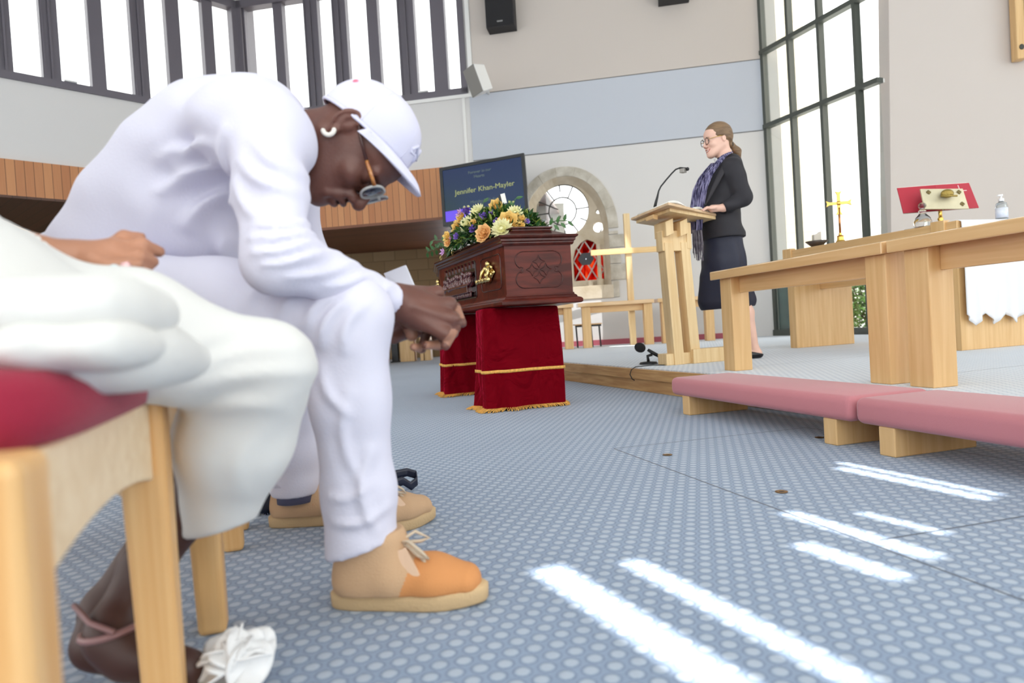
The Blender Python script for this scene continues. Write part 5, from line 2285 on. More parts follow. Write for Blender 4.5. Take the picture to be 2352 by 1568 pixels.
def foliage(n, L0, L1, W, seed, shell=(0.45, 1.08), up=0.6):
    random.seed(seed)
    m = MB()
    for i in range(n):
        a, rr = random.uniform(0, 2 * PI), math.sqrt(random.random())
        x, y = 0.31 * rr * math.cos(a), 0.88 + 0.60 * rr * math.sin(a)
        z = surf(x, y) * random.uniform(*shell)
        p = FV(x, y, z)
        out = (CW(x, y, 0) - CW(0, 0.88, 0)).normalized() * rr + Vector((0, 0, up * (1.2 - rr)))
        d = (out + rv(0.45)).normalized()
        leafquad(m, p, d, (Vector((0, 0, 1)) + rv(0.3)), random.uniform(L0, L1), W * random.uniform(0.7, 1.2))
    return m


foliage(3200, 0.04, 0.085, 0.010, 1).build('dark_leaves', mat('dark_leaves', (44, 84, 38), 0.5, var=0.45, vscale=20), fa, fixn=False)
foliage(1700, 0.03, 0.06, 0.008, 2, (0.8, 1.1)).build('bright_leaves', mat('bright_leaves', (150, 168, 72), 0.5, var=0.45, vscale=20), fa, fixn=False)
# ferny fronds spilling over the near rim
m = MB()
random.seed(9)
for (x0, y0, dx, dy, dz, L) in ((-0.22, 0.70, -0.5, -0.62, -0.75, 0.25), (-0.24, 0.62, -0.62, -0.3, -0.2, 0.2), (-0.24, 0.85, -0.7, -0.35, -0.45, 0.2), (-0.22, 0.95, -0.8, 0.1, -0.3, 0.2), (-0.26, 1.1, -0.9, 0.2, -0.2, 0.2), (-0.2, 0.5, -0.3, -0.6, -0.05, 0.2), (-0.2, 0.6, -0.5, -0.5, 0.0, 0.18), (-0.24, 1.2, -0.9, 0.1, -0.3, 0.2)):
    s = FV(x0, y0, 0.03)
    e = s + (CW(dx, dy, 0) - CW(0, 0, 0)).normalized() * L * 0.75 + Vector((0, 0, dz * 0.18))
    for i in range(26):
        t = i / 26
        p = s.lerp(e, t) + Vector((0, 0, 0.05 * math.sin(PI * t * 0.8)))
        ax_ = (e - s).normalized()
        sd = ax_.cross(Vector((0, 0, 1))).normalized()
        w = 0.045 * (1 - t) + 0.006
        for sg in (-1, 1):
            leafquad(m, p, sd * sg + ax_ * 0.7 + rv(0.1), Vector((0, 0, 1)), w, 0.004)
m.build('fern_fronds', mat('fern_green', (132, 160, 118), 0.6, var=0.3, vscale=30), fa, fixn=False)
# long eucalyptus / ruscus sprigs
M_sprig = mat('sprig_green', (62, 104, 52), 0.4, var=0.3, vscale=20)
for (x0, y0, x1, y1, z1, L, nl) in ((-0.26, 1.36, -0.36, 1.62, 0.05, 1, 8), (0.22, 0.50, 0.36, 0.42, 0.09, 1, 7), (-0.05, 0.85, -0.1, 0.8, 0.28, 1, 5), (0.03, 0.7, 0.09, 0.66, 0.28, 1, 5), (-0.2, 1.3, -0.34, 1.45, 0.12, 1, 6)):
    m = MB()
    s, e = FV(x0, y0, 0.06), FV(x1, y1, z1)
    m.tube([s, s.lerp(e, 0.5) + Vector((0, 0, 0.02)), e], 0.003, 5)
    for i in range(nl):
        t = (i + 1) / nl
        p = s.lerp(e, t)
        ax_ = (e - s).normalized()
        sd = ax_.cross(Vector((0, 1, 0.2))).normalized() * (1 if i % 2 else -1)
        leafquad(m, p, sd + ax_ * 0.6, Vector((0, -1, 0.4)), 0.055, 0.012)
    m.build('leaf_sprig', M_sprig, fa, fixn=False)


def bloom(p, r, rings, mt, name, out, spread=1.0, inner=0.35, pw=1.0):
    m = MB()
    out = out.normalized()
    a = out.orthogonal().normalized()
    b = out.cross(a)
    for ri, (n, tilt, rad_) in enumerate(rings):
        for k in range(n):
            t = 2 * PI * k / n + ri * 0.6 + random.uniform(-0.1, 0.1)
            dr = a * math.cos(t) + b * math.sin(t)
            d = (dr * math.sin(rad(tilt)) + out * math.cos(rad(tilt))).normalized()
            leafquad(m, p + dr * r * inner * rad_, d, out, r * (0.6 + 0.5 * rad_), r * 0.42 * pw * (0.5 + rad_ * 0.6), -0.5)
    m.ball(p + out * r * 0.2, r * 0.33, 6)
    return m.build(name, mt, fa, smooth=True, fixn=False)


M_rose = mat('yellow_rose', (238, 204, 122), 0.6, var=0.08, vscale=50)
M_apr = mat('apricot_rose', (238, 192, 128), 0.6, var=0.08, vscale=50)
M_crm = mat('cream_chrysanthemum', (236, 232, 182), 0.6)
M_pur = mat('purple_lisianthus', (96, 64, 164), 0.6, c2=(160, 130, 204), vscale=40)
M_lil = mat('pink_lilac_bloom', (196, 150, 196), 0.6)
M_bud = mat('cream_bud', (226, 226, 176), 0.6)
ROSE = [(7, 70, 1.0), (6, 48, 0.8), (5, 28, 0.55), (4, 12, 0.3)]
MUM = [(18, 84, 1.0), (15, 62, 0.85), (12, 40, 0.6), (8, 20, 0.35)]
LIS = [(6, 58, 0.9), (5, 34, 0.6), (4, 14, 0.3)]


def fpos(px, py, Y, toward=0.0):
    return P(px, py, Y)


# placed by where each bloom shows; depth on the near slope of the mound
def on_mound(px, py):
    """march along a sight line until it meets the mound"""
    d = ray(px, py)
    Mi = (Matrix.Translation((cf0.x, cf0.y, 0)) @ Matrix.Rotation(CZ, 4, 'Z')).inverted()
    best = None
    Y = 4.1
    while Y < 6.2:
        p = Vector((0, 0, CAMH)) + d * (Y / d.y)
        l = Mi @ p
        h_ = l.z - 1.07 - surf(l.x, l.y)
        if best is None or h_ < best[0]:
            best = (h_, Y, p, l)
        if h_ < 0.004:
            break
        Y += 0.012
    p, l = best[2], best[3]
    nx, ny = l.x / 0.09, (l.y - 0.88) / 0.34
    nrm_ = (CW(nx, ny, 0) - CW(0, 0, 0)) + Vector((0, 0, 1.0))
    return p, (nrm_ + Vector((0, -1.2, -0.1))).normalized()


S1 = 9.8
BL = [(1168, 512, 'r', 0.075), (1142, 478, 'r', 0.06), (1136, 488, 'y', 0.045), (1066, 504, 'r', 0.055), (1057, 524, 'r', 0.062), (1117, 537, 'a', 0.062), (1113, 545, 'a', 0.05), (1197, 508, 'y', 0.035), (1195, 522, 'y', 0.032), (1185, 503, 'y', 0.035), (1093, 515, 'y', 0.035),
      (1102, 492, 'm', 0.072), (1078, 518, 'm', 0.065), (1156, 530, 'm', 0.075), (1181, 494, 'm', 0.06), (1034, 545, 'y', 0.038), (1036, 559, 'a', 0.034), (1184, 520, 'y', 0.03), (1178, 522, 'y', 0.03),
      (1146, 514, 'p', 0.04), (1093, 529, 'p', 0.04), (1117, 500, 'p', 0.036), (1112, 497, 'p', 0.032), (1132, 493, 'p', 0.032), (1081, 489, 'p', 0.042), (1075, 486, 'p', 0.036), (1207, 513, 'p', 0.028), (1056, 545, 'p', 0.032), (1174, 487, 'p', 0.028), (1050, 532, 'p', 0.03),
      (1062, 492, 'l', 0.042), (1024, 580, 'l', 0.03), (1040, 550, 'l', 0.026), (1088, 500, 'p', 0.026),
      (1083, 478, 'b', 0.028), (1074, 479, 'b', 0.026), (1132, 472, 'b', 0.024), (1168, 470, 'b', 0.024), (1176, 469, 'b', 0.022), (1188, 482, 'b', 0.022), (1144, 508, 'b', 0.02), (1080, 505, 'b', 0.026), (1096, 524, 'b', 0.028), (1030, 548, 'b', 0.022), (1206, 519, 'b', 0.02), (1100, 503, 'b', 0.022)]
for px, py, kd, r in BL:
    p, nn = on_mound(px, py)
    p = p + nn * 0.022
    if kd == 'r':
        bloom(p, r * 0.70, ROSE, M_rose, 'rose', nn, inner=0.3, pw=1.3)
    elif kd == 'y':
        bloom(p, r * 0.70, ROSE, M_rose, 'spray_rose', nn, inner=0.3, pw=1.2)
    elif kd == 'a':
        bloom(p, r * 0.70, ROSE, M_apr, 'rose', nn, inner=0.3, pw=1.3)
    elif kd == 'm':
        bloom(p, r * 0.70, MUM, M_crm, 'chrysanthemum', nn, inner=0.3, pw=0.55)
    elif kd == 'p':
        bloom(p, r * 0.70, LIS, M_pur, 'lisianthus', nn, inner=0.25, pw=1.2)
    elif kd == 'l':
        bloom(p, r * 0.70, [(6, 70, 1.0), (3, 20, 0.5)], M_lil, 'lilac_lily', nn, inner=0.2, pw=0.7)
    else:
        bloom(p, r * 0.70, [(5, 25, 0.6), (4, 12, 0.3)], M_bud, 'bud', nn, inner=0.15, pw=0.8)
# small white card tucked among the flowers
pcd, _ = on_mound(1160, 474)
cd = thing('flower_card', 'small white message card on a pick among the coffin flowers', 'card', tuple(pcd))
m = MB()
m.bar(pcd + Vector((0, 0, 0.02)), pcd + Vector((-0.012, 0.0, 0.085)), 0.03, 0.004, up=(0, 1, 0))
m.build('card', M_page, cd)
m = MB()
m.bar(pcd + Vector((-0.02, 0.012, -0.05)), pcd + Vector((-0.03, 0.012, 0.075)), 0.02, 0.006, up=(0, 1, 0))
m.build('pick', M_black, cd)
# ================================================================== chairs of the front row: row line runs back and to the left
ROWD = Vector((-0.30, 1.0, 0)).normalized()
FACE = Vector((1.0, 0.30, 0)).normalized()
FZ = math.atan2(FACE.y, FACE.x)
M_ch = wood_mat('chair_beech', (214, 162, 100), (232, 190, 132), 0.4, stretch=(14, 14, 0.6), bump=0.02)
M_chl = wood_mat('chair_beech_pale', (228, 200, 160), (240, 216, 180), 0.45, stretch=(0.6, 14, 14), bump=0.01)
M_crims = mat('crimson_seat_cloth', (150, 24, 54), 0.9, bump=0.3, bscale=400, sheen=0.2)


def make_chair(label, W=0.48, D=0.46, hs=0.43):
    """local x = the way the sitter faces; origin on the floor under the middle of the front edge"""
    t = thing('church_chair', label, 'chair', group='beech chairs with crimson seats')
    for sy in (-1, 1):
        m = MB()
        m.hexa([(-0.046, sy * W / 2 - 0.024, 0), (0, sy * W / 2 - 0.024, 0), (0, sy * W / 2 + 0.024, 0), (-0.046, sy * W / 2 + 0.024, 0)],
               [(-0.056, sy * W / 2 - 0.032, hs), (0, sy * W / 2 - 0.032, hs), (0, sy * W / 2 + 0.032, hs), (-0.056, sy * W / 2 + 0.032, hs)])
        m.build('front_leg', M_ch, t, world=False, bevel=0.01, seg=3)
        m = MB()
        m.hexa([(-D - 0.08, sy * W / 2 - 0.02, 0), (-D - 0.03, sy * W / 2 - 0.02, 0), (-D - 0.03, sy * W / 2 + 0.02, 0), (-D - 0.08, sy * W / 2 + 0.02, 0)],
               [(-D - 0.02, sy * W / 2 - 0.02, 0.44), (-D + 0.03, sy * W / 2 - 0.02, 0.44), (-D + 0.03, sy * W / 2 + 0.02, 0.44), (-D - 0.02, sy * W / 2 + 0.02, 0.44)])
        m.hexa([(-D - 0.02, sy * W / 2 - 0.02, 0.44), (-D + 0.03, sy * W / 2 - 0.02, 0.44), (-D + 0.03, sy * W / 2 + 0.02, 0.44), (-D - 0.02, sy * W / 2 + 0.02, 0.44)],
               [(-D - 0.09, sy * W / 2 - 0.02, 0.80), (-D - 0.05, sy * W / 2 - 0.02, 0.80), (-D - 0.05, sy * W / 2 + 0.02, 0.80), (-D - 0.09, sy * W / 2 + 0.02, 0.80)])
        m.build('rear_leg', M_ch, t, world=False, bevel=0.006)
        # side apron with an arched lower edge
        m = MB()
        pts = [(-0.05, hs - 0.01), (-D, hs - 0.01), (-D, hs - 0.12)]
        for i in range(9):
            u = i / 8
            pts.append((-D + 0.02 + (D - 0.08) * u, hs - 0.12 + 0.055 * math.sin(PI * u)))
        pts.append((-0.05, hs - 0.13))
        m.plate(pts, [], sy * W / 2 - 0.012, sy * W / 2 + 0.012)
        m.build('side_apron', M_chl, t, world=False, bevel=0.003)
    m = MB()
    # curved front apron: a deep bracket by the near leg sweeping up, as the seat brace is arched
    w = W / 2 - 0.03
    pts = [(-w, hs - 0.005), (w, hs - 0.005)]
    for i in range(13):
        u = 1 - i / 12
        x = -w + 2 * w * u
        pts.append((x, hs - 0.082 - 0.022 * abs(2 * u - 1) ** 2.0))
    m.plate(pts[::-1], [], -0.042, -0.014, fr=lambda x, y, z: (y, x, z))
    m.build('front_apron', M_chl, t, world=False, bevel=0.004)
    m = MB()
    nx = 18
    ol = []
    for k in range(44):
        a = 2 * PI * k / 44
        ex = 2.0 / 4.2
        cx_, cy_ = math.cos(a), math.sin(a)
        ol.append((math.copysign(abs(cx_) ** ex, cx_), math.copysign(abs(cy_) ** ex, cy_)))
    rows = [(0.90, 0.0), (0.985, 0.008), (1.0, 0.028), (0.99, 0.045), (0.95, 0.058), (0.8, 0.066), (0.4, 0.07)]
    vs = []
    for s_, dz in rows:
        for a, b in ol:
            vs.append((-D / 2 + 0.005 + a * (D / 2 + 0.0) * s_, b * (W / 2 + 0.015) * s_, hs + 0.003 + dz - 0.012))
    fs = []
    for r in range(len(rows) - 1):
        for k in range(44):
            fs.append((r * 44 + k, r * 44 + (k + 1) % 44, (r + 1) * 44 + (k + 1) % 44, (r + 1) * 44 + k))
    fs.append(tuple(range(44))[::-1])
    fs.append(tuple((len(rows) - 1) * 44 + k for k in range(44)))
    m.add(vs, fs)
    m.build('seat', M_crims, t, world=False, smooth=True)
    m = MB()
    for i in range(3):
        z = 0.53 + 0.095 * i
        xo = -D - 0.03 - 0.08 * (z - 0.44) / 0.42
        m.box(xo - 0.012, xo + 0.012, -W / 2 + 0.02, W / 2 - 0.02, z - 0.03, z + 0.03)
    m.build('back_slats', M_chl, t, world=False, bevel=0.004)
    m = MB()
    m.box(-D - 0.095, -D - 0.06, -W / 2 - 0.02, W / 2 + 0.02, 0.775, 0.835)
    m.build('top_rail', M_chl, t, world=False, bevel=0.012, seg=3)
    return t


chA = make_chair('church chair nearest the camera, crimson seat showing under the cream clothing')
FA = math.atan2(0.33, 1.0)
chA.location = (-0.378, 0.655, 0)
chA.rotation_euler = (0, 0, FA)
chB = copy_tree(chA)
chB['label'] = 'church chair under the man in the white cap'
chB.location = (-0.595, 1.40, 0)
chC = copy_tree(chA)
chC['label'] = 'church chair in the front row just beyond the man in the white cap'
chC.location = (-0.80, 2.03, 0)
# ================================================================== people
M_skin_d = mat('dark_brown_skin', (102, 62, 50), 0.42, var=0.12, vscale=18, bump=0.15, bscale=220, spec=0.5)
M_skin_m = mat('brown_skin', (176, 124, 96), 0.45, var=0.08, vscale=14, bump=0.1, bscale=220)
M_skin_l = mat('fair_skin', (232, 188, 168), 0.5, var=0.05, vscale=12)
M_shirt = mat('white_cotton_shirt', (216, 214, 229), 0.85, bump=0.15, bscale=180)
M_trou = mat('white_cotton_trousers', (214, 212, 226), 0.85, bump=0.15, bscale=160)
M_cap = mat('white_cap_cotton', (214, 212, 230), 0.8, bump=0.2, bscale=300)
M_cream = mat('cream_white_suiting', (218, 217, 213), 0.85, bump=0.1, bscale=120)


def V3(x, y, Y):
    return P(x, y, Y)


# ------------------------------------------------------------------ the man in the white cap
hipc = V3(215, 640, 1.42)
man = thing('person', 'man in white shirt, trousers and cap bent forward with clasped hands', 'person', (hipc.x, hipc.y, 0))

AXY = (0, 1, 0)
sh_n, sh_f = V3(590, 288, 1.22), V3(625, 305, 1.62)
el_n, el_f = V3(640, 592, 1.10), V3(700, 600, 1.66)
wr_n, wr_f = V3(896, 686, 1.27), V3(880, 745, 1.42)
kn_n, kn_f = V3(805, 728, 1.21), V3(700, 738, 1.66)
an_n, an_f = V3(832, 1262, 1.235), V3(676, 1110, 1.785)
hp_n, hp_f = V3(225, 690, 1.29), V3(240, 672, 1.56)

# shirt
b = Body(0.0062)
k = 0.045
b.cone(V3(270, 600, 1.42), V3(336, 492, 1.42), 0.108, 0.114, k, (AXY, 1.25))
b.cone(V3(336, 492, 1.42), V3(432, 402, 1.42), 0.114, 0.126, k, (AXY, 1.22))
b.cone(V3(432, 402, 1.42), V3(520, 338, 1.42), 0.126, 0.126, k, (AXY, 1.22))
b.cone(V3(520, 338, 1.42), V3(598, 300, 1.42), 0.128, 0.100, k, (AXY, 1.35))
b.cone(V3(590, 305, 1.40), V3(630, 322, 1.38), 0.092, 0.066, k, (AXY, 1.1))
b.cone(V3(330, 560, 1.42), V3(440, 520, 1.42), 0.09, 0.095, k, (AXY, 1.3))
b.cone(V3(440, 520, 1.42), V3(515, 560, 1.42), 0.09, 0.045, k, (AXY, 1.6))
b.cone(V3(440, 470, 1.42), V3(520, 430, 1.42), 0.11, 0.09, k, (AXY, 1.2))
b.cone(V3(243, 592, 1.42), V3(245, 660, 1.42), 0.09, 0.10, k, (AXY, 1.45))
# sleeves
for s_, e_, w_, kn in ((sh_n, el_n, wr_n, 0), (sh_f, el_f, wr_f, 1)):
    m1 = s_.lerp(e_, 0.5) + Vector((0.004, 0, 0))
    b.cone(s_, m1, 0.076, 0.060, 0.04)
    b.cone(m1, e_, 0.060, 0.052, 0.03)
    m2 = e_.lerp(w_, 0.45)
    b.cone(e_, m2, 0.054, 0.043, 0.035)
    b.cone(m2, w_, 0.043, 0.031, 0.02)
b.cone(sh_n + Vector((-0.05, 0.02, 0.01)), sh_n + Vector((0.022, 0.04, -0.03)), 0.076, 0.070, 0.05)
# folds radiating from the armpit and gathered at the elbow
RG = [(V3(*a), V3(*c_), am * 2.3, w) for a, c_, am, w in (
    ((505, 345, 1.2), (360, 360, 1.2), 0.010, 0.013), ((505, 372, 1.2), (330, 420, 1.2), 0.012, 0.015), ((512, 400, 1.2), (370, 500, 1.2), 0.010, 0.014), ((430, 330, 1.2), (330, 350, 1.2), 0.006, 0.012),
    ((520, 430, 1.2), (490, 590, 1.2), 0.010, 0.012), ((548, 480, 1.2), (535, 600, 1.2), 0.009, 0.010), ((440, 520, 1.2), (420, 610, 1.2), 0.007, 0.012),
    ((520, 300, 1.15), (500, 400, 1.15), 0.008, 0.012), ((600, 330, 1.15), (690, 400, 1.15), 0.007, 0.012), ((570, 380, 1.15), (690, 450, 1.15), 0.007, 0.011), ((560, 430, 1.15), (640, 520, 1.1), 0.006, 0.010),
    ((585, 520, 1.08), (700, 500, 1.08), 0.006, 0.008), ((590, 550, 1.08), (715, 520, 1.08), 0.008, 0.008), ((600, 585, 1.08), (720, 545, 1.08), 0.007, 0.008), ((625, 612, 1.08), (740, 565, 1.08), 0.006, 0.007),
    ((680, 640, 1.1), (790, 590, 1.1), 0.004, 0.007), ((760, 660, 1.15), (840, 620, 1.15), 0.004, 0.007), ((850, 690, 1.2), (895, 640, 1.2), 0.003, 0.006))]
wr = ridges(RG, 1.40, 0.03, ((1, 0, 1.2), 62, 0.0016, V3(620, 520, 1.12), 0.16, 0.3), ((0.6, 0, 1), 55, 0.0022, V3(400, 450, 1.25), 0.22, 1.0), ((1, 0, 0.2), 48, 0.0030, V3(480, 560, 1.28), 0.16, 0.0), ((0.9, 0.2, -0.3), 70, 0.0016, V3(800, 650, 1.2), 0.14, 2.0))
cuff_d = (wr_n - el_n).normalized()
cuff_f = (wr_f - el_f).normalized()
collar_p = V3(697, 330, 1.38)
collar_n = V3(712, 336, 1.38) - V3(640, 330, 1.38)
V_, Q_ = b.mesh(wr, clip=((wr_n + cuff_d * 0.01, cuff_d, 0.1), (wr_f + cuff_f * 0.0, cuff_f, 0.1)))
skin('shirt', [(V_, Q_)], M_shirt, man)
# collar band
m = MB()
cc = V3(706, 330, 1.375)
m.grid(lambda u, v: cc + Vector((-0.016 + 0.022 * v, (0.064 - 0.003 * v) * math.cos(2 * PI * u), (0.070 - 0.004 * v) * math.sin(2 * PI * u))), 40, 3)
m.build('collar', M_shirt, man, smooth=True, solid=0.004)

# trousers
b = Body(0.0065)
b.cone(V3(205, 660, 1.42), V3(300, 680, 1.42), 0.125, 0.11, 0.06, (AXY, 1.35))
for h_, k_, a_, r_ in ((hp_n, kn_n, an_n, 1.0), (hp_f, kn_f, an_f, 0.97)):
    b.cone(h_, h_.lerp(k_, 0.5), 0.100 * r_, 0.086 * r_, 0.05)
    b.cone(h_.lerp(k_, 0.5), k_, 0.086 * r_, 0.066 * r_, 0.04)
    m1 = k_.lerp(a_, 0.35) + Vector((-0.008, 0, 0))
    m2 = k_.lerp(a_, 0.75)
    b.cone(k_, m1, 0.068 * r_, 0.066 * r_, 0.04)
    b.cone(m1, m2, 0.066 * r_, 0.062 * r_, 0.03)
    b.cone(m2, a_, 0.062 * r_, 0.066 * r_, 0.03)
# creases fanning from the bent knee
RT = [(V3(*a), V3(*c_), am * 2.0, w) for a, c_, am, w in (
    ((800, 690, 1.15), (735, 790, 1.15), 0.008, 0.010), ((835, 700, 1.15), (790, 800, 1.15), 0.007, 0.010), ((760, 680, 1.15), (705, 745, 1.15), 0.008, 0.010), ((700, 665, 1.15), (640, 720, 1.15), 0.006, 0.010), ((600, 650, 1.15), (560, 700, 1.15), 0.005, 0.012),
    ((735, 850, 1.15), (800, 950, 1.15), 0.006, 0.010), ((800, 900, 1.15), (825, 1120, 1.15), 0.005, 0.010), ((750, 1150, 1.15), (850, 1120, 1.15), 0.005, 0.009), ((760, 1210, 1.15), (880, 1180, 1.15), 0.006, 0.009), ((845, 1040, 1.15), (855, 1230, 1.15), 0.006, 0.010))]
wr = ridges(RT, 1.45, 0.04, ((0.8, 0, 1), 58, 0.0018, V3(760, 730, 1.2), 0.15, 0.0), ((1, 0, 0.1), 40, 0.0015, V3(800, 950, 1.2), 0.2, 0.0))
hem = V3(835, 1262, 1.20)
V_, Q_ = b.mesh(wr, clip=((V3(760, 1290, 1.2), (V3(760, 1290, 1.2) - V3(700, 900, 1.2)).normalized() * 0 + Vector((0.28, 0, -1.0)), 0.2), (V3(676, 1135, 1.785), (0, 0, -1), 0.16)))
skin('trousers', [(V_, Q_)], M_trou, man)
# rolled cuff of the far leg and its grey sock
m = MB()
m.lathe([(0.060, 0.03), (0.066, 0.032), (0.068, 0.075), (0.062, 0.078), (0.058, 0.05)], V3(676, 1135, 1.785), 28)
m.build('rolled_cuff', M_trou, man, smooth=True)
m = MB()
m.tube([V3(676, 1080, 1.785), V3(682, 1150, 1.785)], [0.052, 0.050], 24)
m.build('sock', mat('grey_sock', (92, 92, 116), 0.9, bump=0.3, bscale=300), man, smooth=True)

# body: head, neck, forearms, hands and a slimmer trunk under the clothes, one continuous skin
HF_ = Vector((0.215, 0.0, -0.975)).normalized()
HU_ = Vector((0.975, 0.10, 0.215)).normalized()
HF_ = (HF_ - HU_ * HF_.dot(HU_)).normalized()
HL_ = HU_.cross(HF_)          # his left
HM = Matrix((HF_, HL_, HU_)).transposed()   # columns: forward, left, up
HO = V3(800, 300, 1.335) + Vector((0, 0.04, 0))


def Hd(x, y, z):
    return HO + HM @ Vector((x, y, z))


b = Body(0.0031)
K = 0.022
b.ell(Hd(0.008, 0, 0.040), (0.090, 0.073, 0.086), HM, 0.03)                 # cranium
b.ell(Hd(-0.018, 0, 0.018), (0.058, 0.062, 0.055), HM, 0.03)                # occiput
b.ell(Hd(0.052, 0, 0.042), (0.050, 0.056, 0.040), HM, 0.03)                # forehead
b.ell(Hd(0.052, 0, -0.020), (0.055, 0.058, 0.055), HM, 0.03)                 # mid-face
b.ell(Hd(0.062, 0, -0.070), (0.050, 0.047, 0.042), HM, 0.03)                 # jaw front
b.cone(Hd(0.0, 0.052, -0.045), Hd(0.085, 0.020, -0.098), 0.024, 0.021, 0.03)  # jaw line
b.cone(Hd(0.0, -0.052, -0.045), Hd(0.085, -0.020, -0.098), 0.024, 0.021, 0.03)
b.ell(Hd(0.094, 0, -0.098), (0.021, 0.024, 0.018), HM, 0.018)               # chin
for sg in (-1, 1):
    b.ell(Hd(0.082, sg * 0.040, -0.022), (0.020, 0.022, 0.018), HM, 0.022)     # cheekbone
    b.cone(Hd(0.104, sg * 0.012, 0.024), Hd(0.094, sg * 0.045, 0.026), 0.010, 0.008, 0.014)   # brow
    b.ell(Hd(0.102, sg * 0.032, 0.004), (0.014, 0.018, 0.012), HM, 0.008, op='s')   # eye socket
    b.ell(Hd(0.090, sg * 0.032, 0.003), (0.014, 0.016, 0.012), HM, 0.004)     # closed lid
    b.cone(Hd(0.116, sg * 0.019, -0.034), Hd(0.104, sg * 0.034, -0.078), 0.006, 0.005, 0.012)    # nasolabial fold
b.cone(Hd(0.110, 0, 0.010), Hd(0.131, 0, -0.024), 0.009, 0.013, 0.012)      # bridge
b.ell(Hd(0.133, 0, -0.028), (0.013, 0.014, 0.012), HM, 0.008)
for sg in (-1, 1):
    b.ell(Hd(0.121, sg * 0.016, -0.033), (0.013, 0.010, 0.010), HM, 0.006)    # wings
    b.ell(Hd(0.126, sg * 0.009, -0.043), (0.006, 0.004, 0.006), HM, 0.003, op='s')
b.cone(Hd(0.112, -0.020, -0.060), Hd(0.112, 0.020, -0.060), 0.009, 0.009, 0.010)
b.ell(Hd(0.119, 0, -0.056), (0.012, 0.022, 0.0085), HM, 0.006)               # upper lip
b.ell(Hd(0.115, 0, -0.073), (0.012, 0.020, 0.009), HM, 0.006)               # lower lip
b.ell(Hd(0.124, 0, -0.0645), (0.012, 0.024, 0.0022), HM, 0.002, op='s')       # mouth line
# ears
for sg in (-1, 1):
    eo = Hd(-0.004, sg * 0.075, 0.002)
    R_ = HM @ Matrix.Rotation(sg * rad(-22), 3, 'Z')
    b.ell(eo, (0.017, 0.008, 0.027), R_, 0.006)
    b.ell(eo + HM @ Vector((0.003, sg * 0.010, 0.004)), (0.009, 0.006, 0.014), R_, 0.003, op='s')
    ring_ = [Hd(-0.006 - 0.016 * math.cos(t), sg * (0.0815 + 0.003 * math.cos(t)), 0.002 + 0.025 * math.sin(t)) for t in [rad(-70 + 210 * i / 12) for i in range(13)]]
    b.chain(ring_, [0.0036] * 13, 0.003)
    b.ell(Hd(0.004, sg * 0.078, -0.026), (0.009, 0.006, 0.010), HM, 0.006)      # lobe
# neck
b.cone(Hd(-0.012, 0, -0.025), V3(700, 330, 1.385), 0.046, 0.058, 0.04)
b.cone(Hd(0.005, 0, -0.055), V3(712, 375, 1.38), 0.045, 0.050, 0.04)
b.cone(V3(712, 332, 1.385), V3(640, 330, 1.40), 0.058, 0.068, 0.03)
headV = b.mesh()


def hand_parts(b, R):
    pass


# clasped hands
b = Body(0.0028)
Yb = 1.285
b.cone(wr_n - cuff_d * 0.03, wr_n + cuff_d * 0.015, 0.0255, 0.0245, 0.01)
kw = wr_n + cuff_d * 0.012
knk = [V3(1003, 672, 1.345), V3(1032, 698, 1.315), V3(1040, 732, 1.295), V3(1022, 766, 1.285)]      # index, middle, ring, little
for i, q_ in enumerate(knk):
    b.cone(kw + Vector((0, 0.012, 0.012 - 0.008 * i)), q_, 0.0185, 0.0125, 0.022)
b.ell(V3(955, 715, 1.30), (0.042, 0.016, 0.034), Matrix.Rotation(rad(28), 3, 'Y'), 0.02)
for i, (q_, ra) in enumerate(zip(knk, (0.0118, 0.0122, 0.0118, 0.0105))):
    b.ell(q_, (0.013, 0.012, 0.0125), None, 0.008)
# near hand's fingers folding over the back of the far hand
e1 = [V3(1022, 700, 1.40), V3(1046, 728, 1.375), V3(1040, 764, 1.36), V3(1016, 784, 1.345)]
e2 = [V3(1000, 722, 1.435), V3(1020, 755, 1.41), V3(1012, 780, 1.40), V3(990, 792, 1.38)]
for q_, a, c_, r_ in zip(knk, e1, e2, (0.0105, 0.0108, 0.0104, 0.0094)):
    b.cone(q_, a, r_ * 1.08, r_, 0.006)
    b.cone(a, c_, r_, r_ * 0.85, 0.005)
# thumb along the top, dropping behind
b.cone(V3(915, 700, 1.33), V3(940, 742, 1.335), 0.018, 0.015, 0.02)
b.cone(V3(940, 742, 1.335), V3(946, 769, 1.33), 0.0135, 0.0125, 0.01)
# far hand: wrist, palm and its fingers coming through over the near hand
kf = wr_f + cuff_f * 0.0
b.cone(wr_f - cuff_f * 0.05, V3(905, 755, 1.405), 0.026, 0.024, 0.01)
b.cone(V3(900, 755, 1.40), V3(975, 748, 1.385), 0.024, 0.022, 0.02, ((0, 1, 0), 0.8))
b.cone(V3(900, 750, 1.40), V3(990, 720, 1.39), 0.02, 0.02, 0.02, ((0, 1, 0), 0.8))
fg = (((1008, 712, 1.375), (1046, 706, 1.335), (1062, 742, 1.315), 0.0098),
      ((1012, 735, 1.36), (1045, 752, 1.30), (1023, 794, 1.285), 0.0102),
      ((1000, 760, 1.355), (1008, 792, 1.315), (978, 793, 1.29), 0.0095),
      ((980, 765, 1.36), (968, 800, 1.32), (950, 797, 1.295), 0.0088))
for a, c_, d_, r_ in fg:
    a, c_, d_ = V3(*a), V3(*c_), V3(*d_)
    b.cone(a, c_, r_ * 1.05, r_, 0.006)
    b.cone(c_, d_, r_, r_ * 0.86, 0.004)
b.cone(V3(930, 760, 1.375), V3(905, 775, 1.36), 0.016, 0.012, 0.015)
b.cone(V3(905, 775, 1.36), V3(885, 778, 1.345), 0.011, 0.0085, 0.006)
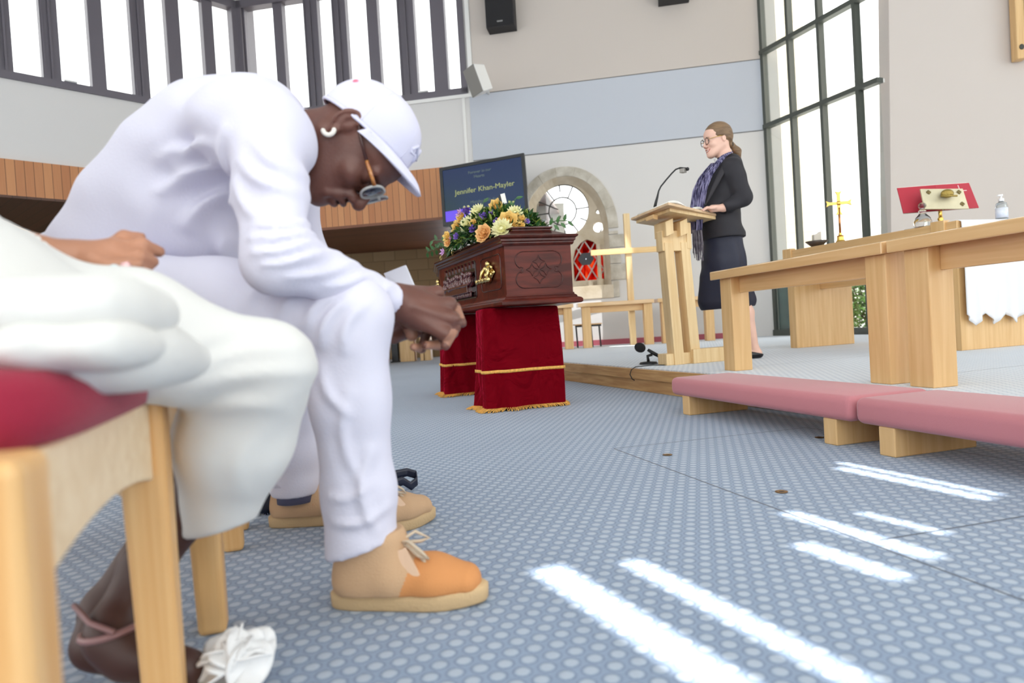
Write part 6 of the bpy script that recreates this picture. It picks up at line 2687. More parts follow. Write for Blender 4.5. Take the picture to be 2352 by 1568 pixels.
# tendons and creases across the back of the near hand
for q_ in knk[:3]:
    b.cone(kw.lerp(q_, 0.35) + Vector((0, -0.012, 0.0)), q_ + Vector((0, -0.006, 0)), 0.0035, 0.005, 0.012)
handV = b.mesh()
# trunk, arms and legs under the clothes
b = Body(0.009)
b.chain([V3(215, 640, 1.42), V3(330, 480, 1.42), V3(520, 340, 1.42), V3(640, 322, 1.40), V3(700, 325, 1.385)], [0.085, 0.088, 0.092, 0.06, 0.05], 0.04, (AXY, 1.1))
for s_, e_, w_ in ((sh_n, el_n, wr_n), (sh_f, el_f, wr_f)):
    b.chain([s_, e_, w_], [0.055, 0.038, 0.024], 0.03)
for h_, k_, a_ in ((hp_n, kn_n, an_n), (hp_f, kn_f, an_f)):
    b.chain([h_, k_, a_], [0.075, 0.048, 0.026], 0.03)
    b.chain([a_, a_ + Vector((-0.005, 0, -0.045)), a_ + Vector((0.09, 0.01, -0.055))], [0.026, 0.024, 0.018], 0.02)
bodyV = b.mesh()
LIPC = Hd(0.12, 0, -0.066)


def sp(C):
    d = np.sqrt(((C - np.array(LIPC)) ** 2).sum(1))
    out = np.zeros(len(C), int)
    # paler insides of the fingers and finger tips
    for t in (V3(1050, 722, 1.325), V3(1035, 775, 1.29), V3(990, 796, 1.30), V3(950, 797, 1.30), V3(946, 769, 1.33)):
        out[np.sqrt(((C - np.array(t)) ** 2).sum(1)) < 0.0185] = 1
    return out


skin('body', [headV, handV, bodyV], M_skin_d, man, mats=[mat('paler_fingers', (158, 112, 90), 0.45, var=0.1, vscale=30)], split=sp)

# cap
capn = 40
rimv = Vector((math.cos(rad(34)), 0, math.sin(rad(34))))


def capdome(u, v):
    """u around, v crown -> rim"""
    t = 2 * PI * u
    ph = v * PI * 0.5
    fx, fy, fz = 0.104, 0.083, 0.102
    x = fx * math.sin(ph) * math.cos(t)
    y = fy * math.sin(ph) * math.sin(t)
    z = fz * math.cos(ph)
    # squarer crown
    q_ = 1 + 0.09 * math.sin(2 * ph) ** 2 * (1 if math.cos(t) > -0.2 else 0.6)
    x, y, z = x * q_, y * q_, z * (1 + 0.03 * math.sin(2 * ph))
    # tilt the rim plane: up at the front, down at the nape
    ca, sa = math.cos(rad(-34)), math.sin(rad(-34))
    x2 = x * ca + z * sa
    z2 = -x * sa + z * ca
    return Hd(x2 + 0.004, y, z2 + 0.024)


m = MB()
m.grid(capdome, 48, 20)
m.build('cap_crown', M_cap, man, smooth=True, solid=0.004)
# seams between the six panels
m = MB()
for kx in range(6):
    t = kx / 6 + 1 / 12
    m.tube([capdome(t, 0.02 + 0.96 * i / 16) + (capdome(t, 0.02 + 0.96 * i / 16) - Hd(0, 0, 0.03)).normalized() * 0.001 for i in range(17)], 0.0016, 5)
m.build('cap_seams', M_cap, man, smooth=True)
m = MB()
m.ball(capdome(0, 0.0), 0.007, 6)
m.build('cap_button', M_cap, man, smooth=True)
m = MB()
m.tube([capdome(i / 48, 1.0) for i in range(49)], 0.0035, 6)
m.build('cap_rim', M_cap, man, smooth=True)


def brim(u, v):
    """u side to side, v root -> edge"""
    a = (u - 0.5) * 2
    ang = a * rad(80)
    root = capdome((ang / (2 * PI)) % 1.0, 1.0)
    reach = 0.060 * max(0.0, math.cos(a * PI / 2)) ** 1.15
    cv = -0.020 * a * a
    fwd = HF_ * math.cos(rad(12)) + HU_ * math.sin(rad(12))
    return root + fwd * reach * v + HU_ * (cv * v) + HU_ * 0.006 * math.sin(PI * v) * (1 - abs(a))


m = MB()
m.grid(brim, 36, 10)
m.build('cap_brim', M_cap, man, smooth=True, solid=0.006)
# a small raised white embroidered knot on the front panel
m = MB()
mc = [capdome(0.93, 0.80), capdome(0.955, 0.70), capdome(0.98, 0.80), capdome(0.0, 0.70), capdome(0.02, 0.82), capdome(0.93, 0.82)]
nn_ = (mc[3] - Hd(0, 0, 0.03)).normalized() * 0.003
m.tube([q_ + nn_ for q_ in mc], 0.004, 6)
m.tube([capdome(0.97, 0.72) + nn_, capdome(0.99, 0.88) + nn_], 0.004, 6)
m.build('embroidered_mark', M_cap, man, smooth=True)
m = MB()
_rb = capdome(0.62, 0.62)
m.ball(_rb + (_rb - Hd(0, 0, 0.03)).normalized() * 0.0015, (0.006, 0.006, 0.004), 6)
m.build('red_stitch_mark', mat('pink_stitch', (226, 130, 150), 0.8), man)

# glasses: two clear-rimmed tinted lenses and tortoiseshell temples
gl = Hd(0, 0, 0)
M_rim = mat('clear_rim', (230, 228, 222), 0.12, trans=0.5)
M_lens = mat('dark_lens', (36, 40, 58), 0.05, coat=1.0)
for sg in (-1, 1):
    cx_ = Hd(0.128, sg * 0.034, 0.008)
    rp_ = []
    for i in range(25):
        t = 2 * PI * i / 24
        yy_, zz_ = 0.029 * math.copysign(abs(math.cos(t)) ** 0.8, math.cos(t)), 0.023 * math.copysign(abs(math.sin(t)) ** 0.8, math.sin(t))
        rp_.append(cx_ + HM @ Vector((-0.006 * abs(math.cos(t)) * (1 if sg * math.cos(t) > 0 else 0), yy_, zz_)))
    m = MB()
    m.tube(rp_, 0.0026, 8, caps=False)
    m.build('lens_rim', M_rim, man, smooth=True)
    m = MB()
    m.add([cx_] + rp_[:-1], [(0, i + 1, (i + 1) % 24 + 1) for i in range(24)])
    m.build('lens', M_lens, man, smooth=True, solid=0.002)
    m = MB()
    m.tube([Hd(0.121, sg * 0.064, 0.016), Hd(0.105, sg * 0.072, 0.016), Hd(0.072, sg * 0.076, 0.015)], [0.0042, 0.004, 0.0035], 8)
    m.build('hinge', mat('amber_temple', (206, 140, 60), 0.2, coat=0.6, c2=(120, 48, 20), vscale=90), man, smooth=True)
    m = MB()
    m.tube([Hd(0.075, sg * 0.076, 0.015), Hd(0.03, sg * 0.078, 0.016), Hd(-0.002, sg * 0.079, 0.022)], [0.0035, 0.003, 0.003], 8)
    m.build('temple', mat('dark_temple', (60, 30, 24), 0.3), man, smooth=True)
m = MB()
m.tube([Hd(0.131, -0.008, 0.014), Hd(0.135, 0, 0.016), Hd(0.131, 0.008, 0.014)], 0.003, 8)
m.build('bridge', M_rim, man, smooth=True)
# thick ivory hoop at the ear lobe
m = MB()
ec = Hd(0.004, -0.084, -0.036)
m.tube([ec + Vector((0.0105 * math.cos(t), -0.002, 0.0105 * math.sin(t))) for t in [rad(-190 + 200 * i / 12) for i in range(13)]], [0.0028] + [0.0045] * 11 + [0.0028], 8)
m.build('earring', mat('ivory_hoop', (236, 230, 218), 0.3), man, smooth=True)
# beaded bracelet on the far wrist
m = MB()
bc = V3(893, 748, 1.41)
for i in range(18):
    t = 2 * PI * i / 18
    m.ball(bc + Vector((0.010 * math.cos(t) + 0.004, 0.029 * math.cos(t), 0.029 * math.sin(t))), 0.0048, 5)
m.build('bracelet', mat('pale_beads', (206, 190, 150), 0.4), man, smooth=True)


# desert boots
M_tan = mat('tan_nubuck', (196, 160, 124), 0.85, bump=0.2, bscale=300, var=0.06)
M_org = mat('caramel_nubuck', (206, 140, 84), 0.85, bump=0.2, bscale=300, var=0.06)
M_crepe = mat('crepe_sole', (200, 170, 128), 0.8, bump=0.4, bscale=200)
M_lace = mat('beige_lace', (206, 188, 164), 0.9, bump=0.4, bscale=500)


def boot(heel, toe, vamp, man=man):
    ax_ = (toe - heel)
    L = ax_.length
    fx = ax_.normalized()
    fy = Vector((-fx.y, fx.x, 0))

    def S(x, y, z):
        return heel + fx * (x * L) + fy * y + Vector((0, 0, z))

    def width(x):
        return 0.034 + 0.018 * math.sin(min(1, max(0, (x - 0.1) / 0.85)) * PI) ** 1.0 + 0.006 * x

    def outline(sc=0.0, n=40, lift=0):
        pts = []
        for i in range(n):
            t = 2 * PI * i / n
            c, s_ = math.cos(t), math.sin(t)
            x = 0.5 + 0.5 * math.copysign(abs(c) ** 0.80, c)
            w = (0.032 + 0.012 * math.exp(-((x - 0.70) / 0.25) ** 2)) + sc
            y = w * math.copysign(abs(s_) ** 0.62, s_)
            x = 0.5 + (x - 0.5) * (1 + 2 * sc / L)
            pts.append((x, y))
        return pts
    so = MB()
    n = 40
    rows = []
    for sc, z in ((0.0, 0.0), (0.003, 0.004), (0.004, 0.020), (0.004, 0.028), (-0.003, 0.034)):
        rows.append([S(x, y, z + 0.006 * max(0, x - 0.75) * 4 * (0.5 if z > 0.01 else 1)) for x, y in outline(sc)])
    vs = [p for r in rows for p in r]
    fs = [tuple(range(n))[::-1], tuple(range(4 * n, 5 * n))]
    for r in range(4):
        for i in range(n):
            fs.append((r * n + i, r * n + (i + 1) % n, (r + 1) * n + (i + 1) % n, (r + 1) * n + i))
    so.add(vs, fs)
    so.build('crepe_sole', M_crepe, man, smooth=True)
    b = Body(0.0027)
    b.cone(S(0.15, 0, 0.050), S(0.40, 0, 0.050), 0.034, 0.040, 0.03, (fy, 1.08))
    b.cone(S(0.40, 0, 0.052), S(0.66, 0.0, 0.047), 0.041, 0.037, 0.03, (fy, 1.2))
    b.cone(S(0.66, 0.0, 0.047), S(0.865, 0.0, 0.041), 0.037, 0.030, 0.03, (fy, 1.3))
    b.cone(S(0.155, 0, 0.05), S(0.185, 0, 0.125), 0.037, 0.045, 0.03)
    b.cone(S(0.24, 0, 0.05), S(0.30, 0, 0.122), 0.040, 0.044, 0.03)
    b.cone(S(0.42, 0, 0.06), S(0.37, 0, 0.115), 0.036, 0.034, 0.03)
    up_ = b.mesh(clip=((S(0, 0, 0.030), (0, 0, -1)), (S(0.2, 0, 0.132), fx * -0.10 + Vector((0, 0, 1)))))
    Mi = (fx, fy)

    def split(C):
        rel = C - np.array(heel)
        x = (rel @ np.array(fx)) / L
        z = rel[:, 2]
        xb = 0.47 + (z - 0.03) * 1.6
        xb = np.minimum(xb, 0.62)
        return (x > xb).astype(int)
    skin('upper', [up_], M_tan, man, mats=[vamp], split=split)
    # tongue edge, laces and fringe
    la = MB()
    kx, kz = 0.50, 0.118
    K0 = S(kx - 0.04, -0.012, kz - 0.002)
    la.tube([S(0.33, -0.037, 0.105), S(0.40, -0.034, 0.118), K0, S(0.42, 0.02, 0.122), S(0.36, 0.036, 0.108)], 0.0033, 6)
    la.tube([K0, S(0.54, -0.028, 0.122), S(0.62, -0.034, 0.105), S(0.66, -0.032, 0.092), S(0.60, -0.03, 0.096), S(0.52, -0.02, 0.112), K0], 0.0033, 6)
    la.tube([K0, S(0.55, 0.012, 0.128), S(0.63, 0.024, 0.112), S(0.58, 0.018, 0.108), K0], 0.0033, 6)
    la.tube([K0, S(0.58, -0.02, 0.100), S(0.655, -0.030, 0.078), S(0.70, -0.034, 0.060)], 0.0033, 6)
    la.ball(K0, (0.009, 0.009, 0.008), 6)
    la.build('lace', M_lace, man, smooth=True)
    fr = MB()
    for j, dx in enumerate((-0.02, 0.035, 0.075)):
        p0_ = S(kx - 0.03 + dx * 0.3, -0.030, 0.108)
        p1_ = S(kx - 0.03 + dx * 1.6, -0.043 - 0.002 * j, 0.056 + 0.004 * j)
        fr.bar(p0_, p1_, 0.017, 0.0035, up=fy)
    fr.build('leather_fringe', mat('pale_fringe', (222, 188, 158), 0.8), man)
    lo_ = MB()
    lo_.tube([S(0.44, -0.040, 0.085), S(0.43, -0.044, 0.06)], [0.005, 0.011], 6)
    lo_.build('orange_tag', mat('orange_leather', (190, 84, 40), 0.6), man)


h1, t1 = G(754, 1414, 0), G(1117, 1404, 0)
h1.z = t1.z = 0
h1.y += 0.045
t1.y += 0.045
boot(h1, t1, M_org)
h2 = G(607, 1222, 0)
h2.z = 0
h2.y += 0.05
boot(h2, h2 + Vector((0.285, 0.02, 0)), M_tan)
# a third boot of the same kind, mostly hidden behind the near trouser leg
t3, d3 = G(1017, 1197, 0), (G(1012, 1199, 0) - G(925, 1224, 0)).normalized()
t3.z = 0
d3.z = 0
n3 = Vector((-d3.y, d3.x, 0)) * 0.045
b3 = thing('desert_boot', 'tan desert boot whose toe shows beyond the near trouser leg', 'shoe', tuple(t3 + n3 - d3 * 0.15))
boot(t3 + n3 - d3 * 0.285, t3 + n3, M_tan, b3)

# order of service held in his hands
op = thing('folded_paper', 'white folded paper held upright in his clasped hands', 'paper', tuple(V3(925, 640, 1.5)))
m = MB()
A_, B_, C_, D_ = V3(882, 628, 1.52), V3(931, 609, 1.50), V3(958, 672, 1.44), V3(915, 700, 1.46)
m.add([A_, B_, C_, D_], [(0, 1, 2, 3)])
off = Vector((0.01, 0.02, 0.0))
m.add([A_ + off, B_ + off * 0.1, C_ + off * 0.1, D_ + off], [(0, 1, 2, 3)])
m.build('paper_sheet', mat('white_paper', (232, 232, 240), 0.8), op, solid=0.0015)
# ------------------------------------------------------------------ the priest at the lectern
YP = 4.97
pr0 = G(1700, 822, 0.16)
pri = thing('person', 'woman in dark jacket, blue scarf and clerical collar reading at the lectern', 'person', (P(1665, 800, YP).x, YP, 0.16))
M_jk = mat('charcoal_wool', (38, 36, 42), 0.75, bump=0.2, bscale=200)
M_sk = mat('navy_skirt', (24, 27, 48), 0.6, bump=0.1, bscale=90)
M_hair = mat('brown_hair', (98, 74, 54), 0.55, c2=(140, 112, 82), vscale=14, stretch=(1, 1, 4), bump=0.4, bscale=90)


def Q_(x, y, dy=0.0):
    return P(x, y, YP + dy)


# head frame: looking to the left of the picture and a little down and towards us
PF_ = Vector((-0.95, -0.24, -0.14)).normalized()
PU_ = Vector((-0.10, 0.0, 1.0))
PU_ = (PU_ - PF_ * PU_.dot(PF_)).normalized()
PL_ = PU_.cross(PF_)
PM = Matrix((PF_, PL_, PU_)).transposed()
PO = Q_(1650, 322, 0.0)


def Pd(x, y, z):
    return PO + PM @ Vector((x, y, z))


b = Body(0.0042)
b.ell(Pd(0.0, 0, 0.035), (0.092, 0.072, 0.082), PM, 0.03)
b.ell(Pd(0.05, 0, 0.045), (0.048, 0.056, 0.042), PM, 0.03)
b.ell(Pd(0.050, 0, -0.020), (0.050, 0.054, 0.052), PM, 0.03)
b.ell(Pd(0.058, 0, -0.070), (0.044, 0.042, 0.038), PM, 0.03)
b.cone(Pd(0.0, 0.046, -0.045), Pd(0.080, 0.015, -0.098), 0.022, 0.018, 0.03)
b.cone(Pd(0.0, -0.046, -0.045), Pd(0.080, -0.015, -0.098), 0.022, 0.018, 0.03)
b.ell(Pd(0.088, 0, -0.098), (0.017, 0.019, 0.015), PM, 0.015)
for sg in (-1, 1):
    b.ell(Pd(0.078, sg * 0.036, -0.028), (0.020, 0.020, 0.018), PM, 0.02)
    b.ell(Pd(0.098, sg * 0.030, 0.002), (0.013, 0.017, 0.011), PM, 0.008, op='s')
    b.ell(Pd(0.087, sg * 0.030, 0.001), (0.013, 0.015, 0.011), PM, 0.004)
    b.ell(Pd(-0.002, sg * 0.071, -0.004), (0.016, 0.007, 0.027), PM, 0.006)
    b.ell(Pd(0.001, sg * 0.079, -0.002), (0.008, 0.006, 0.015), PM, 0.003, op='s')
    b.ell(Pd(0.110, sg * 0.012, -0.036), (0.010, 0.008, 0.008), PM, 0.006)
b.cone(Pd(0.104, 0, 0.006), Pd(0.122, 0, -0.028), 0.007, 0.010, 0.012)
b.ell(Pd(0.106, 0, -0.058), (0.010, 0.022, 0.007), PM, 0.006)
b.ell(Pd(0.102, 0, -0.078), (0.010, 0.020, 0.008), PM, 0.006)
b.ell(Pd(0.112, 0, -0.0675), (0.012, 0.023, 0.0055), PM, 0.003, op='s')
b.cone(Pd(-0.020, 0, -0.04), Q_(1668, 372), 0.048, 0.055, 0.03)
sh_ = [Q_(1684, 384, -0.17), Q_(1672, 384, 0.17)]
el_ = [Q_(1709, 455, -0.22), Q_(1668, 462, 0.22)]
wrp = [Q_(1662, 477, -0.20), Q_(1640, 475, 0.12)]
b.chain([Q_(1668, 372), Q_(1664, 420), Q_(1660, 500), Q_(1662, 560)], [0.055, 0.085, 0.08, 0.07], 0.05, ((0, 1, 0), 1.2))
for s_, e_, w_ in zip(sh_, el_, wrp):
    b.chain([s_, e_, w_], [0.05, 0.036, 0.025], 0.03)
# hands resting on the pages
for w_, sg in ((wrp[0], -1), (wrp[1], 1)):
    tip = w_ + Vector((-0.085, 0.02 * sg, -0.004))
    b.cone(w_, tip, 0.024, 0.026, 0.02, ((0, 1, 0), 1.25))
    for i in range(4):
        o_ = Vector((0, -0.03 + 0.02 * i, 0))
        b.chain([tip + o_, tip + o_ + Vector((-0.045, 0, 0.004)), tip + o_ + Vector((-0.078 + 0.008 * abs(i - 1), 0, -0.012))], [0.0105, 0.0095, 0.008], 0.004)
    b.chain([w_ + Vector((-0.03, 0, 0)), w_ + Vector((-0.075, -0.05 * 1, 0.0)), w_ + Vector((-0.11, -0.055, -0.006))], [0.014, 0.012, 0.009], 0.01)
# legs
hip_p = Q_(1664, 560)
for s_, an in ((-1, Q_(1733, 800, -0.05)), (1, Q_(1690, 800, 0.09))):
    kn = an.lerp(hip_p + Vector((0.0, 0.08 * s_, 0)), 0.52) + Vector((-0.015, 0, 0))
    b.chain([hip_p + Vector((0, 0.06 * s_, -0.05)), kn], [0.06, 0.05], 0.04)
    b.chain([kn, kn.lerp(an, 0.35) + Vector((0.012, 0, 0)), an], [0.052, 0.053, 0.030], 0.03)
    b.chain([an, an + Vector((0.02, 0, -0.035)), an + Vector((-0.16, -0.02, -0.045))], [0.03, 0.028, 0.022], 0.02)
skin('body', [b.mesh()], M_skin_l, pri)

# jacket with sleeves
b = Body(0.0062)
FY = ((0, 1, 0), 1.32)
b.chain([Q_(1676, 380), Q_(1662, 420), Q_(1656, 470), Q_(1655, 505), Q_(1661, 542)], [0.085, 0.132, 0.125, 0.118, 0.150], 0.05, FY)
b.cone(sh_[0] + Vector((-0.02, 0.03, 0.0)), sh_[1] + Vector((-0.01, -0.03, 0.0)), 0.066, 0.066, 0.05)
for s_, e_, w_ in zip(sh_, el_, wrp):
    b.cone(s_, e_, 0.070, 0.056, 0.03)
    b.cone(e_, w_, 0.056, 0.040, 0.02)
wd = [(wrp[0] - el_[0]).normalized(), (wrp[1] - el_[1]).normalized()]
wr = wrinkle(((0.3, 0, 1), 60, 0.0035, Q_(1700, 440, -0.2), 0.2, 0), ((0.2, 0, 1), 40, 0.002, Q_(1655, 500, -0.1), 0.25, 0))
jv = b.mesh(wr, clip=((Q_(1661, 549), (0.02, 0, -1), 0.5), (wrp[0] - wd[0] * 0.005, wd[0], 0.052), (wrp[1] - wd[1] * 0.005, wd[1], 0.052)))
skin('jacket', [jv], M_jk, pri)
# lapel
m = MB()
lp = [Q_(1672, 366, -0.115), Q_(1655, 385, -0.165), Q_(1640, 415, -0.175), Q_(1628, 445, -0.165), Q_(1620, 468, -0.15)]
wl = [0.02, 0.052, 0.045, 0.03, 0.008]
m.grid(lambda u, v: (lambda i, f: lp[i].lerp(lp[i + 1], f) + Vector((1.0, -0.25, 0.15)) * (v * (wl[i] * (1 - f) + wl[i + 1] * f)) + Vector((0, -0.012, 0)))(min(3, int(u * 4)), u * 4 - min(3, int(u * 4))), 16, 3)
m.build('lapel', mat('lapel_wool', (46, 43, 48), 0.75), pri, smooth=True, solid=0.006)
m = MB()
m.ball(Q_(1621, 470, -0.155), 0.012, 6)
m.build('button', M_black, pri)

# skirt to below the knee
b = Body(0.008)
b.chain([Q_(1660, 535), Q_(1662, 600), Q_(1668, 690)], [0.135, 0.142, 0.160], 0.05, ((0, 1, 0), 1.2))
b.cone(Q_(1690, 640), Q_(1705, 690), 0.08, 0.095, 0.05)
b.cone(Q_(1634, 640), Q_(1636, 690), 0.085, 0.10, 0.05)
wr = wrinkle(((1, 0.4, 0.06), 55, 0.006, Q_(1700, 640), 0.35, 0))
sv_ = b.mesh(wr, clip=((Q_(1668, 708), (0.03, 0, -1), 0.6), (Q_(1668, 540), (0, 0, 1), 0.5)))
skin('skirt', [sv_], M_sk, pri)

# hair: smooth cap, bun line and low ponytail
b = Body(0.0048)
b.ell(Pd(-0.010, 0, 0.045), (0.104, 0.082, 0.088), PM, 0.02)
b.cone(Pd(-0.07, 0, 0.0), Pd(-0.085, 0, -0.04), 0.045, 0.022, 0.03)
b.ell(Pd(0.118, 0, -0.040), (0.074, 0.12, 0.092), PM, 0.008, op='s')
b.ell(Pd(0.02, 0.085, -0.045), (0.05, 0.05, 0.06), PM, 0.012, op='s')
b.ell(Pd(0.02, -0.085, -0.045), (0.05, 0.05, 0.06), PM, 0.012, op='s')
b.cone(Pd(-0.10, 0, -0.045), Pd(-0.135, 0, -0.10), 0.020, 0.026, 0.01)
b.cone(Pd(-0.135, 0, -0.10), Pd(-0.150, -0.01, -0.165), 0.026, 0.010, 0.02)
hv = b.mesh(wrinkle(((0.1, 0.3, 1), 260, 0.0012, PO, 0.2, 0)))
skin('hair', [hv], M_hair, pri)
m = MB()
m.tube([Pd(-0.097, 0.018 * math.cos(t), -0.045 + 0.018 * math.sin(t)) for t in [2 * PI * i / 12 for i in range(13)]], 0.007, 6)
m.build('hair_tie', M_black, pri, smooth=True)
# glasses
M_gm = mat('gunmetal_rim', (70, 66, 68), 0.3, 0.6)
for sg in (-1, 1):
    cc = Pd(0.118, sg * 0.031, -0.002)
    m = MB()
    m.tube([cc + PM @ Vector((-0.008 * abs(math.cos(t)), 0.024 * math.cos(t), 0.022 * math.sin(t))) for t in [2 * PI * i / 20 for i in range(21)]], 0.0022, 6, caps=False)
    m.build('lens_rim', M_gm, pri, smooth=True)
    m = MB()
    m.tube([Pd(0.110, sg * 0.056, 0.006), Pd(0.06, sg * 0.074, 0.012), Pd(0.0, sg * 0.077, 0.014)], 0.0022, 6)
    m.build('temple', M_brass, pri, smooth=True)
m = MB()
m.tube([Pd(0.119, -0.008, 0.004), Pd(0.124, 0, 0.006), Pd(0.119, 0.008, 0.004)], 0.0022, 6)
m.build('bridge', M_gm, pri)
for sg in (-1, 1):
    m = MB()
    m.tube([Pd(0.112, sg * 0.014, 0.020), Pd(0.110, sg * 0.030, 0.026), Pd(0.098, sg * 0.047, 0.021)], [0.002, 0.0026, 0.0015], 6)
    m.build('eyebrow', M_hair, pri, smooth=True)
    m = MB()
    m.ball(Pd(0.0955, sg * 0.030, 0.001), (0.006, 0.009, 0.0035), 8, PM.to_4x4())
    m.build('eye', mat('dark_eye', (40, 32, 30), 0.2), pri, smooth=True)
m = MB()
m.tube([Pd(0.094, -0.027, -0.056), Pd(0.111, -0.010, -0.0605), Pd(0.1135, 0, -0.059), Pd(0.111, 0.010, -0.0605), Pd(0.094, 0.027, -0.056)], [0.0014, 0.0026, 0.0028, 0.0026, 0.0014], 6)
m.tube([Pd(0.094, -0.027, -0.056), Pd(0.107, -0.013, -0.0735), Pd(0.110, 0, -0.077), Pd(0.107, 0.013, -0.0735), Pd(0.094, 0.027, -0.056)], [0.0014, 0.0028, 0.0032, 0.0028, 0.0014], 6)
m.build('lips', mat('rose_lips', (190, 108, 104), 0.4), pri, smooth=True)
# teeth showing in the smile, lips
m = MB()
m.ball(Pd(0.101, 0, -0.0665), (0.009, 0.017, 0.0045), 8, PM.to_4x4())
m.build('teeth', mat('teeth', (238, 232, 222), 0.3), pri, smooth=True)
# clerical collar and black shirt front
m = MB()
nb = Q_(1661, 366)
m.lathe([(0.062, -0.02), (0.060, 0.018), (0.056, 0.018)], nb, 24, Matrix.Rotation(rad(-14), 4, 'Y'))
m.build('clergy_shirt_collar', M_black, pri, smooth=True)
m = MB()
m.grid(lambda u, v: nb + Matrix.Rotation(rad(-14), 3, 'Y') @ Vector((-0.064 * math.cos((u - 0.5) * 1.0), 0.064 * math.sin((u - 0.5) * 1.0) - 0.012, -0.02 + 0.040 * v)), 8, 2)
m.build('white_collar_tab', mat('collar_white', (238, 238, 238), 0.5), pri, smooth=True, solid=0.003)
m = MB()
m.grid(lambda u, v: nb + Matrix.Rotation(rad(-14), 3, 'Y') @ Vector((0.064 * math.cos((u - 0.5) * 1.4), 0.064 * math.sin((u - 0.5) * 1.4), -0.01 + 0.034 * v)), 8, 2)
m.build('collar_band', mat('collar_white2', (238, 238, 238), 0.5), pri, smooth=True, solid=0.003)
# striped scarf hanging in front with a tasselled end
msc, nts, bs_ = newmat('violet_striped_scarf')
K = NT(nts)
tcs = nts.nodes.new('ShaderNodeTexCoord')
nzs = nts.nodes.new('ShaderNodeTexNoise')
mps = nts.nodes.new('ShaderNodeMapping')
mps.inputs['Scale'].default_value = (60, 60, 5)
nts.links.new(tcs.outputs['Object'], mps.inputs[0])
nts.links.new(mps.outputs[0], nzs.inputs['Vector'])
nzs.inputs['Scale'].default_value = 1.6
nts.links.new(K.mix(K.sstep(nzs.outputs['Fac'], 0.42, 0.58), lin((46, 42, 76)), lin((138, 134, 168))), bs_.inputs['Base Color'])
bs_.inputs['Roughness'].default_value = 0.9
m = MB()
sc_ = [(Q_(1678, 350, -0.07), 0.03), (Q_(1662, 358, -0.115), 0.04), (Q_(1645, 378, -0.155), 0.045), (Q_(1628, 400, -0.165), 0.05), (Q_(1615, 430, -0.15), 0.055), (Q_(1609, 465, -0.13), 0.05), (Q_(1606, 500, -0.12), 0.045), (Q_(1604, 530, -0.12), 0.04)]


def scarf(u, v):
    t = u * (len(sc_) - 1)
    i = min(int(t), len(sc_) - 2)
    f = t - i
    p = sc_[i][0].lerp(sc_[i + 1][0], f)
    w = sc_[i][1] * (1 - f) + sc_[i + 1][1] * f
    return p + Vector((1, -0.3, 0)).normalized() * ((v - 0.5) * w) + Vector((0, -0.006 * math.sin(v * 19) - 0.012, 0))


m.grid(scarf, 40, 14)
m.grid(lambda u, v: (lambda p: Vector((p.x - 0.03, p.y + 0.07, p.z - 0.01)))(scarf(0.2 + 0.8 * u, v)), 36, 12)
m.build('scarf', msc, pri, smooth=True, solid=0.005)
m = MB()
random.seed(8)
for i in range(26):
    x0 = 1596 + random.uniform(-6, 16)
    p_ = Q_(x0, 528, -0.13 + random.uniform(-0.02, 0.02))
    m.tube([p_, p_ + Vector((random.uniform(-0.008, 0.008), 0, -0.09)), p_ + Vector((random.uniform(-0.012, 0.012), 0, random.uniform(-0.22, -0.16)))], 0.0032, 4)
m.build('scarf_fringe', mat('fringe_grey', (120, 112, 118), 0.9, c2=(60, 54, 70), vscale=30), pri)
# black flat shoes
for an in (Q_(1733, 800, -0.05), Q_(1690, 800, 0.09)):
    bb = Body(0.005)
    z0 = 0.16
    hx = an + Vector((0.03, 0, 0))
    bb.chain([Vector((hx.x, hx.y, z0 + 0.032)), Vector((hx.x - 0.10, hx.y - 0.015, z0 + 0.028)), Vector((hx.x - 0.21, hx.y - 0.025, z0 + 0.02))], [0.032, 0.032, 0.026], 0.02, ((0, 1, 0), 1.1))
    skin('shoe', [bb.mesh(clip=((Vector((hx.x, hx.y, z0 + 0.002)), (0, 0, -1)), (Vector((hx.x - 0.06, hx.y, z0 + 0.052)), (0.25, 0, 1))))], mat('black_leather', (20, 18, 22), 0.25), pri)

# ------------------------------------------------------------------ the person in cream, nearest the camera
cw0 = P(-120, 760, 0.72)
crm = thing('person', 'person in cream white suit nearest the camera, hands folded in lap', 'person', (cw0.x, cw0.y, 0))
hpn, hpf = P(-190, 800, 0.60), P(-60, 740, 0.84)
knf = P(618, 842, 0.93)
anf = P(498, 1200, 1.00)
knn = knf + Vector((-0.03, 0.05, -0.015))
shn, shf = P(-560, 60, 0.66), P(-400, 90, 1.02)
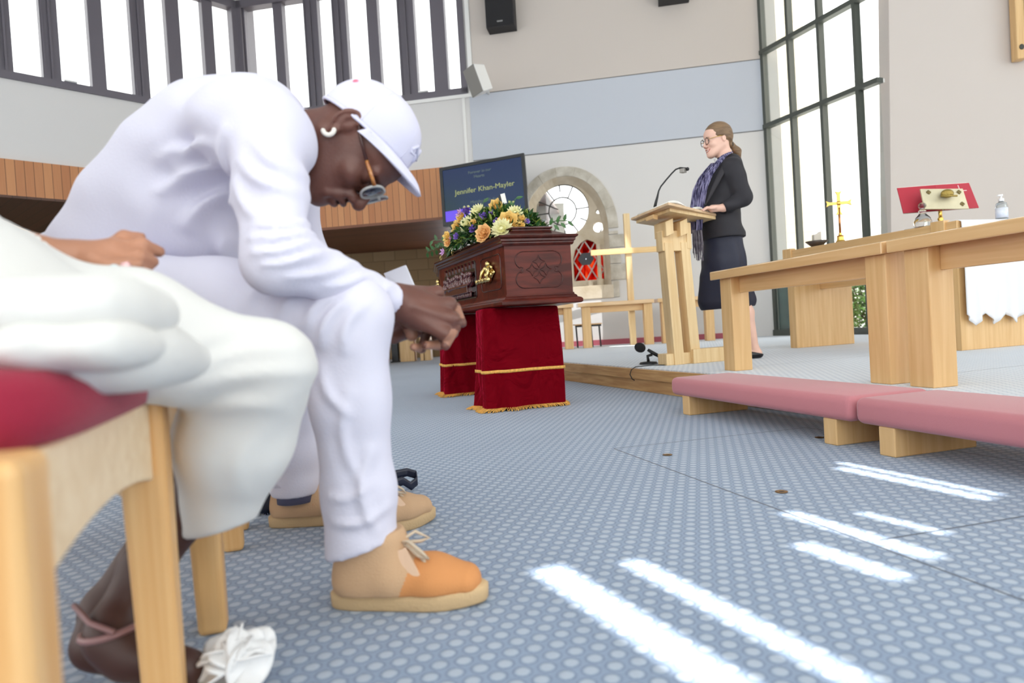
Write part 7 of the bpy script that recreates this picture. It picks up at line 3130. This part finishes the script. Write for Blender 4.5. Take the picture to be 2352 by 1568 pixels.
# arms
eln, elf = P(-190, 520, 0.86), P(-120, 600, 1.12)
wrn = P(158, 598, 0.95)
wrf = P(300, 650, 1.02)
b = Body(0.007)
b.cone(hpf, P(300, 750, 0.86), 0.085, 0.066, 0.05)
b.cone(P(300, 755, 0.86), knf, 0.064, 0.053, 0.05)
b.cone(hpn, P(150, 795, 0.74), 0.072, 0.060, 0.04)
b.cone(P(150, 795, 0.74), knn, 0.060, 0.050, 0.04)
b.cone(knf, P(560, 930, 0.96), 0.060, 0.074, 0.03)
b.cone(P(560, 930, 0.96), P(538, 1010, 0.97), 0.074, 0.076, 0.03)
b.cone(P(538, 1010, 0.97), anf, 0.076, 0.050, 0.03)
b.cone(hpn + Vector((-0.06, 0.08, 0.02)), hpf + Vector((-0.04, 0, 0.02)), 0.13, 0.13, 0.06)
wr = ridges([(P(*a), P(*c_), am, w) for a, c_, am, w in (((680, 800, 0.9), (455, 885, 0.9), 0.012, 0.013), ((700, 850, 0.9), (440, 935, 0.9), 0.013, 0.014), ((640, 930, 0.9), (430, 980, 0.9), 0.008, 0.012), ((560, 760, 0.9), (470, 850, 0.9), 0.008, 0.012), ((600, 990, 0.9), (540, 1150, 0.9), 0.006, 0.012))], 0.97, 0.02,
            ((0.5, 0, 1), 52, 0.002, P(560, 900, 0.88), 0.12, 0.0), ((0.2, 0, 1), 45, 0.002, P(420, 720, 0.82), 0.15, 1.0))
tv_ = b.mesh(wr, clip=((anf + Vector((0, 0, -0.008)), Vector((0.20, 0, -1)), 0.13),))
skin('trousers', [tv_], M_cream, crm)
# jacket: trunk, sleeves and the skirts of the jacket folded over the lap and seat edge
b = Body(0.009)
b.chain([P(-290, 700, 0.76), P(-400, 400, 0.80), P(-470, 130, 0.84)], [0.135, 0.125, 0.115], 0.06, ((0, 1, 0), 1.2))
b.cone(shn, shf, 0.065, 0.065, 0.05)
for s_, e_, w_ in ((shn, eln, wrn), (shf, elf, wrf + Vector((-0.03, 0.03, 0.01)))):
    b.cone(s_, e_, 0.058, 0.044, 0.03)
    b.cone(e_, w_, 0.044, 0.0225, 0.02)
dw = (wrn - eln).normalized()
jv = b.mesh(wrinkle(((0.3, 0, 1), 60, 0.003, P(0, 560, 0.9), 0.2, 0)), clip=((wrn + dw * -0.006, dw, 0.045),))
skin('jacket', [jv], M_cream, crm)
# jacket skirts: stacked soft folds along the near thigh
m = MB()


def fold(y0, y1, xe, Y, r, nm):
    a = [P(-330, y0 - 4, Y), P(-120, y0, Y), P(120, (y0 * 2 + y1) / 3, Y + 0.01), P(xe - 45, y1, Y + 0.03), P(xe, y1 + 6, Y + 0.05)]
    bb = Body(0.006)
    bb.chain(a, [r, r, r, r * 0.95, r * 0.6], 0.03, ((0, 1, 0), 2.6))
    skin(nm, [bb.mesh()], M_cream, crm)


fold(728, 715, 320, 0.555, 0.026, 'jacket_hem')
fold(798, 792, 318, 0.52, 0.0145, 'jacket_hem')
bb = Body(0.006)
bb.chain([P(-280, 845, 0.56), P(0, 835, 0.56), P(180, 822, 0.58), P(330, 812, 0.62), P(420, 830, 0.70)], [0.024, 0.024, 0.024, 0.026, 0.02], 0.03, ((0, 1, 0), 2.4))
skin('jacket_hem', [bb.mesh()], M_cream, crm)
# body
b = Body(0.0042)
b.chain([P(-290, 660, 0.76), P(-400, 400, 0.80), P(-470, 130, 0.84)], [0.10, 0.10, 0.09], 0.05)
b.cone(P(-470, 130, 0.84), P(-440, -60, 0.85), 0.05, 0.048, 0.03)
hc = P(-420, -190, 0.85)
b.ell(hc, (0.098, 0.075, 0.118), None, 0.03)
b.ell(hc + Vector((0.055, 0.01, -0.06)), (0.045, 0.045, 0.06), None, 0.03)
b.cone(hc + Vector((0.095, 0.02, 0.0)), hc + Vector((0.115, 0.025, -0.03)), 0.009, 0.012, 0.01)
for s_ in (-1, 1):
    b.ell(hc + Vector((0.0, 0.076 * s_, -0.015)), (0.018, 0.007, 0.028), None, 0.006)
for s_, e_, w_ in ((shn, eln, wrn), (shf, elf, wrf)):
    b.chain([s_, e_, w_], [0.045, 0.034, 0.024], 0.03)
# near hand laid over the other
b.cone(wrn - dw * 0.03, wrn + dw * 0.02, 0.018, 0.019, 0.01)
b.cone(wrn, P(262, 583, 0.970), 0.019, 0.023, 0.02, ((0, 1, 0), 1.1))
b.cone(P(180, 600, 0.960), P(255, 605, 0.965), 0.022, 0.018, 0.02)
for pts_, r_ in ((((262, 560, 0.980), (285, 545, 0.990), (322, 545, 1.010)), 0.0098), (((275, 573, 0.970), (325, 562, 0.990), (366, 578, 1.020)), 0.0102), (((270, 590, 0.960), (318, 588, 0.970), (352, 600, 1.000)), 0.0098), (((258, 603, 0.950), (306, 604, 0.960), (330, 616, 0.990)), 0.009)):
    q3 = [P(*p_) for p_ in pts_]
    b.chain(q3, [r_ * 1.1, r_, r_ * 0.82], 0.006)
b.chain([P(215, 600, 0.940), P(258, 618, 0.935), P(292, 612, 0.940)], [0.015, 0.012, 0.010], 0.012)
# the lower hand
b.cone(wrf, P(300, 622, 0.990), 0.024, 0.022, 0.02)
for pts_, r_ in ((((300, 615, 0.980), (322, 632, 0.970), (352, 645, 0.980)), 0.0095), (((290, 625, 0.970), (318, 640, 0.960), (350, 652, 0.970)), 0.009), (((262, 622, 0.950), (286, 610, 0.940), (318, 606, 0.950)), 0.0092)):
    b.chain([P(*p_) for p_ in pts_], [r_ * 1.1, r_, r_ * 0.85], 0.006)
# lower leg, ankle and foot
b.chain([knf, P(480, 1110, 1.0), P(340, 1290, 0.985), P(262, 1440, 0.94), P(262, 1470, 0.93)], [0.042, 0.037, 0.033, 0.030, 0.031], 0.02)
b.chain([P(262, 1465, 0.93), P(300, 1500, 0.93), P(430, 1535, 0.93)], [0.034, 0.032, 0.026], 0.02)
b.chain([knn, P(450, 1100, 1.07), P(240, 1400, 1.03)], [0.042, 0.036, 0.030], 0.02)
b.chain([P(240, 1400, 1.03), P(225, 1480, 0.99), P(330, 1530, 0.99)], [0.032, 0.032, 0.026], 0.02)
bv_ = b.mesh()
lo = P(262, 1465, 0.93)


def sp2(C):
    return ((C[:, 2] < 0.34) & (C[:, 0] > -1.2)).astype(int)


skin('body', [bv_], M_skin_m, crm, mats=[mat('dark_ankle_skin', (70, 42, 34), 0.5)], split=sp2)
m = MB()
hc2 = hc + Vector((-0.02, 0, 0.03))
m.ball(hc2, (0.105, 0.088, 0.11), 12)
m.build('hair', mat('black_hair', (24, 20, 20), 0.7, bump=0.8, bscale=80), crm, smooth=True)
M_nail = mat('pink_nails', (238, 190, 190), 0.2)
for q0_, q1_ in (((285, 613, 0.925), (297, 607, 0.925)), ((322, 544, 1.01), (330, 543, 1.014)), ((366, 578, 1.02), (374, 582, 1.024))):
    m = MB()
    m.tube([P(*q0_), P(*q1_)], [0.007, 0.0045], 8)
    m.build('fingernail', M_nail, crm, smooth=True)
m = MB()
m.ball(P(248, 622, 0.915), (0.010, 0.010, 0.008), 6)
m.ball(P(262, 618, 0.915), (0.008, 0.008, 0.007), 6)
m.build('ring_stone', mat('pale_ring', (206, 226, 232), 0.15, coat=1.0), crm, smooth=True)
# ankle strap and white ruffled sandal
m = MB()
aa = P(262, 1440, 0.93)
m.tube([aa + Vector((0.040 * math.cos(t), 0.040 * math.sin(t), 0.006 * math.cos(t))) for t in [2 * PI * i / 20 for i in range(21)]], 0.005, 6)
m.tube([P(170, 1390, 0.93), P(205, 1430, 0.90), P(262, 1452, 0.89)], 0.004, 6)
m.build('ankle_strap', mat('rose_strap', (150, 112, 110), 0.4), crm, smooth=True)
m = MB()
random.seed(17)
fc = P(545, 1530, 0.94)
for i in range(13):
    a = 2 * PI * i / 13 + random.uniform(-0.2, 0.2)
    el2 = random.uniform(0.1, 1.1)
    d = Vector((math.cos(a) * math.cos(el2), math.sin(a) * math.cos(el2) * 0.7, math.sin(el2)))
    c_ = fc + d * 0.032
    nn = (d + Vector((0, -0.3, 0.4))).normalized()
    t1_ = nn.orthogonal().normalized()
    t2_ = nn.cross(t1_)
    R = random.uniform(0.026, 0.036)

    def pet(u, v, c_=c_, t1_=t1_, t2_=t2_, nn=nn, R=R, a=a):
        th = 2 * PI * u
        rr = R * v
        return c_ + t1_ * rr * math.cos(th) + t2_ * rr * math.sin(th) * 0.85 + nn * (0.007 * math.sin(3 * th + a) * v * v + 0.008 * v * v)
    m.grid(pet, 22, 5)
m.build('sandal_ruffle', mat('white_ruffle', (232, 232, 232), 0.8), crm, smooth=True, solid=0.003)
m = MB()
a_, b_ = P(215, 1500, 0.93), P(600, 1560, 0.93)
z_ = 0.002
so = [(a_.x, a_.y - 0.03), (b_.x - 0.03, b_.y - 0.045), (b_.x, b_.y), (b_.x - 0.03, b_.y + 0.045), (a_.x, a_.y + 0.03), (a_.x - 0.02, a_.y)]
m.add([(x, y, z_) for x, y in so] + [(x, y, z_ + 0.014) for x, y in so], [tuple(range(6))[::-1], tuple(range(6, 12))] + [(i, (i + 1) % 6, (i + 1) % 6 + 6, i + 6) for i in range(6)])
m.build('sandal_sole', mat('white_sole', (220, 218, 214), 0.6), crm, bevel=0.003)

# ------------------------------------------------------------------ dark handbag on the floor beyond the boots
hb = G(603, 1192, 0)
hbg = thing('handbag', 'dark navy handbag with looped strap on the carpet behind the tan boots', 'bag', (hb.x + 0.02, hb.y + 0.12, 0))
M_navy = mat('navy_leather', (24, 28, 48), 0.35)
m = MB()
m.hexa([(hb.x - 0.03, hb.y + 0.02, 0.003), (hb.x + 0.30, hb.y + 0.16, 0.003), (hb.x + 0.27, hb.y + 0.28, 0.003), (hb.x - 0.06, hb.y + 0.14, 0.003)],
       [(hb.x, hb.y + 0.05, 0.11), (hb.x + 0.28, hb.y + 0.18, 0.11), (hb.x + 0.26, hb.y + 0.25, 0.11), (hb.x - 0.03, hb.y + 0.12, 0.11)])
m.build('bag_body', M_navy, hbg, bevel=0.02, smooth=True, seg=3)
m = MB()
st_ = [P(880, 1112, 2.10), P(905, 1090, 2.12), P(935, 1084, 2.14), P(956, 1090, 2.14), P(958, 1104, 2.13), P(944, 1116, 2.11), P(925, 1104, 2.09), P(905, 1112, 2.07), P(880, 1130, 2.05)]


def strap(u, v):
    t = u * (len(st_) - 1)
    i = min(int(t), len(st_) - 2)
    p = st_[i].lerp(st_[i + 1], t - i)
    return p + Vector((0, 0.004, 1)).normalized() * ((v - 0.5) * 0.026)


m.grid(strap, 40, 3)
m.build('bag_strap', M_navy, hbg, smooth=True, solid=0.004)
m = MB()
cs_ = P(595, 1178, 1.93)
m.tube([cs_ + Vector((0.022 * math.cos(t), 0, 0.022 * math.sin(t) - 0.0)) for t in [2 * PI * i / 16 for i in range(17)]], 0.007, 6)
m.build('ring_clasp', mat('dark_chrome', (60, 66, 84), 0.15, 0.9), hbg, smooth=True)

# brass floor sockets and small marks in the carpet
for i, (px, py, r) in enumerate(((1533, 1045, 0.016), (1795, 1130, 0.016), (1882, 1005, 0.016))):
    p = G(px, py, 0)
    fs_ = thing('floor_socket', ('small brass floor socket set in the carpet near its diagonal seam corner', 'small brass floor socket in the carpet nearest the sunlit streaks', 'small brass floor socket beside the wooden foot of the kneeler')[i], 'floor socket', (p.x, p.y, 0), 0, 'brass sockets in the carpet')
    m = MB()
    m.lathe([(0.016, 0.0005), (0.017, 0.0025), (0.009, 0.003), (0.008, 0.0015)], p, 18)
    m.build('socket_ring', mat('tarnished_brass', (150, 116, 74), 0.4, 0.8), fs_)
    m = MB()
    m.lathe([(0.008, 0.001), (0.0075, 0.0022)], p, 12)
    m.build('socket_cap', mat('socket_dark', (60, 48, 40), 0.6), fs_)

# added unseen spotlight, brightening the foot of the stone window
sp_ = thing('added_spotlight', 'added spotlight, unseen on the ceiling, brightening the foot of the stone window', 'spotlight', (3.2, 4.6, CEIL - 0.02))
tgt = P(1345, 690, 9.4)
src = Vector((3.2, 4.6, CEIL - 0.25))
dd = (tgt - src).normalized()
m = MB()
m.tube([src - dd * 0.12, src + dd * 0.05], [0.05, 0.06], 16)
m.build('spot_can', M_trimw, sp_)
m = MB()
m.bar((3.2, 4.6, CEIL), (3.2, 4.6, CEIL - 0.25), 0.03, 0.03)
m.build('spot_stem', M_trimw, sp_)
sl_ = bpy.data.lights.new('added_spot_beam', 'SPOT')
sl_.energy = 900
sl_.spot_size = rad(7)
sl_.spot_blend = 0.15
sl_.shadow_soft_size = 0.03
so_l = bpy.data.objects.new('added_spot_beam', sl_)
COL.objects.link(so_l)
so_l.location = src + dd * 0.08
so_l.rotation_euler = (-dd).to_track_quat('Z', 'Y').to_euler()
